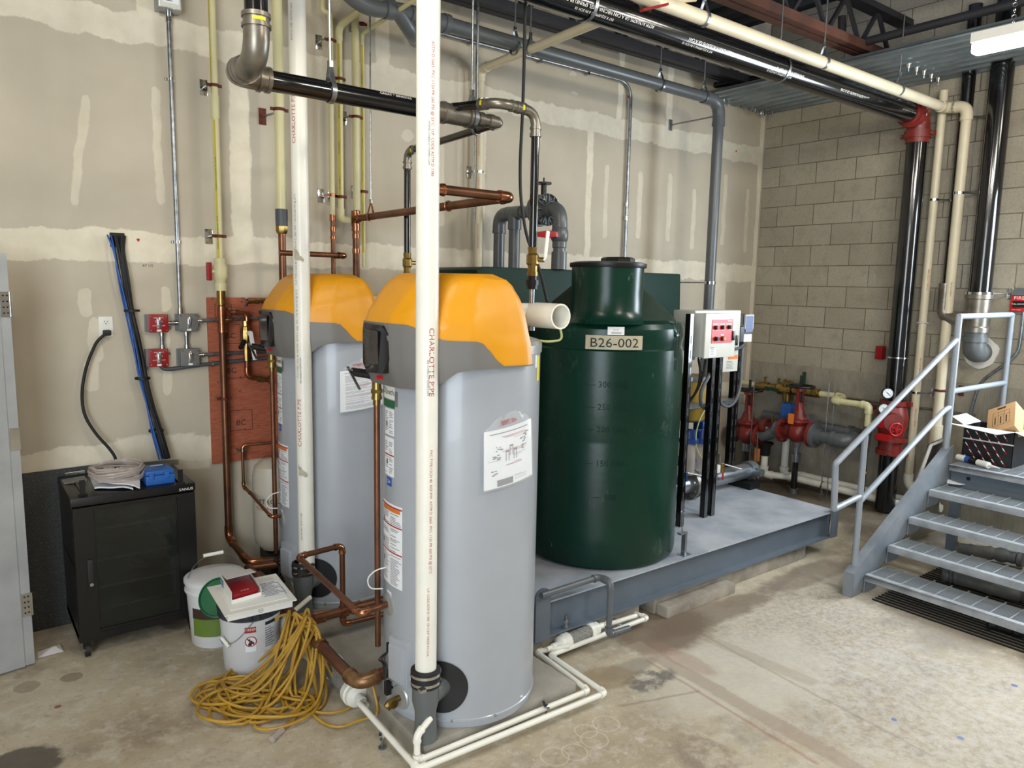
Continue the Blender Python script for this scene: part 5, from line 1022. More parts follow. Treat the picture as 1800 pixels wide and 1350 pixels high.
for k in range(7):
    n = 30; g.sweep([cc+V(((.128+.008*math.sin(k*2.1))*math.cos(2*PI*i/n), (.098+.01*math.cos(k*1.7))*math.sin(2*PI*i/n)+.004*k, .012+k*.0085+.006*math.sin(2*PI*i/n*2+k)-.012*(math.sin(2*PI*i/n) < -.5))) for i in range(n)], .0065, 8, closed=True)
solo(g, 'tube_coil', 'tubeclear', 'coil of clear vinyl tube lying on papers on the rack', 'tube')
g = MB(); pts = [rk(203, 822, .95), rk(208, 823, .91), rk(214, 811, .93), rk(219, 812, .94), rk(222, 822, .90), rk(240, 826, .87)]; solo(g.sweep(arcs(pts, .03)[0], .0045, 8), 'thin_cable', 'blackmatte', 'thin black cable loop behind the coiled clear tube', 'cable')
a = rk(257, 855); b = rk(308, 848)
t = thing('plastic_case', ((a.x+b.x)/2, a.y+.06, RZ1), 'blue latched plastic case on the right of the rack top', 'case'); X0, X1, Y0 = a.x, b.x, (a.y+b.y)/2
MB().box((X0, Y0, RZ1), (X1, Y0+.17, RZ1+.052)).build('base', 'blue', t, bevel=.006); l = MB().box((X0+.002, Y0+.002, RZ1+.053), (X1-.002, Y0+.168, RZ1+.078)).build('lid', 'blue', t, bevel=.008)
for x in (X0+.03, X1-.04): MB().box((x-.012, Y0-.006, RZ1+.03), (x+.012, Y0+.002, RZ1+.066)).build('latch', 'blue', t, bevel=.002)
g = MB(); quad(g, ((X0+X1)/2+.01, Y0+.13, RZ1+.0785), (1, 0, 0), (0, 1, 0), -.035, .03, -.01, .012); g.build('sticker', 'paper', l)
a, b = rk(232, 818, RZ1+.02), rk(314, 812, RZ1+.02); g = MB().bar(a, b, .015, .03); t_ = solo(g, 'rack_rail', 'fitting', 'dull metal rail lying along the rear of the rack top', 'rail')
# ================================================================== buckets, panel and box
def bucket(c, r0, r1, h, label, m='bucket'):
    t = thing('bucket', (c[0], c[1], 0), label, 'bucket')
    MB().lathe([(0, .003), (r0-.004, .0), (r0, .006), (r1, h-.05), (r1+.002, h-.05), (r1+.004, h), (r1-.004, h), (r1-.006, h-.03), (r0-.006, .01)], (*c, 0), n=56).build('body', m, t); return t
B1, B2 = (-5.795, -1.105), (-5.86, -.72)
t = bucket(B1, .132, .150, .355, 'white pail with a black rim and a red warning label, in front')
MB().lathe([(.151, .29), (.158, .292), (.158, .302), (.153, .306), (.153, .318), (.16, .32), (.161, .335), (.154, .34), (.157, .357), (.148, .360), (.144, .34)], (*B1, 0), n=56).build('rim', 'lidblack', t)
def bc(a0, a1, z0, z1, m, nm, off=.0015): 
    zm = (z0+z1)/2; rr = .132+(.018)*zm/.305
    return cquad(MB(), B1, rr, a0, a1, z0, z1, off, 6).build(nm, m, t)
wl = bc(242, 263, .232, .262, 'redink', 'warning_label'); bc(242, 263, .13, .231, 'paper', 'warning_panel', .001)
rr = .146; c = V((B1[0]+rr*math.cos(math.radians(252.5)), B1[1]+rr*math.sin(math.radians(252.5)), .185)); n_ = V((math.cos(math.radians(252.5)), math.sin(math.radians(252.5)), .0)); MB().torus(c, n_, .026, .002, 28, 6).build('prohibition_ring', 'redink', t)
s_ = V((-n_.y, n_.x, 0)); g = MB(); vv = V((0, 0, 1))
for p, r_ in ((( -.008, .010), .006), ((.0, .0), .008), ((.008, -.007), .007)): quad(g, c+s_*p[0]+vv*p[1]+n_*.002, s_, vv, -r_, r_, -r_*.6, r_*.6)
quad(g, c+vv*-.012+n_*.002, s_, vv, -.012, .004, -.008, .006); g.build('pictogram', 'ink', t); MB().bar(c+s_*-.018+vv*.018+n_*.003, c+s_*.018-vv*.018+n_*.003, .003, .003, n_).build('prohibition_bar', 'redink', t)
g = MB(); letter(g, 'WARNING', .018, (math.radians(252.5), .249), (1, 0), 0, off=.0035, curve=(B1, .146)); g.build('lettering', 'white', wl)
bc(281, 305, .255, .272, 'ink', 'black_band'); g = MB()
for k in range(9): cquad(g, B1, .144, 281, 281+(14+(k*5) % 9), .235-k*.012, .240-k*.012, .002, 4)
g.build('small_print', 'greyink', t)
g = MB(); c = V((B1[0]+.155*math.cos(math.radians(262)), B1[1]+.155*math.sin(math.radians(262)), .318)); g.cyl(c, c+V((-.003, -.02, 0)), .02, .017, n=20); g.build('handle_boss', 'lidblack', t)
pts = [c+V((0, -.015, -.01))]+[V((B1[0]+.165*math.cos(math.radians(a)), B1[1]+.165*math.sin(math.radians(a)), z)) for a, z in ((252, .28), (240, .235), (228, .20), (215, .18), (200, .17), (190, .19))]; MB().sweep(arcs(pts, .05)[0], .002, 6).build('bail_wire', 'steel', t)
a, b = V((B1[0]+.165*math.cos(math.radians(214)), B1[1]+.165*math.sin(math.radians(214)), .165)), V((B1[0]+.165*math.cos(math.radians(196)), B1[1]+.165*math.sin(math.radians(196)), .20)); MB().cyl(a, b, .009, n=14).build('grip', 'white', t)
t = bucket(B2, .13, .150, .37, 'white pail with a green and brown label, standing behind')
MB().lathe([(.150, .30), (.158, .302), (.158, .312), (.153, .316), (.154, .345), (.160, .348), (.160, .365), (.150, .372), (.1, .376), (0, .376)], (*B2, 0), n=56).build('lid', 'bucket', t)
cquad(MB(), B2, .142, 200, 262, .17, .265, .002, 12).build('brown_label', 'brownprint', t); cquad(MB(), B2, .138, 200, 262, .07, .17, .0025, 12).build('green_label', 'olive', t)
pts = [V((B2[0]-.155, B2[1], .33)), V((B2[0]-.12, B2[1]+.02, .42)), V((B2[0]-.04, B2[1]+.03, .475)), V((B2[0]+.07, B2[1]+.03, .475)), V((B2[0]+.14, B2[1]+.02, .42)), V((B2[0]+.157, B2[1], .33))]; MB().sweep(arcs(pts, .05)[0], .002, 6).build('bail_wire', 'steel', t); MB().cyl((B2[0]-.05, B2[1]+.03, .476), (B2[0]+.055, B2[1]+.03, .476), .010, n=14).build('grip', 'white', t)
n_ = V((-.45, -.62, .5)).normalized(); solo(MB().lathe([(0, 0), (.10, 0), (.104, .004), (.104, .02), (.098, .022), (.096, .008), (0, .008)], V((-5.895, -.925, .315)), n_, n=40), 'green_disk', 'bucketgreen', 'green pail lid wedged between the two white pails', 'lid')
# white sheet-metal panel lying on the pails
Z = .425; c4 = [az(364, 1032, Z+.012), az(395, 1083, Z), az(522, 1054, Z), az(485, 1008, Z+.012)]
t = thing('panel_cover', (c4[1]+c4[3])/2-V((0, 0, .03)), 'white sheet-metal cover lying across the pails under a small box', 'metal cover')
MB().prism(c4, (0, 0, -.004)).build('flange', 'white', t)
ctr = sum(c4, V())/4; inn = [ctr+(q-ctr)*.9 for q in c4]; MB().prism([q+V((0, 0, -.004)) for q in inn], (0, 0, -.036)).build('box_body', 'white', t)
in2 = [ctr+(q-ctr)*.80 for q in c4]; MB().prism([q+V((0, 0, .001)) for q in in2], (0, 0, .003)).build('raised_door', 'white', t, bevel=.001)
g = MB(); xd = (c4[3]-c4[0]).normalized(); yd = (c4[0]-c4[1]).normalized(); o = ctr+xd*.05+V((0, 0, .0045)); quad(g, o, xd, yd, -.02, .11, -.09, .09); lb = g.build('paper_label', 'paper', t)
g = MB(); [quad(g, o+V((0, 0, .0006)), xd, yd, -.01+.01*(k % 2), .06+.012*(k*3 % 4), -.08+k*.015, -.074+k*.015) for k in range(11)]; [quad(g, o+V((0, 0, .0007)), xd, yd, .09, .10, -.085+k*.016, -.077+k*.016) for k in range(9)]; g.build('print', 'greyink', lb)
fr = (c4[2]-c4[1]).normalized(); fn = V((fr.y, -fr.x, 0)); m1 = (inn[1]+inn[2])/2; g = MB().torus(m1+V((0, 0, -.022))+fn*.001, fn, .010, .001, 20, 6); letter(g, 'UL', .010, m1+V((0, 0, -.022))+fn*.001, fr, (0, 0, 1)); g.build('listing_mark', 'greyink', t)
# small open box with the red device
z0 = Z+.006; b4 = [az(389, 1030, z0), az(408, 1062, z0), az(459, 1047, z0), az(440, 1020, z0)]; h = .062
t = thing('small_box', (b4[0]+b4[2])/2, 'small open white carton holding a red device, on the sheet-metal cover', 'box')
def wall(a, b, z1, z2, m='white', nm='side'): d = (b-a).normalized(); n = V((d.y, -d.x, 0))*.002; A = [V((a.x, a.y, z1)), V((b.x, b.y, z1)), V((b.x, b.y, z2)), V((a.x, a.y, z2))]; return MB().prism(A, n).build(nm, m, t)
wall(b4[0], b4[1], z0, z0+h); wall(b4[3], b4[0], z0, z0+h); wall(b4[2], b4[3], z0, z0+h*.7); wall(b4[1], b4[2], z0, z0+h*.32)
sp = MB(); d = (b4[1]-b4[0]).normalized(); sp.prism([b4[0]+d*.01+V((-.0025, -.0008, .012)), b4[0]+d*.07+V((-.0025, -.0008, .012)), b4[0]+d*.07+V((-.0025, -.0008, .05)), b4[0]+d*.01+V((-.0025, -.0008, .05))], (-.0005, 0, 0)).build('side_label', 'bluegrey', t)
MB().prism([q+V((0, 0, .0)) for q in b4], (0, 0, .002)).build('bottom', 'white', t)
e = [b4[0]+V((0, 0, h)), b4[0].lerp(b4[1], .56)+V((0, 0, h+.022)), b4[3].lerp(b4[2], .56)+V((.0, .0, h+.026)), b4[3]+V((0, 0, h))]
MB().prism(e, (0, 0, .002)).build('lid_flap', 'cardwhite', t); c = (b4[0]+b4[2])/2
q = [c+(p-c)*.88 for p in b4]; rd = tag(recenter(MB().prism([p+V((0, 0, .003)) for p in q], (0, 0, .034)).build('alarm_device', 'redbox', None, bevel=.004)), 'dark red device inside the small open white carton', 'alarm device')
g = MB(); xd = (b4[2]-b4[1]).normalized(); yd = (b4[0]-b4[1]).normalized(); letter(g, 'FIRE', .017, (q[1]+q[2])/2+yd*.018+V((0, 0, .0385)), xd, yd, sx=1.4); o_ = g.build('lettering', 'white', None); o_.data.transform(Matrix.Translation(-rd.location)); o_.parent = rd
# white expansion tank at the wall
xt, yt = ay(482, 960, -.2).x, -.2
t = thing('expansion_tank', (xt, yt, .25), 'beige expansion tank with black and red lettering behind the second heater', 'tank'); MB().lathe([(0, .25), (.07, .26), (.115, .31), (.125, .37), (.125, .75), (.11, .81), (.06, .85), (0, .86)], (xt, yt, 0), n=40).build('shell', 'beige', t)
g = MB(); letter(g, 'AMTROL', .045, (math.radians(228), .60), (1, 0), 0, off=.001, curve=((xt, yt), .125)); g.build('lettering', 'ink', t); g = MB(); letter(g, 'THERM-X', .032, (math.radians(228), .555), (1, 0), 0, off=.001, curve=((xt, yt), .125)); g.build('red_lettering', 'redink', t)
MB().box((xt-.06, yt-.11, .0), (xt+.06, yt+.1, .25)).build('stand', 'wheel', t)
solo(MB().cyl((xt+.045, yt-.17, .10), (xt+.045, yt-.17, .42), .012, n=12), 'yellow_marker_tube', 'yellowlabel', 'yellow upright tube beside the expansion tank', 'tube')
# ================================================================== yellow extension cord
TP = V((-5.60, -1.42, .30)); rnd = random.Random(11); pts = []
loops = [(-6.10, -1.25, .10), (-6.02, -1.60, .14), (-5.86, -1.82, .12), (-5.98, -1.42, .12), (-5.80, -1.62, .08), (-6.06, -1.36, .16), (-5.88, -1.46, .07), (-5.74, -1.70, .07), (-5.93, -1.72, .13), (-6.0, -1.30, .12), (-5.82, -1.36, .10), (-5.70, -1.80, .10), (-5.92, -1.55, .09), (-5.76, -1.50, .06), (-6.04, -1.52, .15), (-5.68, -1.62, .06), (-5.85, -1.68, .10), (-5.96, -1.36, .08)]
for k, (bx_, by_, w_) in enumerate(loops):
    T_ = TP+V((rnd.uniform(-.06, .03), rnd.uniform(-.07, .07), rnd.uniform(-.02, .03))); B_ = V((bx_, by_, .01)); ax_ = B_-T_; ax_.z = 0; L = ax_.length; dd = ax_.normalized(); sd = V((-dd.y, dd.x, 0)); sgn = 1
    for i in range(14):
        a = 2*PI*i/14; f = (1-math.cos(a))/2; side = math.sin(a+.5*math.sin(k))*w_*(.35+.65*f)*(1.75+.5*math.sin(k*1.7))
        hgt = T_.z*max(0, 1-f*1.75)**1.25+.008+.010*(k % 5)*(.4+.6*math.sin(a+k)**2)
        pts.append(T_+dd*L*f+sd*side*sgn+V((0, 0, hgt-T_.z)))
# tail running off to the right and the plug end near the front
tail = [V((-5.66, -1.55, .03)), V((-5.74, -1.70, .012)), V((-5.70, -1.93, .012)), az(640, 1262, .02), V((-5.50, -1.98, .03)), V((-5.50, -1.90, .17))]
plugp = az(495, 1283, .015)
head = [plugp, az(520, 1262, .015), az(538, 1225, .03), V((-5.80, -1.60, .05))]
def smooth(P, it=2):
    for _ in range(it):
        Q = [P[0]]
        for a, b in zip(P, P[1:]): Q += [a.lerp(b, .25), a.lerp(b, .75)]
        P = Q+[P[-1]]
    return P
for k, (ox, oy, ra, rb_) in enumerate(((-5.98, -1.42, .19, .10), (-5.90, -1.52, .22, .11), (-6.0, -1.36, .16, .12), (-5.86, -1.60, .20, .12), (-5.93, -1.44, .24, .09), (-5.96, -1.55, .17, .13), (-5.88, -1.38, .18, .10), (-6.02, -1.50, .15, .14))):
    for i in range(14):
        a = 2*PI*i/13+k; c_, s__ = math.cos(.75+.25*math.sin(k*2)), math.sin(.75+.25*math.sin(k*2)); X_, Y_ = ra*math.cos(a), rb_*math.sin(a)
        pts.append(V((ox+X_*c_+Y_*s__, oy-X_*s__+Y_*c_, .010+.009*(k % 4)+.006*math.sin(3*a))))
t = thing('extension_cord', plugp, 'long yellow extension cord in a loose heap draped over the copper pipe', 'extension cord')
MB().sweep(smooth(head+pts+tail), .0068, 8).build('cord', 'cord', t)
MB().cyl(plugp, plugp+(az(478, 1300, .015)-plugp), .016, .014, n=14).build('plug', 'tubeclear', t)
# ================================================================== white condensate piping on the floor
def standclamp(p, z, lab, h=None):
    t = thing('pipe_support', (p[0], p[1], 0), lab, 'pipe support'); MB().cyl((p[0], p[1], 0), (p[0], p[1], z-.01), .005, n=8).cyl((p[0], p[1], 0), (p[0], p[1], .006), .018, n=12).build('leg', 'steel', t); return t
rr = .0135
q0 = V((V1[0]+.0, V1[1]-.03, .20)); X1_, X2_ = -4.605, -4.50; YF, YG = -2.385, -2.475
pi = [V((V1[0], V1[1]-.05, .205)), V((V1[0]-.05, V1[1]-.10, .175)), V((V1[0]-.05, V1[1]-.10, .055)), V((V1[0]-.03, YF, .055))]
x1 = az(1030, 1212, .06); x2 = az(942, 1150, .06); p3 = az(1035, 1100, .10)
A = [V((V1[0]+.01, V1[1]-.05, .20)), az(735, 1275, .16), az(733, 1338, .05), az(1034, 1214, .05), az(943, 1146, .06), az(1000, 1135, .075)]
A[1] = V((A[2].x, A[2].y, .165)); A[0] = V((V1[0], V1[1]-.04, .20))
pipe('condensate_pipe', 'inner white plastic drain pipe looping round the pad from the nearest heater', 'pipe', A, rr, 'pvc', 'pvc', .02, en='elbow')
B = [az(632, 1236, .09), az(735, 1352, .05), az(1064, 1218, .05), az(967, 1152, .055), az(1138, 1086, .05), az(1094, 1070, .055)]
pipe('condensate_pipe', 'outer white plastic drain pipe running along the pad from the grey filter', 'pipe', B, rr, 'pvc', 'pvc', .02)
pipe('condensate_pipe', 'short white plastic drain pipe from the right filter to the end of the loop', 'pipe', [az(1062, 1100, .075), az(1118, 1082, .07)], rr, 'pvc', 'pvc')
def neutral(a, b, r, label):
    a, b = V(a), V(b); L = (b-a).length; d = (b-a)/L; t = thing('filter_canister', (a+b)/2-V((0, 0, r)), label, 'filter'); P = lambda k: a+d*L*k
    MB().cyl(P(.28), P(.74), r, n=32).build('clear_body', 'media', t)
    for k0, s in ((.30, -1), (.72, 1)):
        MB().lathe([(r, -.02), (r*1.22, -.02), (r*1.24, .0), (r*1.24, .018), (r*1.1, .022), (r*1.08, .045), (r*.7, .055), (r*.5, .06), (r*.48, .10), (r*.36, .10), (r*.36, .14)], P(k0), d*s, n=32).build('end_cap', 'pvc', t)
    return t
neutral(az(560, 1142, .06), az(650, 1250, .06), .050, 'grey granule filter with white caps lying left of the nearest heater')
neutral(az(960, 1142, .075), az(1066, 1096, .075), .036, 'clear filter of pale granules with white caps in front of the skid')
pipe('condensate_pipe', 'white plastic drain pipe from the second heater down to the grey filter', 'pipe', [V((V2[0], V2[1]-.04, .20)), V((-5.62, -1.08, .17)), V((-5.62, -1.08, .07)), V((-5.60, -1.4, .09))], rr, 'pvc', 'pvc', .02)
for u, v, lab in ((672, 1296, 'small steel pipe support on the left white drain pipe'), (960, 1245, 'steel pipe support clasping both white drain pipes near the pad corner'), (1088, 1100, 'steel pipe support on the white drain pipes near the right filter')):
    p = az(u, v, .05); t = standclamp(p, .05, lab); g = MB().bar(p+V((-.02, -.02, .02)), p+V((.02, .06, .02)), .012, .006); g.tubewall(p+V((-.007, 0, 0)), p+V((.007, 0, 0)), rr+.004, rr); g.build('clip', 'chrome', t)
# small toggle on the right filter feed

# ================================================================== overhead lines
# grey drain main with its riser
GY = -.53
P0 = ay(1265, 178, GY); r = .0465
pts = [V((P0.x, GY, SZ+.3)), V((P0.x, GY, P0.z)), V((ay(795, 52, GY).x, GY, ay(795, 52, GY).z)), V((ay(790, 50, GY).x-.15, GY-.02, P0.z+.0))]
t = thing('drain_main', (P0.x, GY, SZ+.3), 'thick grey plastic main running overhead and down past the corner of the room', 'pipe')
P, cor = arcs([(P0.x, GY, .62), (P0.x, GY, P0.z), (-4.35, GY, P0.z+.03)], .14, 10); MB().sweep(P, r, 28).build('pipe', 'greypvc', t)
arc, d1, d2 = cor[0]; g = MB().sweep([arc[0]+d1*.05]+arc+[arc[-1]+d2*.05], r*1.16, 28); g.cyl(arc[0]+d1*.04, arc[0]+d1*.07, r*1.22, n=28).cyl(arc[-1]+d2*.04, arc[-1]+d2*.07, r*1.22, n=28); g.build('elbow', 'greypvc', t)
q = V((-4.35, GY, P0.z+.03)); w0 = ay(720, 40, GY+.0); 
g = MB().sweep([q+V((.1, 0, 0)), q, V((w0.x, GY, q.z))], r*1.18, 28); g.cyl(q+V((.06, 0, 0)), q+V((.10, 0, 0)), r*1.3, n=28); g.build('coupling', 'greypvc', t)
g = MB().sweep(arcs([V((w0.x+.1, GY, q.z)), ay(700, 18, GY), ay(640, 14, GY), ay(560, -60, GY)], .1)[0], r*1.05, 28); g.cyl(ay(690, 17, GY), ay(676, 15, GY), r*1.3, n=28); g.build('upper_pipe', 'greypvc', t)
g = MB().sweep(arcs([ay(700, 20, GY), ay(725, 60, GY+.05), V((ay(730, 70, -.06).x, -.06, ay(730, 70, -.06).z))], .08)[0], r*1.05, 24); g.build('wye_branch', 'greypvc', t)
for u, v, lab in ((905, 75, 'clevis hanger on the grey main behind the cream pipe'), (1160, 150, 'clevis hanger on the grey main left of its last joint'), (1237, 168, 'clevis hanger on the grey main nearest its elbow')):
    p = ay(u, v, GY); hanger((p.x, GY, P0.z), r, 4.32, lab, 'x')
t2 = thing('pipe_clamp', (P0.x, 0, 3.45), 'long standoff clamp holding the top of the grey main riser to the plasterboard', 'pipe clamp')
w_ = ay(1178, 220, 0); MB().box((w_.x-.022, -.008, w_.z-.05), (w_.x+.022, 0, w_.z+.05)).build('wall_plate', 'galv', t2, bevel=.002); zc = ay(1258, 203, GY).z; MB().cyl((w_.x, -.005, w_.z), (P0.x-.02, GY, zc), .007, n=10).build('rod', 'steel', t2); MB().tubewall((P0.x, GY, zc-.012), (P0.x, GY, zc+.012), r+.006, r).build('ring', 'chrome', t2)
t2 = thing('pipe_clamp', (P0.x, 0, 1.9), 'long standoff clamp at mid height of the grey main riser', 'pipe clamp'); zc = ay(1252, 497, GY).z; MB().cyl((P0.x-.02, -.005, zc), (P0.x-.02, GY, zc), .006, n=8).build('rod', 'steel', t2); MB().tubewall((P0.x, GY, zc-.012), (P0.x, GY, zc+.012), r+.006, r).build('ring', 'chrome', t2)
# conduit under the grey main
a = ay(1080, 138, -.03); t = thing('conduit', (a.x, -.03, .5), 'galvanised conduit running high along the plasterboard and bending down behind the green tanks', 'conduit')
xd_ = ay(1104, 300, -.03).x; MB().sweep(arcs([(-4.3, -.03, a.z), (xd_, -.03, a.z), (xd_, -.03, .5)], .16, 9)[0], .0145, 14).build('pipe', 'steel', t)
for u, v in ((826, 76), (949, 105), (1033, 128)): p = ay(u, v, -.03); MB().box((p.x-.01, -.05, a.z-.03), (p.x+.01, 0, a.z+.02)).build('strap', 'chrome', t)
for z in (2.72, 2.60): MB().cyl((xd_, -.03, z-.02), (xd_, -.03, z+.02), .019, n=14).build('coupling', 'chrome', t)
# cream pipe crossing to the wall and dropping, with its rods
cx = -3.675; zt = ay(845, 122, -.07).z
t = thing('cream_pipe', (cx, -.07, .4), 'cream plastic pipe crossing under the grey main and dropping down the plasterboard', 'pipe'); r = .030
P, cor = arcs([(cx, -.07, 1.2), (cx, -.07, zt), (cx, -1.78, zt+.02), (cx+.2, -1.9, zt+.05)], .06, 8); MB().sweep(P, r, 24).build('pipe', 'cream', t)
for arc, d1, d2 in cor: MB().sweep([arc[0]+d1*.03]+arc+[arc[-1]+d2*.03], r*1.2, 24).build('elbow', 'cream', t)
stripe(t, cx, -.07, 1.5, 3.4, r, None, 228, 10, 'CHARLOTTE PIPE PVC 1120 SCH 40', .012, True, 'redink')
q = ax(932, 88, cx); hanger((cx, q.y, zt), r, TOP, 'clevis hanger on the cream crossing pipe', 'y')
t2 = clamp(cx, -.07, ay(838, 302, -.07).z, r, 'small steel clamp on the cream drop pipe beside the gas branch', 'chrome', off=-.05)
solo(MB().cyl((cx-.06, -.10, 2.45), (cx-.06, -.10, TOP), .0055, n=8), 'threaded_rod', 'steel', 'slim threaded rod hanging beside the cream drop pipe', 'rod')
# black sprinkler main, red elbows and riser
EX, EY = -.25, -1.685; EZ = ax(1617, 205, EX).z; r = .084
t = thing('sprinkler_main', (EX, EY, 0), 'thick black sprinkler main crossing overhead and dropping down the block wall', 'sprinkler pipe')
MB().cyl((-6.4, EY, EZ+.02), (EX-.14, EY, EZ), r, n=36).build('overhead_pipe', 'black', t)
MB().cyl((EX, EY, .02), (EX, EY, EZ-.14), r, n=36).build('riser', 'black', t)
P, cor = arcs([(EX-.22, EY, EZ), (EX, EY, EZ), (EX, EY, EZ-.22)], .14, 10); g = MB().sweep(P, r*1.1, 32)
e = g.build('elbow', 'redvalve', t)
for c, ax_ in (((EX-.15, EY, EZ), (1, 0, 0)), ((EX, EY, EZ-.15), (0, 0, 1))):
    c = V(c); a = V(ax_); g = MB().tubewall(c-a*.03, c+a*.03, r*1.28, r*1.0, 32); s = V((0, 1, 0)); g.box(c-s*(r*1.28+.035)-V((.016, 0, .016)), c-s*(r*1.2)+V((.016, 0, .016))).box(c+s*(r*1.2)-V((.016, 0, .016)), c+s*(r*1.28+.035)+V((.016, 0, .016))); k = g.build('grooved_coupling', 'redvalve', t)
    g = MB(); [g.cyl(c+s*sg*(r*1.28+.018)-a.cross(s)*.035, c+s*sg*(r*1.28+.018)+a.cross(s)*.035, .008, n=8) for sg in (-1, 1)]; g.build('coupling_bolts', 'steel', k)
g = MB(); 
for k, s_ in enumerate(('ASTM A135/A795 GR A CAN NRC/NA STEEL SPRINKLER PIPE', '300 PSI ASTM A135/A795 GR A CAN', 'SPRINKLER PIPE 6 IN SCH 10', '300 PSI ASTM A135/A795 GR A CAN', 'LISTED 6 IN SCH 10')):
    x = -4.0+k*.85; pass
    # stencilled text runs upside-down along the underside, as in the photo
    o = V((x, EY, EZ+.01))+V((0, -.90, -.43)).normalized()*r*1.002; nn = V((0, -.90, -.43)).normalized(); letter(g, s_, .026, o, (-1, 0, 0), V((0, .43, -.90)), .0025); o2 = V((x-.1, EY, EZ+.01))+V((0, -.70, -.71)).normalized()*r*1.002; letter(g, 'INT R EQUIPPING 6 IN SCH 10', .021, o2, (-1, 0, 0), V((0, .71, -.70)), .0025); g.build('stencilled_print', 'white', t); g = MB()
for u, v, lab in ((1030, 25, 'hanger ring on the black sprinkler main, leftmost'), (1370, 115, 'hanger ring on the black sprinkler main, nearest the block wall')):
    p = ay(u, v, EY); hanger((p.x, EY, EZ+.01), r, TOP if u < 1200 else 4.1, lab, 'x')
# cream sprinkler drain pipe with elbows
WX = -.15; WY, WZ = -1.84, 3.535; r = .040; y_ = ax(1690, 300, WX).y
t = thing('white_pipe', (WX, y_, 1.0), 'white plastic pipe running beside the black sprinkler main then down the block wall', 'pipe')
P, cor = arcs([(-6.2, WY, WZ+.02), (WX-.0, WY, WZ), (WX, y_, WZ-.02), (WX, y_, .62)], [.05, .07], 9); MB().sweep(P, r, 28).build('pipe', 'cream', t)
for i, (arc, d1, d2) in enumerate(cor):
    g = MB().sweep([arc[0]+d1*.03]+arc+[arc[-1]+d2*.03], r*1.16, 28); g.cyl(arc[0]+d1*.01, arc[0]+d1*.04, r*1.22, n=28).cyl(arc[-1]+d2*.01, arc[-1]+d2*.04, r*1.22, n=28); g.build('elbow', 'cream', t)
stripe(t, WX, y_, 1.9, 2.3, r, None, 215, 10, 'CHARLOTTE PIPE', .016, True, 'ink')
g = MB().cyl((WX, y_, .60), (WX, y_, .85), r*1.25, n=28); g.sweep(arcs([(WX, y_, .75), (WX, y_, .55), (WX+.02, y_-.10, .42), (WX+.02, y_-.1, .3)], .08)[0], r*1.15, 24); g.build('trap', 'cream', t)
for u, v, lab in ((1283, 0, 'hanger ring on the white overhead pipe at its upper end'), (1238, 12, 'hanger ring on the white overhead pipe, leftmost'), (1448, 97, 'hanger ring on the white overhead pipe in the middle'), (1580, 150, 'hanger ring on the white overhead pipe nearest the block wall')):
    if u == 1283: continue
    p = ay(u, v, WY); hanger((p.x, WY, WZ+.01), r, 4.1, lab, 'x')
q = ay(1150, 6, WY); w2 = MB().bar(ay(1128, 18, -1.9), ay(1172, 8, -1.9), .03, .012); solo(w2, 'red_strap', 'redbox', 'flat red strap beside the joint of the white and cream overhead pipes', 'strap')
# second white pipe, open at the top
x, y = -.10, -1.80; zt = ax(1656, 160, x).z; r = .034
t = thing('white_pipe', (x, y, .25), 'slender white plastic pipe standing behind the black sprinkler riser, open at its top', 'pipe'); MB().sweep(arcs([(x, y, zt), (x, y, .30), (x+.02, y-.06, .20), (x-.02, y-.28, .14)], .06)[0], r, 24).build('pipe', 'cream', t)
MB().sweep(arcs([(x, y, .36), (x, y, .28), (x+.01, y-.05, .22)], .05)[0], r*1.18, 24).build('elbow', 'pvc', t)
for z, sz in ((2.1, .024), (1.35, .018), (.88, .022)): mb = MB(); letter(mb, 'CHARLOTTE PIPE', sz, (math.radians(225), z), (0, 1), 0, off=.0008, curve=((x, y), r)); mb.build('lettering', 'redink', t)
solo(MB().torus((x, y, 1.72), (.25, .1, 1), .045, .005, 24, 8), 'rope_loop', 'putty', 'grey cord tied round the slender white pipe', 'cord loop')
def cclamp(x, y, z, r, label, d=-.02, m='chrome', side=-1):
    t = thing('pipe_clamp', (0, y, z-.03), label, 'pipe clamp'); yy = y+side*(r+.07); MB().box((-.008, yy-.022, z-.045), (0, yy+.022, z+.045)).build('wall_plate', m, t, bevel=.002); MB().cyl((-.004, yy, z), (x, y+side*r, z), .006, n=10).build('stub', 'steel', t)
    MB().tubewall((x, y, z-.01), (x, y, z+.01), r+.005, r, 28).build('ring', m, t)
cclamp(x, y, ax(1636, 352, x).z, r, 'steel clamp on the slender white pipe below its printed top'); cclamp(WX, y_, ax(1680, 340, WX).z, .040, 'steel clamp on the white drop pipe, upper middle'); cclamp(WX, y_, ax(1695, 207, WX).z, .040, 'steel clamp under the top elbow of the white drop pipe')
cclamp(WX, y_, ax(1652, 686, WX).z, .040, 'rusty clamp on the white drop pipe behind the handrail', m='brown'); cclamp(x, y, ax(1612, 690, x).z, r, 'steel clamp low on the slender white pipe behind the handrail')
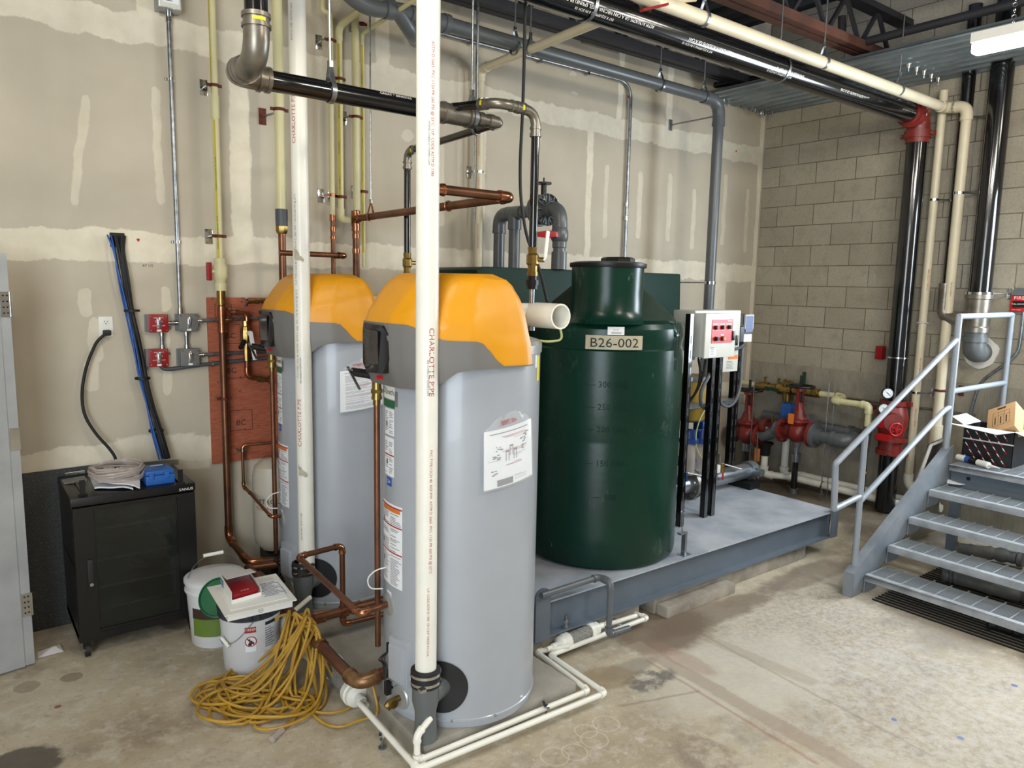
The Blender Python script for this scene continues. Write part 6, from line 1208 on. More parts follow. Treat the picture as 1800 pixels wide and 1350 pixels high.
# black risers to the right
x, y = -.15, -2.25; zb = ax(1723, 520, x).z
t = thing('standpipe', (x, y, 1.5), 'thick black riser ending in a steel press fitting that turns into the block wall', 'pipe'); MB().cyl((x, y, zb), (x, y, TOP), .084, n=36).build('pipe', 'black', t)
g = MB().lathe([(.086, zb-.30), (.10, zb-.30), (.10, zb-.26), (.092, zb-.25), (.092, zb-.03), (.102, zb-.025), (.102, zb+.02), (.086, zb+.03)], (x, y, 0), n=36); g.build('coupling', 'fitting', t)
P, cor = arcs([(x, y, zb-.28), (x, y, 1.50), (.0, y-.01, 1.50)], .13, 9); g = MB().sweep(P, .084, 32); g.tubewall((x, y, zb-.38), (x, y, zb-.34), .095, .08); g.build('elbow', 'greyvalve', t)
P, cor = arcs([(x, y, zb-.2), (x-.0, y+.13, zb-.21), (x, y+.27, zb-.18), (x, y+.27, zb+.1)], .07, 8); MB().sweep(P, .05, 24).build('side_branch', 'fitting', t)
g = MB(); n = 24; q = V((0, y, 1.50)); vs = [V((-.02, q.y+.135*(1+.08*math.sin(5*a))*math.cos(a), q.z+.135*(1+.06*math.cos(4*a))*math.sin(a))) for a in [2*PI*k/n for k in range(n)]]; g.prism(vs, (.022, 0, 0)); solo(g, 'plaster_collar', 'putty', 'rough white plaster ring round the pipe hole in the block wall', 'plaster collar')
cclamp(x, y, zb+.02, .1, 'heavy steel clamp round the thick black riser above its press fitting')
x2, y2 = -.085, y+.27; t = thing('standpipe', (x2, y2, zb), 'thinner black riser between the white pipe and the thick black riser', 'pipe'); MB().cyl((x2, y2, zb-.02), (x2, y2, TOP), .052, n=28).build('pipe', 'black', t)
a, b, c = ax(1775, 125, -.06), ax(1763, 195, -.06), ax(1768, 198, -.06); solo(MB().sweep([V((-.06, a.y, 3.8)), a, b, c, ax(1775, 196, -.06)], .004, 6), 'hanging_wire', 'steel', 'thin bare wire hanging beside the thick black riser', 'wire')
# block wall boxes and conduits
q = ax(1549, 620, -.04); t = thing('tamper_switch', q, 'small red flow switch box fixed to the black sprinkler riser', 'switch'); MB().box(q+V((-.045, -.03, -.062)), q+V((.03, .035, .062))).build('box', 'redbox', t, bevel=.004); qb = ax(1560, 622, -.12); MB().box(qb+V((-.03, -.06, -.03)), qb+V((.05, .0, .04))).build('saddle', 'galv', t); MB().tubewall((EX, EY, q.z-.018), (EX, EY, q.z-.006), .090, .084, 32).build('u_bolt', 'chrome', t)
a, b = ax(1780, 520, 0), ax(1800, 548, 0); zf0, zf1 = b.z+.0, a.z+.005; yf = a.y; W = .125
t = thing('fire_alarm_pull', (0, yf-W/2, zf0), 'red manual alarm station lettered FIRE at the right edge', 'alarm station'); MB().box((-.035, yf-W, zf0), (0, yf, zf1)).build('housing', 'redbright', t, bevel=.004)
g = MB(); letter(g, 'FIRE', .040, (-.0355, yf-W/2+.0, zf1-.022), (0, -1, 0), (0, 0, 1), sx=1.1); g.build('lettering', 'white', t)
pl = MB().box((-.045, yf-W+.02, zf0+.035), (-.035, yf-.022, zf0+.085)).build('pull_bar', 'display', t); g = MB(); letter(g, 'PULL DOWN', .016, (-.0455, yf-W/2, zf0+.06), (0, -1, 0), (0, 0, 1)); g.build('lettering', 'white', pl); g = MB(); letter(g, 'FIRE ALARM', .012, (-.0355, yf-W/2+.015, zf0+.015), (0, -1, 0), (0, 0, 1)); g.build('small_lettering', 'white', t)
MB().box((-.04, yf-W-.0, zf1), (0, yf-.02, zf1+.06)).build('upper_box', 'galv', t)
pts = [V((-.03, yf-.06, zf0)), ax(1795, 590, -.03), ax(1790, 620, -.03), ax(1770, 638, -.03), ax(1727, 668, -.03), ax(1716, 690, -.03), ax(1705, 730, -.03), V((-.03, ax(1703, 740, -.03).y, .75))]; pts[0] = V((-.03, pts[1].y, zf0))
t = thing('conduit', pts[-1], 'bent steel conduit running from the alarm station down the block wall', 'conduit'); MB().sweep(arcs(pts, .08)[0], .0125, 14).build('pipe', 'steel', t)
a, b = ax(1490, 706, -.02), ax(1690, 742, -.02); t = thing('conduit', a, 'thin dark conduit running level along the block wall behind the handrail', 'conduit'); MB().cyl((-.02, a.y, .96), (-.02, b.y-.1, .96), .010, n=12).build('pipe', 'fitting', t)
for yy in (a.y-.4, b.y+.2): MB().box((-.035, yy-.012, .94), (0, yy+.012, .98)).build('strap', 'chrome', t)
# tube light
LX, LY0, LY1, LZ = -2.43, -2.955, -4.25, 3.30
t = thing('tube_light', (LX, LY0, LZ), 'bright hanging tube light at the upper right of the picture', 'ceiling light'); MB().box((LX-.05, LY1, LZ+.02), (LX+.05, LY0, LZ+.07)).build('housing', 'white', t); MB().box((LX-.042, LY1, LZ-.035), (LX+.042, LY0-.002, LZ+.022)).build('diffuser', 'led', t, bevel=.012)
lamp('tube_light_lamp', (LX, LY0-.35, LZ-.10), 26, (1, .97, .92), .06); lamp('tube_light_lamp', (LX, LY1+.3, LZ-.10), 26, (1, .97, .92), .06)
g = MB(); c = V((LX, LY0-.18, LZ+.07))
for k in range(34): g.torus(c+V((0, 0, .018+k*.030)), (1, 0, 0) if k % 2 else (0, 1, 0), .010, .0022, 10, 5)
g.build('chain', 'chrome', t); pts = [c+V((0, -.15, 0)), c+V((0, -.12, .25)), c+V((.02, -.02, .6)), c+V((.03, .0, 1.4))]; P = smooth(pts, 3); MB().sweep([q for q in P], .008, 8).build('flexible_whip', 'steel', t)
# dark gas line and beam beyond the joist
a = ay(1478, 85, -1.5); GZ = 3.98
a = az(1480, 84, GZ); pipe('black_pipe', 'dark steel pipe with an elbow running under the roof towards the tube light', 'pipe', [(a.x, a.y+.02, GZ+.25), (a.x, a.y, GZ), (a.x-.05, -6.0, GZ)], .032, 'darkjoist', 'fitting', .06)
a = az(1245, 152, 3.95); pipe('black_pipe', 'short black sloping pipe under the roof above the grey main elbow', 'pipe', [a, (a.x+.35, a.y-1.1, 3.98)], .03, 'black', fit=False)
g = MB(); a = az(1070, 85, 4.3); solo(g.box((-2.62, -.22, 3.98), (-2.2, 0, 4.18)), 'concrete_bearing', 'block', 'rough concrete bearing block high on the plasterboard wall', 'concrete block', bevel=.01)
# row of deck fasteners
for k, (u, v) in enumerate(((1598, 113), (1612, 119), (1625, 125), (1638, 131), (1650, 137), (1662, 142))):
    p = az(u, v, 3.80); g = MB().cyl(p+V((0, 0, .0)), p+V((0, 0, -.03)), .022, .014, n=10); g.cyl(p, p+V((0, 0, -.06)), .006, n=6); solo(g, 'deck_fastener', 'chrome', 'bright bolt under the low metal deck, %s of the row of six' % ('leftmost', 'second from left', 'third from left', 'third from right', 'second from right', 'rightmost')[k], 'bolt', 'bolts under the low metal deck')
rnd = random.Random(4); g = MB()
for k in range(60):
    p = V((-.10-.85*rnd.random(), -.06-.10*rnd.random(), 3.795)); g.cyl(p, p+V((rnd.uniform(-.01, .01), rnd.uniform(-.01, .01), -rnd.uniform(.02, .05))), .0035, n=5)
solo(g, 'screw_points', 'chrome', 'cluster of screw points under the low metal deck along the plasterboard wall', 'screws')['kind'] = 'stuff'
# ================================================================== skid equipment
def strut(x, y, z0, z1, w_, label, sp=0):
    t = thing('strut_post', (x, y, z0), label, 'strut post'); g = MB()
    def ch(x): g.box((x, y, z0), (x+w_, y+.003, z1)).box((x, y, z0), (x+.003, y+.04, z1)).box((x+w_-.003, y, z0), (x+w_, y+.04, z1)); 
    ch(x)
    if sp: ch(x+sp)
    g.build('channel', 'black', t); g = MB(); k = 0; z = z0+.12
    while z < z1-.12:
        for xx in ([x+w_/2]+([x+sp+w_/2] if sp else [])): quad(g, (xx, y-.0006, z), (1, 0, 0), (0, 0, 1), -.003, .003, -.028, .028)
        z += .10; k += 1
    g.build('slots', 'hose', t); return t
f1 = az(1198, 926, SZ); strut(f1.x-.02, f1.y, SZ, ay(1198, 552, f1.y).z, .041, 'black slotted strut post just right of the green round tank')
f2 = az(1240, 910, SZ); strut(f2.x-.02, f2.y, SZ, 1.70, .041, 'pair of black slotted strut posts under the control panel', .082)
f3 = V((-2.22, -.80, 0)); x3 = ax(1292, 700, -1.9); f3 = az(1300, 852, SZ); strut(ay(1287, 700, -.95).x, -.95, SZ, 1.62, .041, 'rear black slotted strut post near the room corner', .05)
yp = f2.y-.03; A, B = ay(1243, 552, yp), ay(1294, 551, yp); zb = ay(1243, 629, yp).z; D_ = ax(1212, 552, A.x).y-yp; D_ = min(D_, .26)
t = thing('control_panel', ((A.x+B.x)/2, yp, zb), 'pale grey control panel with a red push button plate, fronting the strut posts', 'control panel')
MB().box((A.x-.004, yp+.02, zb), (B.x+.004, yp+D_, A.z)).build('enclosure', 'panelgrey', t, bevel=.004); d = MB().box((A.x-.008, yp, zb-.004), (B.x+.008, yp+.02, A.z+.004)).build('door', 'panelgrey', t, bevel=.005)
def pp(u, v, y=yp): q = ay(u, v, y); return q
a, b = pp(1252, 562), pp(1286, 602); rp = MB().box((a.x, yp-.003, b.z), (b.x, yp, a.z)).build('red_plate', 'redbright', d)
g = MB(); w_ = b.x-a.x; h_ = a.z-b.z
for fx in (.02, .34, .66): 
    for q in ((fx, .55, .30, .012), (fx, .83, .30, .012)): quad(g, (a.x, yp-.0035, b.z), (1, 0, 0), (0, 0, 1), w_*q[0], w_*(q[0]+q[2]), h_*q[1], h_*(q[1]+q[3]))
    quad(g, (a.x, yp-.0035, b.z), (1, 0, 0), (0, 0, 1), w_*(fx+.04), w_*(fx+.26), h_*.76, h_*.80)
    quad(g, (a.x, yp-.0035, b.z), (1, 0, 0), (0, 0, 1), w_*fx, w_*fx+.002, h_*.55, h_*.84)
quad(g, (a.x, yp-.0035, b.z), (1, 0, 0), (0, 0, 1), w_*.42, w_*.58, h_*.33, h_*.37); quad(g, (a.x, yp-.0035, b.z), (1, 0, 0), (0, 0, 1), w_*.75, w_*.95, h_*.92, h_*.95); g.build('plate_print', 'white', rp)
for fx, fz, m in ((.17, .67, 'redbox'), (.49, .67, 'redbox'), (.81, .67, 'darkgreen'), (.20, .19, 'wheel'), (.52, .19, 'yellow')):
    c = V((a.x+w_*fx, yp-.003, b.z+h_*fz)); g = MB().cyl(c, c+V((0, -.012, 0)), .016, n=20); k = g.build('push_button', 'wheel', rp); MB().cyl(c+V((0, -.012, 0)), c+V((0, -.024, 0)), .012, .011, n=20).build('button_cap', m, k) if 0 else MB().cyl(c+V((0, -.011, 0)), c+V((0, -.024, 0)), .012, .011, n=20).build('button_cap', m, rp)
c = pp(1288, 590); MB().box((c.x-.012, yp-.012, c.z-.035), (c.x+.012, yp, c.z+.035)).build('door_latch', 'display', d, bevel=.008)
a, b = pp(1247, 613), pp(1258, 626); g = MB().box((a.x, yp-.001, b.z), (b.x, yp, a.z)); lb = g.build('instruction_label', 'paper', d); g = MB(); [quad(g, (a.x, yp-.0014, b.z), (1, 0, 0), (0, 0, 1), .012, .05, .01+k*.012, .014+k*.012) for k in range(5)]; g.build('print', 'greyink', lb)
for k, fx in enumerate((.22, .45, .75)): MB().cyl((A.x+(B.x-A.x)*fx-.05, yp+.12, zb-.025), (A.x+(B.x-A.x)*fx-.05, yp+.12, zb), .015, n=12).build('cable_gland', 'steel', t)
# rear enclosure, its lower sibling, drive unit
yr = yp+D_+.04; A2, B2_ = ay(1247, 546, yr), ay(1303, 545, yr); z2 = ay(1290, 614, yr).z
t = thing('rear_enclosure', ((A2.x+B2_.x)/2, yr, z2), 'larger pale enclosure standing right behind the control panel', 'control box'); MB().box((A2.x-.16, yr, z2), (B2_.x, yr+.2, A2.z)).build('enclosure', 'panelgrey', t, bevel=.005)
c = ay(1294, 598, yr); MB().box((c.x-.012, yr-.012, c.z-.04), (c.x+.012, yr, c.z+.04)).build('door_latch', 'display', t, bevel=.008)
a, b = ay(1262, 624, yr+.06), ay(1296, 652, yr+.06)
t = thing('starter_box', ((a.x+b.x)/2, yr+.06, b.z), 'small white electrical box with an orange warning strip under the control panel', 'electrical box'); MB().box((a.x-.03, yr+.06, b.z), (b.x, yr+.2, z2-.004)).build('enclosure', 'panelgrey', t, bevel=.004)
a1, b1 = ay(1280, 625, yr+.06), ay(1297, 628, yr+.06); MB().box((a1.x, yr+.0585, b1.z-.012), (b1.x-.005, yr+.06, a1.z)).build('warning_strip', 'orange', t); g = MB(); [quad(g, (a1.x-.02, yr+.0588, b1.z-.03-k*.011), (1, 0, 0), (0, 0, 1), 0, .07+.01*(k % 3), 0, .004) for k in range(6)]; g.build('print', 'greyink', t)
a, b = ay(1302, 553, yr+.1), ay(1320, 600, yr+.1); t = thing('drive_unit', (a.x, yr+.1, b.z), 'black and grey drive unit with a blue sticker right of the control panel', 'drive unit')
MB().box((a.x, yr+.1, b.z+.13), (b.x-.01, yr+.28, a.z)).build('heatsink', 'wheel', t); MB().box((a.x+.05, yr+.085, b.z+.10), (b.x, yr+.1, a.z-.0)).build('face', 'panelgrey', t); MB().box((a.x+.055, yr+.084, a.z-.14), (b.x-.008, yr+.085, a.z-.01)).build('sticker', 'bluegrey', t); MB().box((a.x, yr+.09, b.z), (b.x-.012, yr+.25, b.z+.12)).build('terminal_cover', 'hose', t, bevel=.003); MB().box((a.x+.04, yr+.085, b.z), (b.x-.015, yr+.09, b.z+.06)).build('label', 'paper', t)
# cables under the panel
for k, (u0, P, m, r_, lab) in enumerate(((1228, [(1228, 632, yp+.1), (1232, 655, yp+.1), (1225, 690, yp+.12), (1204, 715, yp+.14)], 'blackmatte', .009, 'thin black cable under the left of the control panel'), (1240, [(1240, 632, yp+.1), (1235, 665, yp+.1), (1222, 695, yp+.14), (1203, 708, yp+.2)], 'blackmatte', .008, 'second thin black cable under the control panel'),
        (1252, [(1254, 630, yp+.1), (1250, 655, yp+.05), (1232, 685, yp+.04), (1231, 710, yp+.06), (1238, 718, yp+.1)], 'hose', .013, 'thick grey cable looping in front of the strut posts'),
        (1306, [(1306, 600, yr+.15), (1303, 640, yr+.1), (1302, 680, yr+.06), (1290, 712, yr+.04), (1272, 716, yr+.04), (1262, 700, yr+.06)], 'hose', .012, 'grey hose hanging in a loop under the drive unit'), (1290, [(1290, 614, yr-.02), (1300, 612, yr-.03), (1309, 606, yr+.1)], 'hose', .012, 'short grey cable between the rear enclosure and the drive unit'))):
    solo(MB().sweep(smooth([ay(*q) for q in P], 3), r_, 10), 'cable', m, lab, 'cable')
a, b = ay(1203, 716, -1.2), ay(1291, 697, -1.2); solo(MB().box((a.x, -1.2, a.z-.02), (b.x, -1.16, a.z+.02)).box((a.x, -1.24, a.z+.018), (b.x, -1.2, a.z+.022)), 'strut_rail', 'galv', 'bright horizontal strut rail across the black posts', 'strut rail')
# amber tank, blue housings
c = ay(1213, 700, -1.05); t = thing('amber_tank', (c.x, -1.05, .85), 'amber brown round tank behind the left strut post', 'tank'); zt_, zb_ = ay(1213, 660, -1.05).z, ay(1213, 741, -1.05).z; MB().lathe([(0, zb_), (.07, zb_+.005), (.12, zb_+.03), (.14, zb_+.09), (.14, zt_-.03), (.13, zt_), (0, zt_)], (c.x, -1.05, 0), n=40).build('shell', 'amber', t); MB().lathe([(.142, zt_-.03), (.15, zt_-.03), (.15, zt_), (.142, zt_)], (c.x, -1.05, 0), n=40).build('band', 'galv', t)
for k, (u, lab) in enumerate(((1210, 'blue-capped clear filter housing, left one behind the strut posts'), (1234, 'blue-capped clear filter housing, right one behind the strut posts'))):
    c = ay(u, 790, -1.15); zz0, zz1 = ay(u, 835, -1.15).z, ay(u, 778, -1.15).z; t = thing('filter_housing', (c.x, -1.15, zz0), lab, 'filter housing'); MB().lathe([(0, zz0), (.05, zz0+.01), (.055, zz0+.03), (.058, zz1), (0, zz1)], (c.x, -1.15, 0), n=28).build('clear_bowl', 'tubeclear', t); MB().lathe([(0, zz1), (.075, zz1), (.075, zz1+.03), (.06, zz1+.04), (.055, zz1+.1), (0, zz1+.11)], (c.x, -1.15, 0), n=28).build('cap', 'darkblue', t)
a = ay(1236, 742, -1.1); b = ay(1252, 785, -1.1); solo(MB().box((a.x, -1.1, b.z), (b.x, -1.0, a.z)), 'pump_head', 'darkblue', 'blue pump head behind the paired strut posts', 'pump', bevel=.01)
solo(MB().sweep(smooth([ay(*q) for q in ((1242, 715, -1.2), (1228, 740, -1.22), (1222, 770, -1.22), (1226, 795, -1.22), (1240, 812, -1.2))], 3), .005, 8), 'thin_hose', 'greenvinyl', 'thin yellowish hose curving behind the left strut post', 'hose')
# pump header pipe
pa, pb = V((-2.95, -1.05, .47)), V((0, 0, 0)); c0 = ay(1214, 868, -1.12); c1 = ay(1318, 832, -1.12)
hx0, hx1, hy, hz = -2.78, c1.x, -1.12, .445; r = .066
t = thing('header_pipe', (hx0, hy, SZ), 'galvanised header pipe with a bolted flange lying on the skid deck', 'pipe'); MB().cyl((hx0, hy, hz), (hx1, hy, hz), r, n=36).build('pipe', 'galv', t)
fx = ay(1222, 868, hy).x
g = MB().cyl((fx-.10, hy, hz), (fx-.06, hy, hz), .115, n=36); fl = g.build('flange', 'fitting', t); MB().cyl((fx-.055, hy, hz), (fx-.02, hy, hz), .12, n=36).build('flange', 'galv', t)
for k in range(8): a = PI/8+k*PI/4; MB().cyl((fx-.12, hy+.092*math.cos(a), hz+.092*math.sin(a)), (fx, hy+.092*math.cos(a), hz+.092*math.sin(a)), .009, n=6).build('bolt', 'chrome', t)
MB().cyl((fx-.22, hy, hz), (fx-.1, hy, hz), .06, n=28).build('nozzle', 'fitting', t)
g = MB().tubewall((hx1-.05, hy, hz), (hx1+.03, hy, hz), r*1.22, r*.98); g.box((hx1-.04, hy-r*1.2-.05, hz-.025), (hx1+.02, hy-r*1.1, hz+.025)); g.build('end_coupling', 'galv', t); MB().cyl((hx1-.01, hy-r*1.35, hz-.06), (hx1-.01, hy-r*1.35, hz+.05), .009, n=8).build('coupling_bolt', 'chrome', t)
solo(MB().box((hx1-.16, hy-.12, SZ), (hx1-.02, hy+.1, SZ+.055)), 'pipe_saddle', 'wheel', 'black channel saddle under the end of the header pipe', 'saddle')
a, b = ay(1212, 820, -1.1), ay(1240, 798, -1.1); t = thing('junction_box', (a.x, -1.1, a.z), 'grey metal box with rounded lid above the header pipe', 'junction box'); MB().box((a.x, -1.15, a.z-.02), (b.x+.04, -.95, a.z+.06)).build('body', 'galv', t, bevel=.008)
for (u0, v0, u1, v1, lab) in ((1204, 830, 1233, 836, 'white lever handle above the header flange'), (1270, 815, 1302, 824, 'white lever handle at the right above the header pipe')):
    a, b = ay(u0, v0, -1.2), ay(u1, v1, -1.2); t = thing('ball_valve', a-V((0, 0, .06)), lab, 'valve'); MB().bar(a, b, .022, .008).build('lever', 'white', t, bevel=.003); MB().cyl(a-V((0, 0, .07)), a, .022, n=12).build('body', 'brass' if u0 > 1250 else 'darkblue', t)
a = ay(1262, 826, -1.18); t = thing('pressure_switch', a, 'small white and metal fitting cluster on top of the header pipe', 'fitting'); MB().box(a+V((-.03, -.02, -.02)), a+V((.05, .02, .045))).build('body', 'white', t, bevel=.006); MB().cyl(a+V((.02, 0, .04)), a+V((.02, 0, .13)), .018, n=12).build('cap', 'fitting', t); MB().cyl(a+V((.03, -.03, -.08)), a+V((.025, -.03, -.01)), .007, n=8).build('red_tab', 'redbright', t)
# ================================================================== fire water valves by the block wall
def gate_valve(x, y, z, label, plate):
    t = thing('gate_valve', (x, y, z-.12), label, 'gate valve'); s = 1.0
    g = MB().sphere((x, y, z), .098, 20, 1.1); g.cyl((x, y-.15, z), (x, y+.15, z), .066, n=28); b = g.build('body', 'redvalve', t)
    for sg in (-1, 1):
        c = V((x, y+sg*.14, z)); MB().cyl(c, c+V((0, sg*.028, 0)), .122, n=36).build('flange', 'redvalve', t)
        g = MB(); [g.cyl(c+V((.098*math.cos(a), -sg*.012, .098*math.sin(a))), c+V((.098*math.cos(a), sg*.036, .098*math.sin(a))), .010, n=6) for a in [PI/8+k*PI/4 for k in range(8)]]; g.build('flange_bolts', 'steel', t)
    g = MB().lathe([(.07, z+.06), (.09, z+.10), (.108, z+.11), (.108, z+.135), (.085, z+.14), (.06, z+.18), (.05, z+.22), (.036, z+.24), (.036, z+.30)], (x, y, 0), n=32); g.build('bonnet', 'redvalve', t)
    g = MB().box((x-.05, y-.012, z+.20), (x-.032, y+.012, z+.42)).box((x+.032, y-.012, z+.20), (x+.05, y+.012, z+.42)).cyl((x, y, z+.41), (x, y, z+.44), .055, n=24); g.build('yoke', 'redvalve', t)
    MB().cyl((x, y, z+.2), (x, y, z+.56), .013, n=12).build('stem', 'wheel', t)
    g = MB().torus((x, y, z+.455), (0, 0, 1), .125, .010, 36, 8); [g.bar((x, y, z+.452), (x+.125*math.cos(a), y+.125*math.sin(a), z+.455), .016, .012) for a in [k*2*PI/5 for k in range(5)]]; g.build('handwheel', 'wheel', t)
    return t
FX = -.40; v1, v2 = ax(1313, 765, FX), ax(1402, 760, FX)
gate_valve(FX, v1.y, v1.z+.02, 'red gate valve with a black handwheel nearest the room corner', 0); gate_valve(FX, v2.y, v2.z+.0, 'red gate valve with a black handwheel and an orange tag, nearer the stairs', 0)
zf = v2.z
t = thing('steel_spool', (FX, (v1.y+v2.y)/2, zf-.07), 'grey steel pipe joining the two red gate valves', 'pipe'); MB().cyl((FX, v1.y-.17, v1.z+.02), (FX, v2.y+.17, zf), .058, n=32).build('pipe', 'greypvc', t)
for k in (.2, .8): c = V((FX, v1.y-.17, zf+.01)).lerp(V((FX, v2.y+.17, zf)), k); MB().tubewall(c-V((0, .025, 0)), c+V((0, .025, 0)), .078, .057).build('coupling', 'redvalve' if k < .5 else 'greypvc', t)
MB().cyl((FX, (v1.y+v2.y)/2, zf+.05), (FX, (v1.y+v2.y)/2, zf+.13), .012, n=10).build('test_cock', 'brass', t)
yo = ax(1487, 772, FX).y; t = pipe('grey_pipe', 'grey plastic pipe making a U turn beside the nearer red gate valve', 'pipe', [(FX, v2.y-.17, zf), (FX, yo-.02, zf), (-.12, yo-.02, zf+.02), (-.12, v1.y+.0, zf+.05)], .058, 'greypvc', 'greypvc', .1)
c = V((FX, v2.y-.17, zf)); g = MB().cyl(c, c-V((0, .03, 0)), .12, n=36); g.cyl(c-V((0, .03, 0)), c-V((0, .08, 0)), .075, n=28); g.build('flange', 'greypvc', t)
for (vy, lab, yb) in ((v2.y, 'black pipe stand on the floor under the nearer red gate valve', 0), (v1.y, 'black pipe stand on the floor under the far red gate valve', 0)):
    t = thing('pipe_stand', (FX, vy, 0), lab, 'pipe stand'); MB().cyl((FX, vy, .03), (FX, vy, .33), .030, n=20).build('post', 'black', t); MB().cyl((FX, vy, .0), (FX, vy, .05), .040, n=20).build('foot', 'galv', t); g = MB().cyl((FX, vy, .32), (FX, vy, .40), .045, n=16); g.cyl((FX, vy, .38), (FX, vy, zf-.12), .024, n=14); g.cyl((FX, vy, zf-.15), (FX, vy, zf-.09), .03, .05, n=16); g.build('adjustable_cradle', 'galv', t)
# valve tags and round plates
c = ax(1391, 727, FX-.14); t = thing('tag', c, 'orange card tag hanging on the nearer red gate valve', 'tag'); MB().box(c+V((-.002, -.03, -.10)), c+V((.0, .03, .0))).build('card', 'orange', t)
c = ax(1332, 792, FX-.08); t = thing('tag', c, 'orange card tag hanging on the black drain funnel', 'tag'); MB().box(c+V((-.002, -.028, -.11)), c+V((0, .034, .02))).build('card', 'orange', t)
for vy, lab in ((v2.y, 'grey rounded plate behind the nearer red gate valve'), (v1.y, 'grey rounded plate hanging beside the far red gate valve')):
    g = MB(); yy = vy+(-.12 if vy == v2.y else .10); P = [(FX+.02+.0, yy-.0+.07*math.cos(a), zf+.05+.15*math.sin(a)) for a in [2*PI*k/16 for k in range(16)]]; solo(g.prism(P, (.004, 0, 0)), 'round_plate', 'galv', lab, 'plate')
# backflow preventer line
BX = -.16; zb = .985; ya_, yb_ = ax(1275, 668, BX).y, ax(1442, 692, BX).y; ya_ = min(ya_, -.02)
t = thing('backflow_preventer', (BX, (ya_+yb_)/2, zb-.05), 'bronze backflow preventer with test cocks on the pipe along the block wall', 'backflow preventer')
g = MB().cyl((BX, -.20, zb), (BX, yb_+.0, zb), .03, n=20)
for yy, rr_, L in ((-.30, .045, .10), (-.42, .04, .06), (-.55, .062, .16), (-.70, .05, .10), (-.82, .045, .08), (yb_+.05, .045, .07)): g.cyl((BX, yy+L/2, zb), (BX, yy-L/2, zb), rr_, n=16)
g.lathe([(.05, zb-.12), (.055, zb-.02), (.06, zb+.03), (.066, zb+.05), (.066, zb+.065), (.03, zb+.09), (0, zb+.095)], (BX, -.575, 0), n=24); g.build('body', 'brass', t)
for yy in (-.30, -.46, -.53, -.70): g = MB().cyl((BX, yy, zb+.03), (BX, yy, zb+.10), .010, n=8); g.cyl((BX-.02, yy, zb+.09), (BX+.02, yy, zb+.09), .009, n=8); g.build('test_cock', 'brass', t)
MB().bar((BX-.05, -.34, zb-.005), (BX-.06, -.50, zb-.02), .02, .03).build('green_handle', 'darkgreen', t); MB().bar((BX-.03, -.76, zb+.03), (BX-.03, -.76, zb+.20), .03, .02, (1, 0, 0)).build('green_handle', 'darkgreen', t)
c = ax(1385, 722, BX-.05); t = thing('relief_funnel', c, 'blue air gap cup under the bronze backflow preventer', 'drain cup'); g = MB().box(c+V((-.045, -.06, -.10)), c+V((.045, .06, .08))); g.build('cup', 'blue', t, bevel=.02)
pts = [V((BX, -.2, zb)), V((BX, -.02, zb+.01))]; pipe('cream_pipe', 'cream plastic pipe running into the corner left of the bronze backflow preventer', 'pipe', pts, .027, 'cpvc', fit=False)
p1, p2, p3, p4 = V((BX, yb_, zb)), V((BX, ax(1488, 697, BX).y, zb-.005)), None, None; p3 = V((-.36, p2.y, zb-.0)); cy_ = ax(1528, 713, -.36); p3 = V((-.36, ax(1464, 704, -.36).y, ax(1464, 704, -.36).z)); p2 = V((BX, p3.y, zb)); p4 = V((-.36, cy_.y, cy_.z)); p5 = V((-.36, cy_.y, ax(1524, 755, -.36).z))
t = pipe('cream_pipe', 'cream plastic pipe stepping out from the block wall and turning down before the black riser', 'pipe', [p1, p2, p3, p4, p5], .029, 'cpvc', 'cpvc', .045)
t = thing('drop_pipe', (p5.x, p5.y, 0), 'slim black pipe standing below the cream elbow, with an orange band', 'pipe'); MB().cyl((p5.x, p5.y, 0), (p5.x, p5.y, p5.z-.1), .022, n=18).build('pipe', 'black', t); MB().cyl((p5.x, p5.y, p5.z-.11), (p5.x, p5.y, p5.z+.03), .038, n=20).build('adapter', 'hose', t); g = MB().cyl((p5.x, p5.y, p5.z-.15), (p5.x, p5.y, p5.z-.11), .034, n=8); g.build('union', 'brass', t); MB().cyl((p5.x, p5.y, .34), (p5.x, p5.y, .36), .026, n=16).build('orange_band', 'orange', t)
# white drain pipes near the floor
c = ax(1345, 790, FX+.02); t = thing('drain_funnel', c, 'black drain funnel under the steel spool', 'funnel'); g = MB().lathe([(.045, -.06), (.05, -.05), (.055, .03), (.085, .07), (.08, .075), (.05, .03)], c, n=28); g.build('cup', 'blackmatte', t); g = MB().cyl(c+V((0, 0, .12)), c+V((0, 0, .19)), .055, n=20); g.build('upper_cap', 'blackmatte', t); MB().cyl(c+V((0, 0, .18)), c+V((0, 0, .24)), .04, n=20).build('collar', 'fitting', t)
a = ax(1340, 820, FX+.02); t = pipe('drain_pipe', 'white plastic drain under the black funnel, turning to the wall', 'pipe', [V((c.x, c.y, c.z-.05)), V((c.x, c.y, .11)), V((-.20, c.y-.28, .11))], .034, 'pvc', 'pvc', .06)
yb2 = ax(1380, 800, -.2).y; pipe('drain_pipe', 'white plastic drain dropping behind the gate valves and running along the block wall', 'pipe', [(-.2, yb2, .85), (-.2, yb2, .10), (-.2, -2.05, .085)], .036, 'pvc', 'pvc', .06)
pipe('drain_pipe', 'second white plastic drain running low along the block wall behind the first', 'pipe', [(-.09, yb2-.05, .12), (-.09, -2.1, .11)], .034, 'pvc', fit=False)
for yy, lab in ((-1.05, 'steel ring stand on the low white drain near the gate valves'), (-1.42, 'steel ring stand on the low white drain near the black riser')): t = standclamp((-.2, yy), .09, lab); MB().tubewall((-.2, yy-.008, .09), (-.2, yy+.008, .09), .043, .036).build('ring', 'chrome', t)
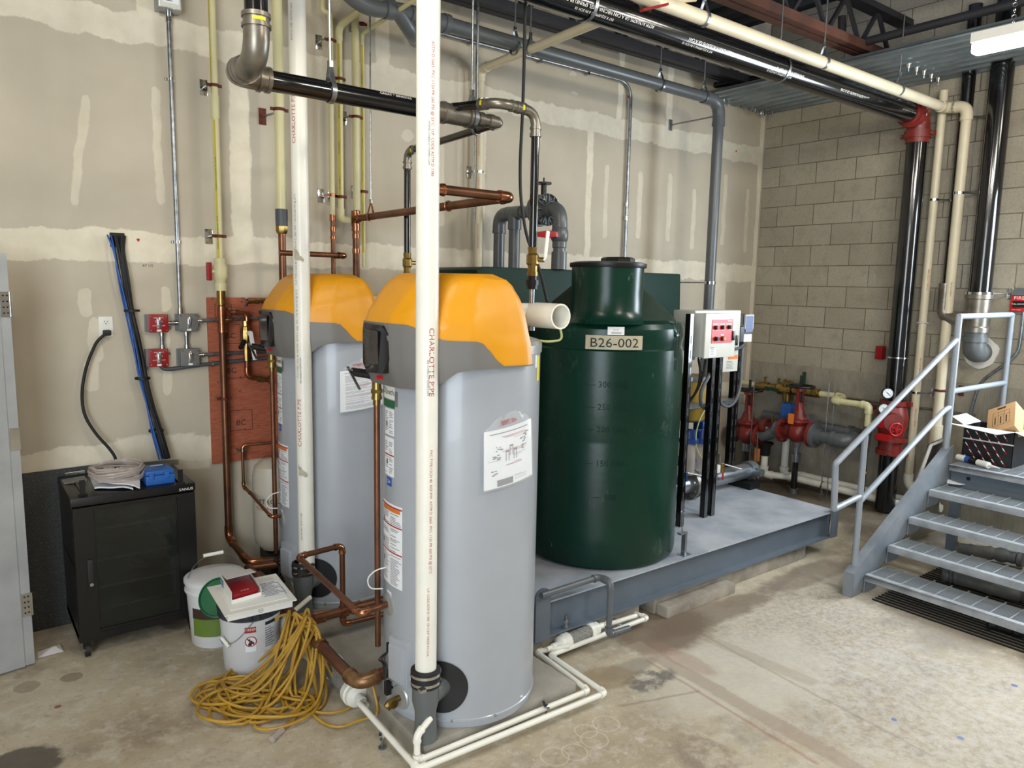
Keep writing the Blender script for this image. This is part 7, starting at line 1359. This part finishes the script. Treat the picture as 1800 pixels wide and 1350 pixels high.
# loose threaded rods
for k, (u, v, ut, vt, lab) in enumerate(((1442, 880, 1455, 672, 'long thin rod standing in front of the U turn pipe, left of two'), (1453, 876, 1467, 668, 'long thin rod standing in front of the U turn pipe, right of two'), (1315, 852, 1332, 650, 'long thin rod standing left of the black funnel'), (1326, 860, 1336, 760, 'shorter thin rod just left of the black funnel'))):
    b = az(u, v, 0); zt_ = ax(ut, vt, b.x).z; solo(MB().cyl(b, V((b.x, b.y, zt_)), .005, n=8), 'threaded_rod', 'steel', lab, 'rod')
# alarm check valve on the black riser
t = thing('alarm_valve', (EX, EY, .55), 'red alarm check valve with two gauges on the black sprinkler riser', 'alarm valve')
g = MB().lathe([(.09, .66), (.13, .665), (.13, .69), (.10, .70), (.105, .74), (.125, .80), (.128, .88), (.115, .94), (.10, .98), (.12, .99), (.12, 1.01), (.09, 1.02)], (EX, EY, 0), n=36); g.cyl((EX, EY, .85), (EX-.14, EY-.08, .85), .09, .08, n=24); g.build('body', 'redvalve', t)
for z in (1.01, .56):
    g = MB().tubewall((EX, EY, z-.02), (EX, EY, z+.02), .118, .084); g.box((EX-.02, EY-.155, z-.018), (EX+.02, EY-.11, z+.018)); g.build('grooved_coupling', 'redvalve', t)
MB().cyl((EX, EY, .55), (EX, EY, .68), .10, n=28).build('lower_body', 'redvalve', t)
for (u, v, lab) in ((1559, 691, 0), (1552, 718, 0)):
    c = ax(u, v, -.42); n_ = V((-.75, -.66, .05)).normalized(); gg = MB().cyl(c, c+n_*.03, .048, n=36).build('pressure_gauge', 'wheel', t); MB().cyl(c+n_*.030, c+n_*.031, .041, n=36).build('dial', 'gauge', gg)
    s_ = V((-n_.y, n_.x, 0)).normalized(); k = MB(); k.bar(c+n_*.033-s_*.012+V((0, 0, .012)), c+n_*.033+s_*.022-V((0, 0, .02)), .004, .001, n_)
    for q in range(11): a = math.radians(-45+q*27); k.bar(c+n_*.033+(s_*math.cos(a)+V((0, 0, 1))*math.sin(a))*.031, c+n_*.033+(s_*math.cos(a)+V((0, 0, 1))*math.sin(a))*.037, .002, .001, n_)
    k.build('needle_marks', 'ink', gg); MB().cyl(c, V((EX, EY, c.z-.03)), .009, n=10).build('gauge_stem', 'brass', t)
c = ax(1575, 755, -.40); n_ = V((-.6, -.8, 0)).normalized(); g = MB().torus(c, n_, .055, .008, 32, 8); s_ = V((-n_.y, n_.x, 0)); [g.bar(c, c+(s_*math.cos(a)+V((0, 0, 1))*math.sin(a))*.055, .01, .008, n_) for a in [k*2*PI/5 for k in range(5)]]; g.cyl(c-n_*.01, c+n_*.015, .014, n=12); g.build('handwheel', 'redbright', t)
c = ax(1556, 748, -.36); g = MB().cyl(c+V((.0, .03, .03)), V((EX, EY-.0, .72)), .045, n=20); g.box(c+V((-.04, -.045, -.02)), c+V((.05, .05, .07))); g.build('angle_valve', 'redbright', t, bevel=.008)
c = ax(1553, 768, -.36); MB().box(c+V((-.03, -.065, -.03)), c+V((.04, .06, .03))).build('tamper_box', 'redbright', t, bevel=.005)
for u, v in ((1541, 723), (1540, 745)): c = ax(u, v, -.36); MB().torus(c, (-.7, -.7, 0), .02, .006, 16, 6).build('trim_cock', 'redvalve', t)
pipe('trim_pipe', 'dark horizontal pipe entering the red alarm valve from the bronze line', 'pipe', [(-.16, yb_-.2, .95), (-.2, EY+.12, .93)], .024, 'brown', fit=False)
pipe('sensing_tube', 'thin grey tube running down the front of the black sprinkler riser', 'tube', [(EX-.11, EY-.04, .55), (EX-.11, EY-.04, .02)], .011, 'wheel', fit=False)
# ================================================================== steel stairs
SYL, SYR = -2.50, -3.62; nose = [(-2.232, .136), (-1.95, .278), (-1.674, .426), (-1.397, .58), (-1.098, .73)]; sl = (.73-.136)/(2.232-1.098)
t = thing('steel_stairs', (-1.7, -3.05, 0), 'grey steel stairs with open grating treads rising to a landing by the block wall', 'stairs')
def stringer(y, sg):
    d = V((1, 0, sl)).normalized(); u_ = V((-d.z, 0, d.x)); top0 = V((-2.36, y, .165)); top1 = V((-1.06, y, .165+sl*1.30)); g = MB()
    P = [(-2.36, y, 0), (-2.25, y, 0), (-2.25, y, .02), (-1.02, y, .02+sl*1.23-.06), (-1.02, y, top1.z+.02), (-2.36, y, .165)]; g.prism(P, (0, -.008, 0))
    g.prism([(-2.36, y, .165), (-1.04, y, .165+sl*1.32), (-1.04, y, .157+sl*1.32), (-2.36, y, .157)], (0, .055, 0)); g.box((-2.365, y-.008, 0), (-2.357, y+.055, .165)); g.build('stringer', 'stair', t)
stringer(SYL, 1); stringer(SYR, 1)
def tread(x, z, x1, name='tread'):
    g = MB().box((x, SYR+.01, z-.045), (x+.005, SYL-.02, z)).box((x, SYR+.01, z-.005), (x+.045, SYL-.02, z)); o = g.build(name, 'nosing', t, bevel=.001)
    g = MB(); k = 0; yy = SYL-.03
    while yy > SYR+.02:
        for s in range(2): g.bar((x-.0006, yy, z-.038+.018*s), (x-.0006, yy-.020, z-.026+.018*s), .0015, .005, (1, 0, 0)); 
        g.bar((x+.008, yy, z+.0006), (x+.032, yy-.018, z+.0006), .004, .0014); yy -= .028
    g.build('tread_pattern', 'nosing', o)
    g = MB(); n = int((x1-x-.05)/.0215)
    for k in range(n): xx = x+.055+k*.0215; g.box((xx, SYR+.01, z-.03), (xx+.004, SYL-.02, z-.001))
    yy = SYL-.03
    while yy > SYR+.02: g.box((x+.045, yy-.004, z-.008), (x1, yy+.003, z+.001)); yy -= .102
    g.build('grating', 'grate', o)
    return o
for i, (x, z) in enumerate(nose[:4]):
    tread(x, z, x+.285); MB().prism([(x+.01, SYL-.012, z-.01), (x+.28, SYL-.012, z-.01), (x+.28, SYL-.012, z-.03), (x+.16, SYL-.012, z-.13), (x+.01, SYL-.012, z-.13)], (0, -.006, 0)).build('tread_bracket', 'stair', t)
tread(-1.098, .73, -.10, 'landing')
MB().box((-1.05, SYR, .50), (-1.04, SYL-.02, .70)).build('landing_beam', 'skid', t); MB().box((-1.05, SYL-.01, .50), (-.02, SYL-.0, .70)).build('landing_beam', 'skid', t)
MB().box((-1.03, SYL-.08, 0), (-.97, SYL-.02, .5)).build('landing_leg', 'skid', t); MB().cyl((-1.052, SYL-.14, .64), (-1.054, SYL-.14, .64), .014, n=16).build('beam_hole', 'wheel', t)
t = thing('handrail', (-2.28, SYL, .05), 'grey tubular handrail with a looped lower end beside the steel stairs', 'handrail'); RR = .0195; yr_ = SYL+.03
g = lambda pts, nm, rad=.05, r=RR: MB().sweep(arcs([V((p[0], yr_, p[1])) for p in pts], rad)[0], r, 20).build(nm, 'rail', t)
g([(-1.055, 1.655), (-2.625, .925), (-2.60, .63), (-2.285, .665)], 'top_rail', .012)
g([(-1.06, 1.15), (-1.16, 1.13), (-2.285, .63)], 'mid_rail', .05)
g([(-2.285, .08), (-2.285, 1.07)], 'post'); g([(-1.06, .80), (-1.055, 1.83)], 'post', r=.023); zc1 = ay(1785, 553, yr_).z
g([(-1.06, 1.82), (-.06, 1.825)], 'landing_rail', r=.021); g([(-.06, .73), (-.06, 1.83)], 'post', r=.021); zm_ = ay(1735, 678, yr_).z; g([(-1.06, zm_), (-.06, zm_)], 'landing_mid_rail', r=.021)
# carton on the landing
LZ_ = .731
def lz(u, v, z=LZ_): return az(u, v, z)
a, b = lz(1690, 822), lz(1778, 832); a = V((-.93, -2.66, LZ_)); fx_ = a.x
A0 = ax(1691, 760, -.86); A1 = ax(1783, 758, -.86); zt_ = .96; bx0, by0, by1 = -.86, ax(1691, 790, -.86).y, ax(1781, 790, -.86).y; zt_ = ax(1740, 754, bx0).z; hd = .30
t = thing('carton', (bx0+hd/2, (by0+by1)/2, LZ_), 'black carton with a slanted red and white print, open on the stair landing', 'carton')
g = MB().box((bx0, by1, LZ_), (bx0+hd, by0, zt_)); ob = MB()
ob.box((bx0, by1, LZ_), (bx0+.004, by0, zt_)).box((bx0+hd-.004, by1, LZ_), (bx0+hd, by0, zt_)).box((bx0, by0-.004, LZ_), (bx0+hd, by0, zt_)).box((bx0, by1, LZ_), (bx0+hd, by1+.004, zt_)).box((bx0, by1, LZ_), (bx0+hd, by0, LZ_+.004)); ob.build('sides', 'blackcard', t)
g = MB(); g2 = MB(); W_ = by0-by1; H_ = zt_-LZ_; xd, yd = V((0, -1, 0)), V((0, 0, 1)); ca, sa = math.cos(math.radians(-52)), math.sin(math.radians(-52)); x1d = xd*ca+yd*sa; y1d = xd*-sa+yd*ca
k = 0
for i in range(8):
    for j in range(5):
        px_, pz_ = .035+i*.062+(j % 2)*.03, .025+j*.047
        if px_ < W_-.03 and pz_ < H_-.02:
            o = V((bx0-.0006, by0-px_, LZ_+pz_)); quad(g, o, x1d, y1d, -.026, 0, -.0035, .0035, .0005); quad(g2, o, x1d, y1d, .001, .024, -.003, .003, .0005)
g.build('white_print', 'white', t); g2.build('red_print', 'redbright', t)
g = MB().box((bx0-.001, by1-.001, LZ_+H_*.62), (bx0, by0+.001, LZ_+H_*.655)); g.build('packing_strap', 'cardwhite', t)
e = [V((bx0, by0, zt_)), V((bx0-.15, by0+.06, zt_+.02)), V((bx0-.16, by1+.06, zt_-.01)), V((bx0, by1, zt_))]
MB().prism(e, (0, 0, .003)).build('flap', 'cardwhite', t); MB().prism([V((bx0, by0, zt_)), V((bx0+hd, by0, zt_)), V((bx0+hd-.02, by0+.10, zt_+.05)), V((bx0+.02, by0+.10, zt_+.05))], (0, 0, .003)).build('flap', 'cardwhite', t)
MB().prism([V((bx0, by1, zt_)), V((bx0+hd, by1, zt_)), V((bx0+hd-.02, by1-.1, zt_-.04)), V((bx0+.02, by1-.1, zt_-.04))], (0, 0, .003)).build('flap', 'cardwhite', t)
# brown box inside
c = V((bx0+.15, (by0+by1)/2-.05, zt_+.04)); R = Matrix.Rotation(math.radians(-28), 3, 'X') @ Matrix.Rotation(math.radians(52), 3, 'Y'); t = thing('cardboard_box', c-V((0, 0, .1)), 'flat brown cardboard box tilted inside the black carton', 'box')
h = V((.055, .10, .14)); MB().box(c-h, c+h, R=R).build('box', 'card', t, bevel=.002); o = c+R@V((-h.x-.0005, 0, 0)); xd_, yd_ = R@V((0, -1, 0)), R@V((0, 0, 1)); g = MB()
for x0_, x1_, y0_, y1_ in [(-.06, .06, z_, z_+.002) for z_ in (-.08, .03, .07)]+[(x_, x_+.002, -.08, .07) for x_ in (-.06, -.02, .02, .06)]+[(x_, x_+.008, -.065, .015) for x_ in (-.045, -.005, .035)]: quad(g, o, xd_, yd_, x0_, x1_, y0_, y1_)
quad(g, o, xd_, yd_, -.03, .03, .10, .118); g.build('box_print', 'brownprint', t)
# caulk tube
a, b = lz(1684, 806, LZ_+.024), lz(1738, 819, LZ_+.024); a = V((-1.03, -2.575, LZ_+.025)); a = az(1684, 803, LZ_+.025); b = az(1738, 818, LZ_+.025); d = (b-a).normalized()
t = thing('caulk_tube', a-V((0, 0, .024)), 'white and blue sealant cartridge lying on the landing edge', 'sealant tube'); L = (b-a).length; MB().cyl(a, b, .0235, n=24).build('barrel', 'white', t); MB().sweep([a+d*L*.28, a+d*L*.42], .0240, 24).build('blue_band', 'labelblue', t); MB().sweep([a+d*L*.42, a+d*L*.66], .0240, 24).build('black_band', 'display', t); MB().cyl(b, b+d*.09, .012, .003, n=14).build('nozzle', 'white', t)
p = az(1672, 852, .582); solo(MB().prism([p+V((0, .03, .004)), p+V((.03, -.05, .004)), p+V((.07, -.08, .01)), p+V((.09, .0, .012)), p+V((.05, .05, .02))], (0, 0, .004)), 'paper_scrap', 'paper', 'pale crumpled paper scrap on the fourth stair tread', 'paper scrap')
# white trim strip leaning behind the stairs, junk under the treads
a, b = V((-.62, -2.42, .62)), V((-.95, -2.36, .05)); a = ay(1636, 783, -2.30); b = ay(1607, 862, -2.30); c = ay(1668, 770, -2.30); solo(MB().sweep([b, a, c], .014, 4), 'trim_strip', 'white', 'white paint-spotted trim strip leaning behind the stair stringer', 'strip'); g = MB().prism([a+V((.01, .03, 0)), c+V((.02, .03, 0)), V((c.x+.02, c.y+.03, .05)), V((b.x, b.y+.03, .05))], (0, .01, 0)); solo(g, 'metal_sheet', 'fitting', 'dark metal sheet standing behind the stair stringer', 'metal sheet')
def junk(path, r, m, label, nm):
    P = smooth([V(q) for q in path], 3); rnd = random.Random(len(label)); rr_ = [r*(1+rnd.uniform(-.16, .16)) for _ in P]; solo(MB().sweep(P, rr_, 12), nm, m, label, 'pipe insulation')
junk([az(1668, 962, .07), az(1700, 966, .07), az(1760, 975, .07), az(1800, 985, .07)], .05, 'dirt', 'grey wrapped pipe length lying on the floor behind the second tread', 'wrapped_pipe')
junk([az(1655, 1010, .05), az(1690, 1014, .06), az(1740, 1032, .06), az(1800, 1045, .05)], .055, 'dirt', 'torn dirty insulation roll lying under the stairs', 'torn_insulation')
junk([az(1735, 1095, .03), az(1760, 1098, .035), az(1800, 1112, .03)], .04, 'blackmatte', 'crumpled dark plastic under the lowest tread', 'plastic_sheet')
# floor trench grating under the stairs
g = MB(); a, b = V((-2.20, -2.62, 0)), V((-1.0, -3.9, 0)); x = -2.28
while x < -1.05: g.box((x, -5.2, .001), (x+.014, -2.60, .008)); x += .042
solo(g, 'floor_grating', 'wheel', 'dark ribbed drain grating in the floor under the stairs', 'grating')

# unseen ceiling fixtures and door frames, added as sources for the lamps and daylight
for i, (x, y, lx) in enumerate(((-6.5, -2.9, 1.3), (-4.0, -5.6, .12), (-8.6, -4.6, 1.2), (-1.2, -4.4, 1.2))):
    ly = .12 if lx > .5 else 1.3; tag(MB().box((x-lx/2, y-ly/2, 3.98), (x+lx/2, y+ly/2, 4.06)).build('trim_%d' % (i+4), 'white', None), kind='structure')
tag(MB().box((-.06, -2.80, .73), (0, -2.74, 3.0)).box((-.06, -3.96, .73), (0, -3.90, 3.0)).box((-.06, -3.96, 2.95), (0, -2.74, 3.02)).build('door_1', 'stair', None), kind='structure')
tag(MB().box((-9.65, -7.6, 0), (-9.58, -7.5, 3.5)).box((-9.65, -3.7, 0), (-9.58, -3.6, 3.5)).box((-9.65, -7.6, 3.4), (-9.58, -3.6, 3.5)).build('door_2', 'stair', None), kind='structure')
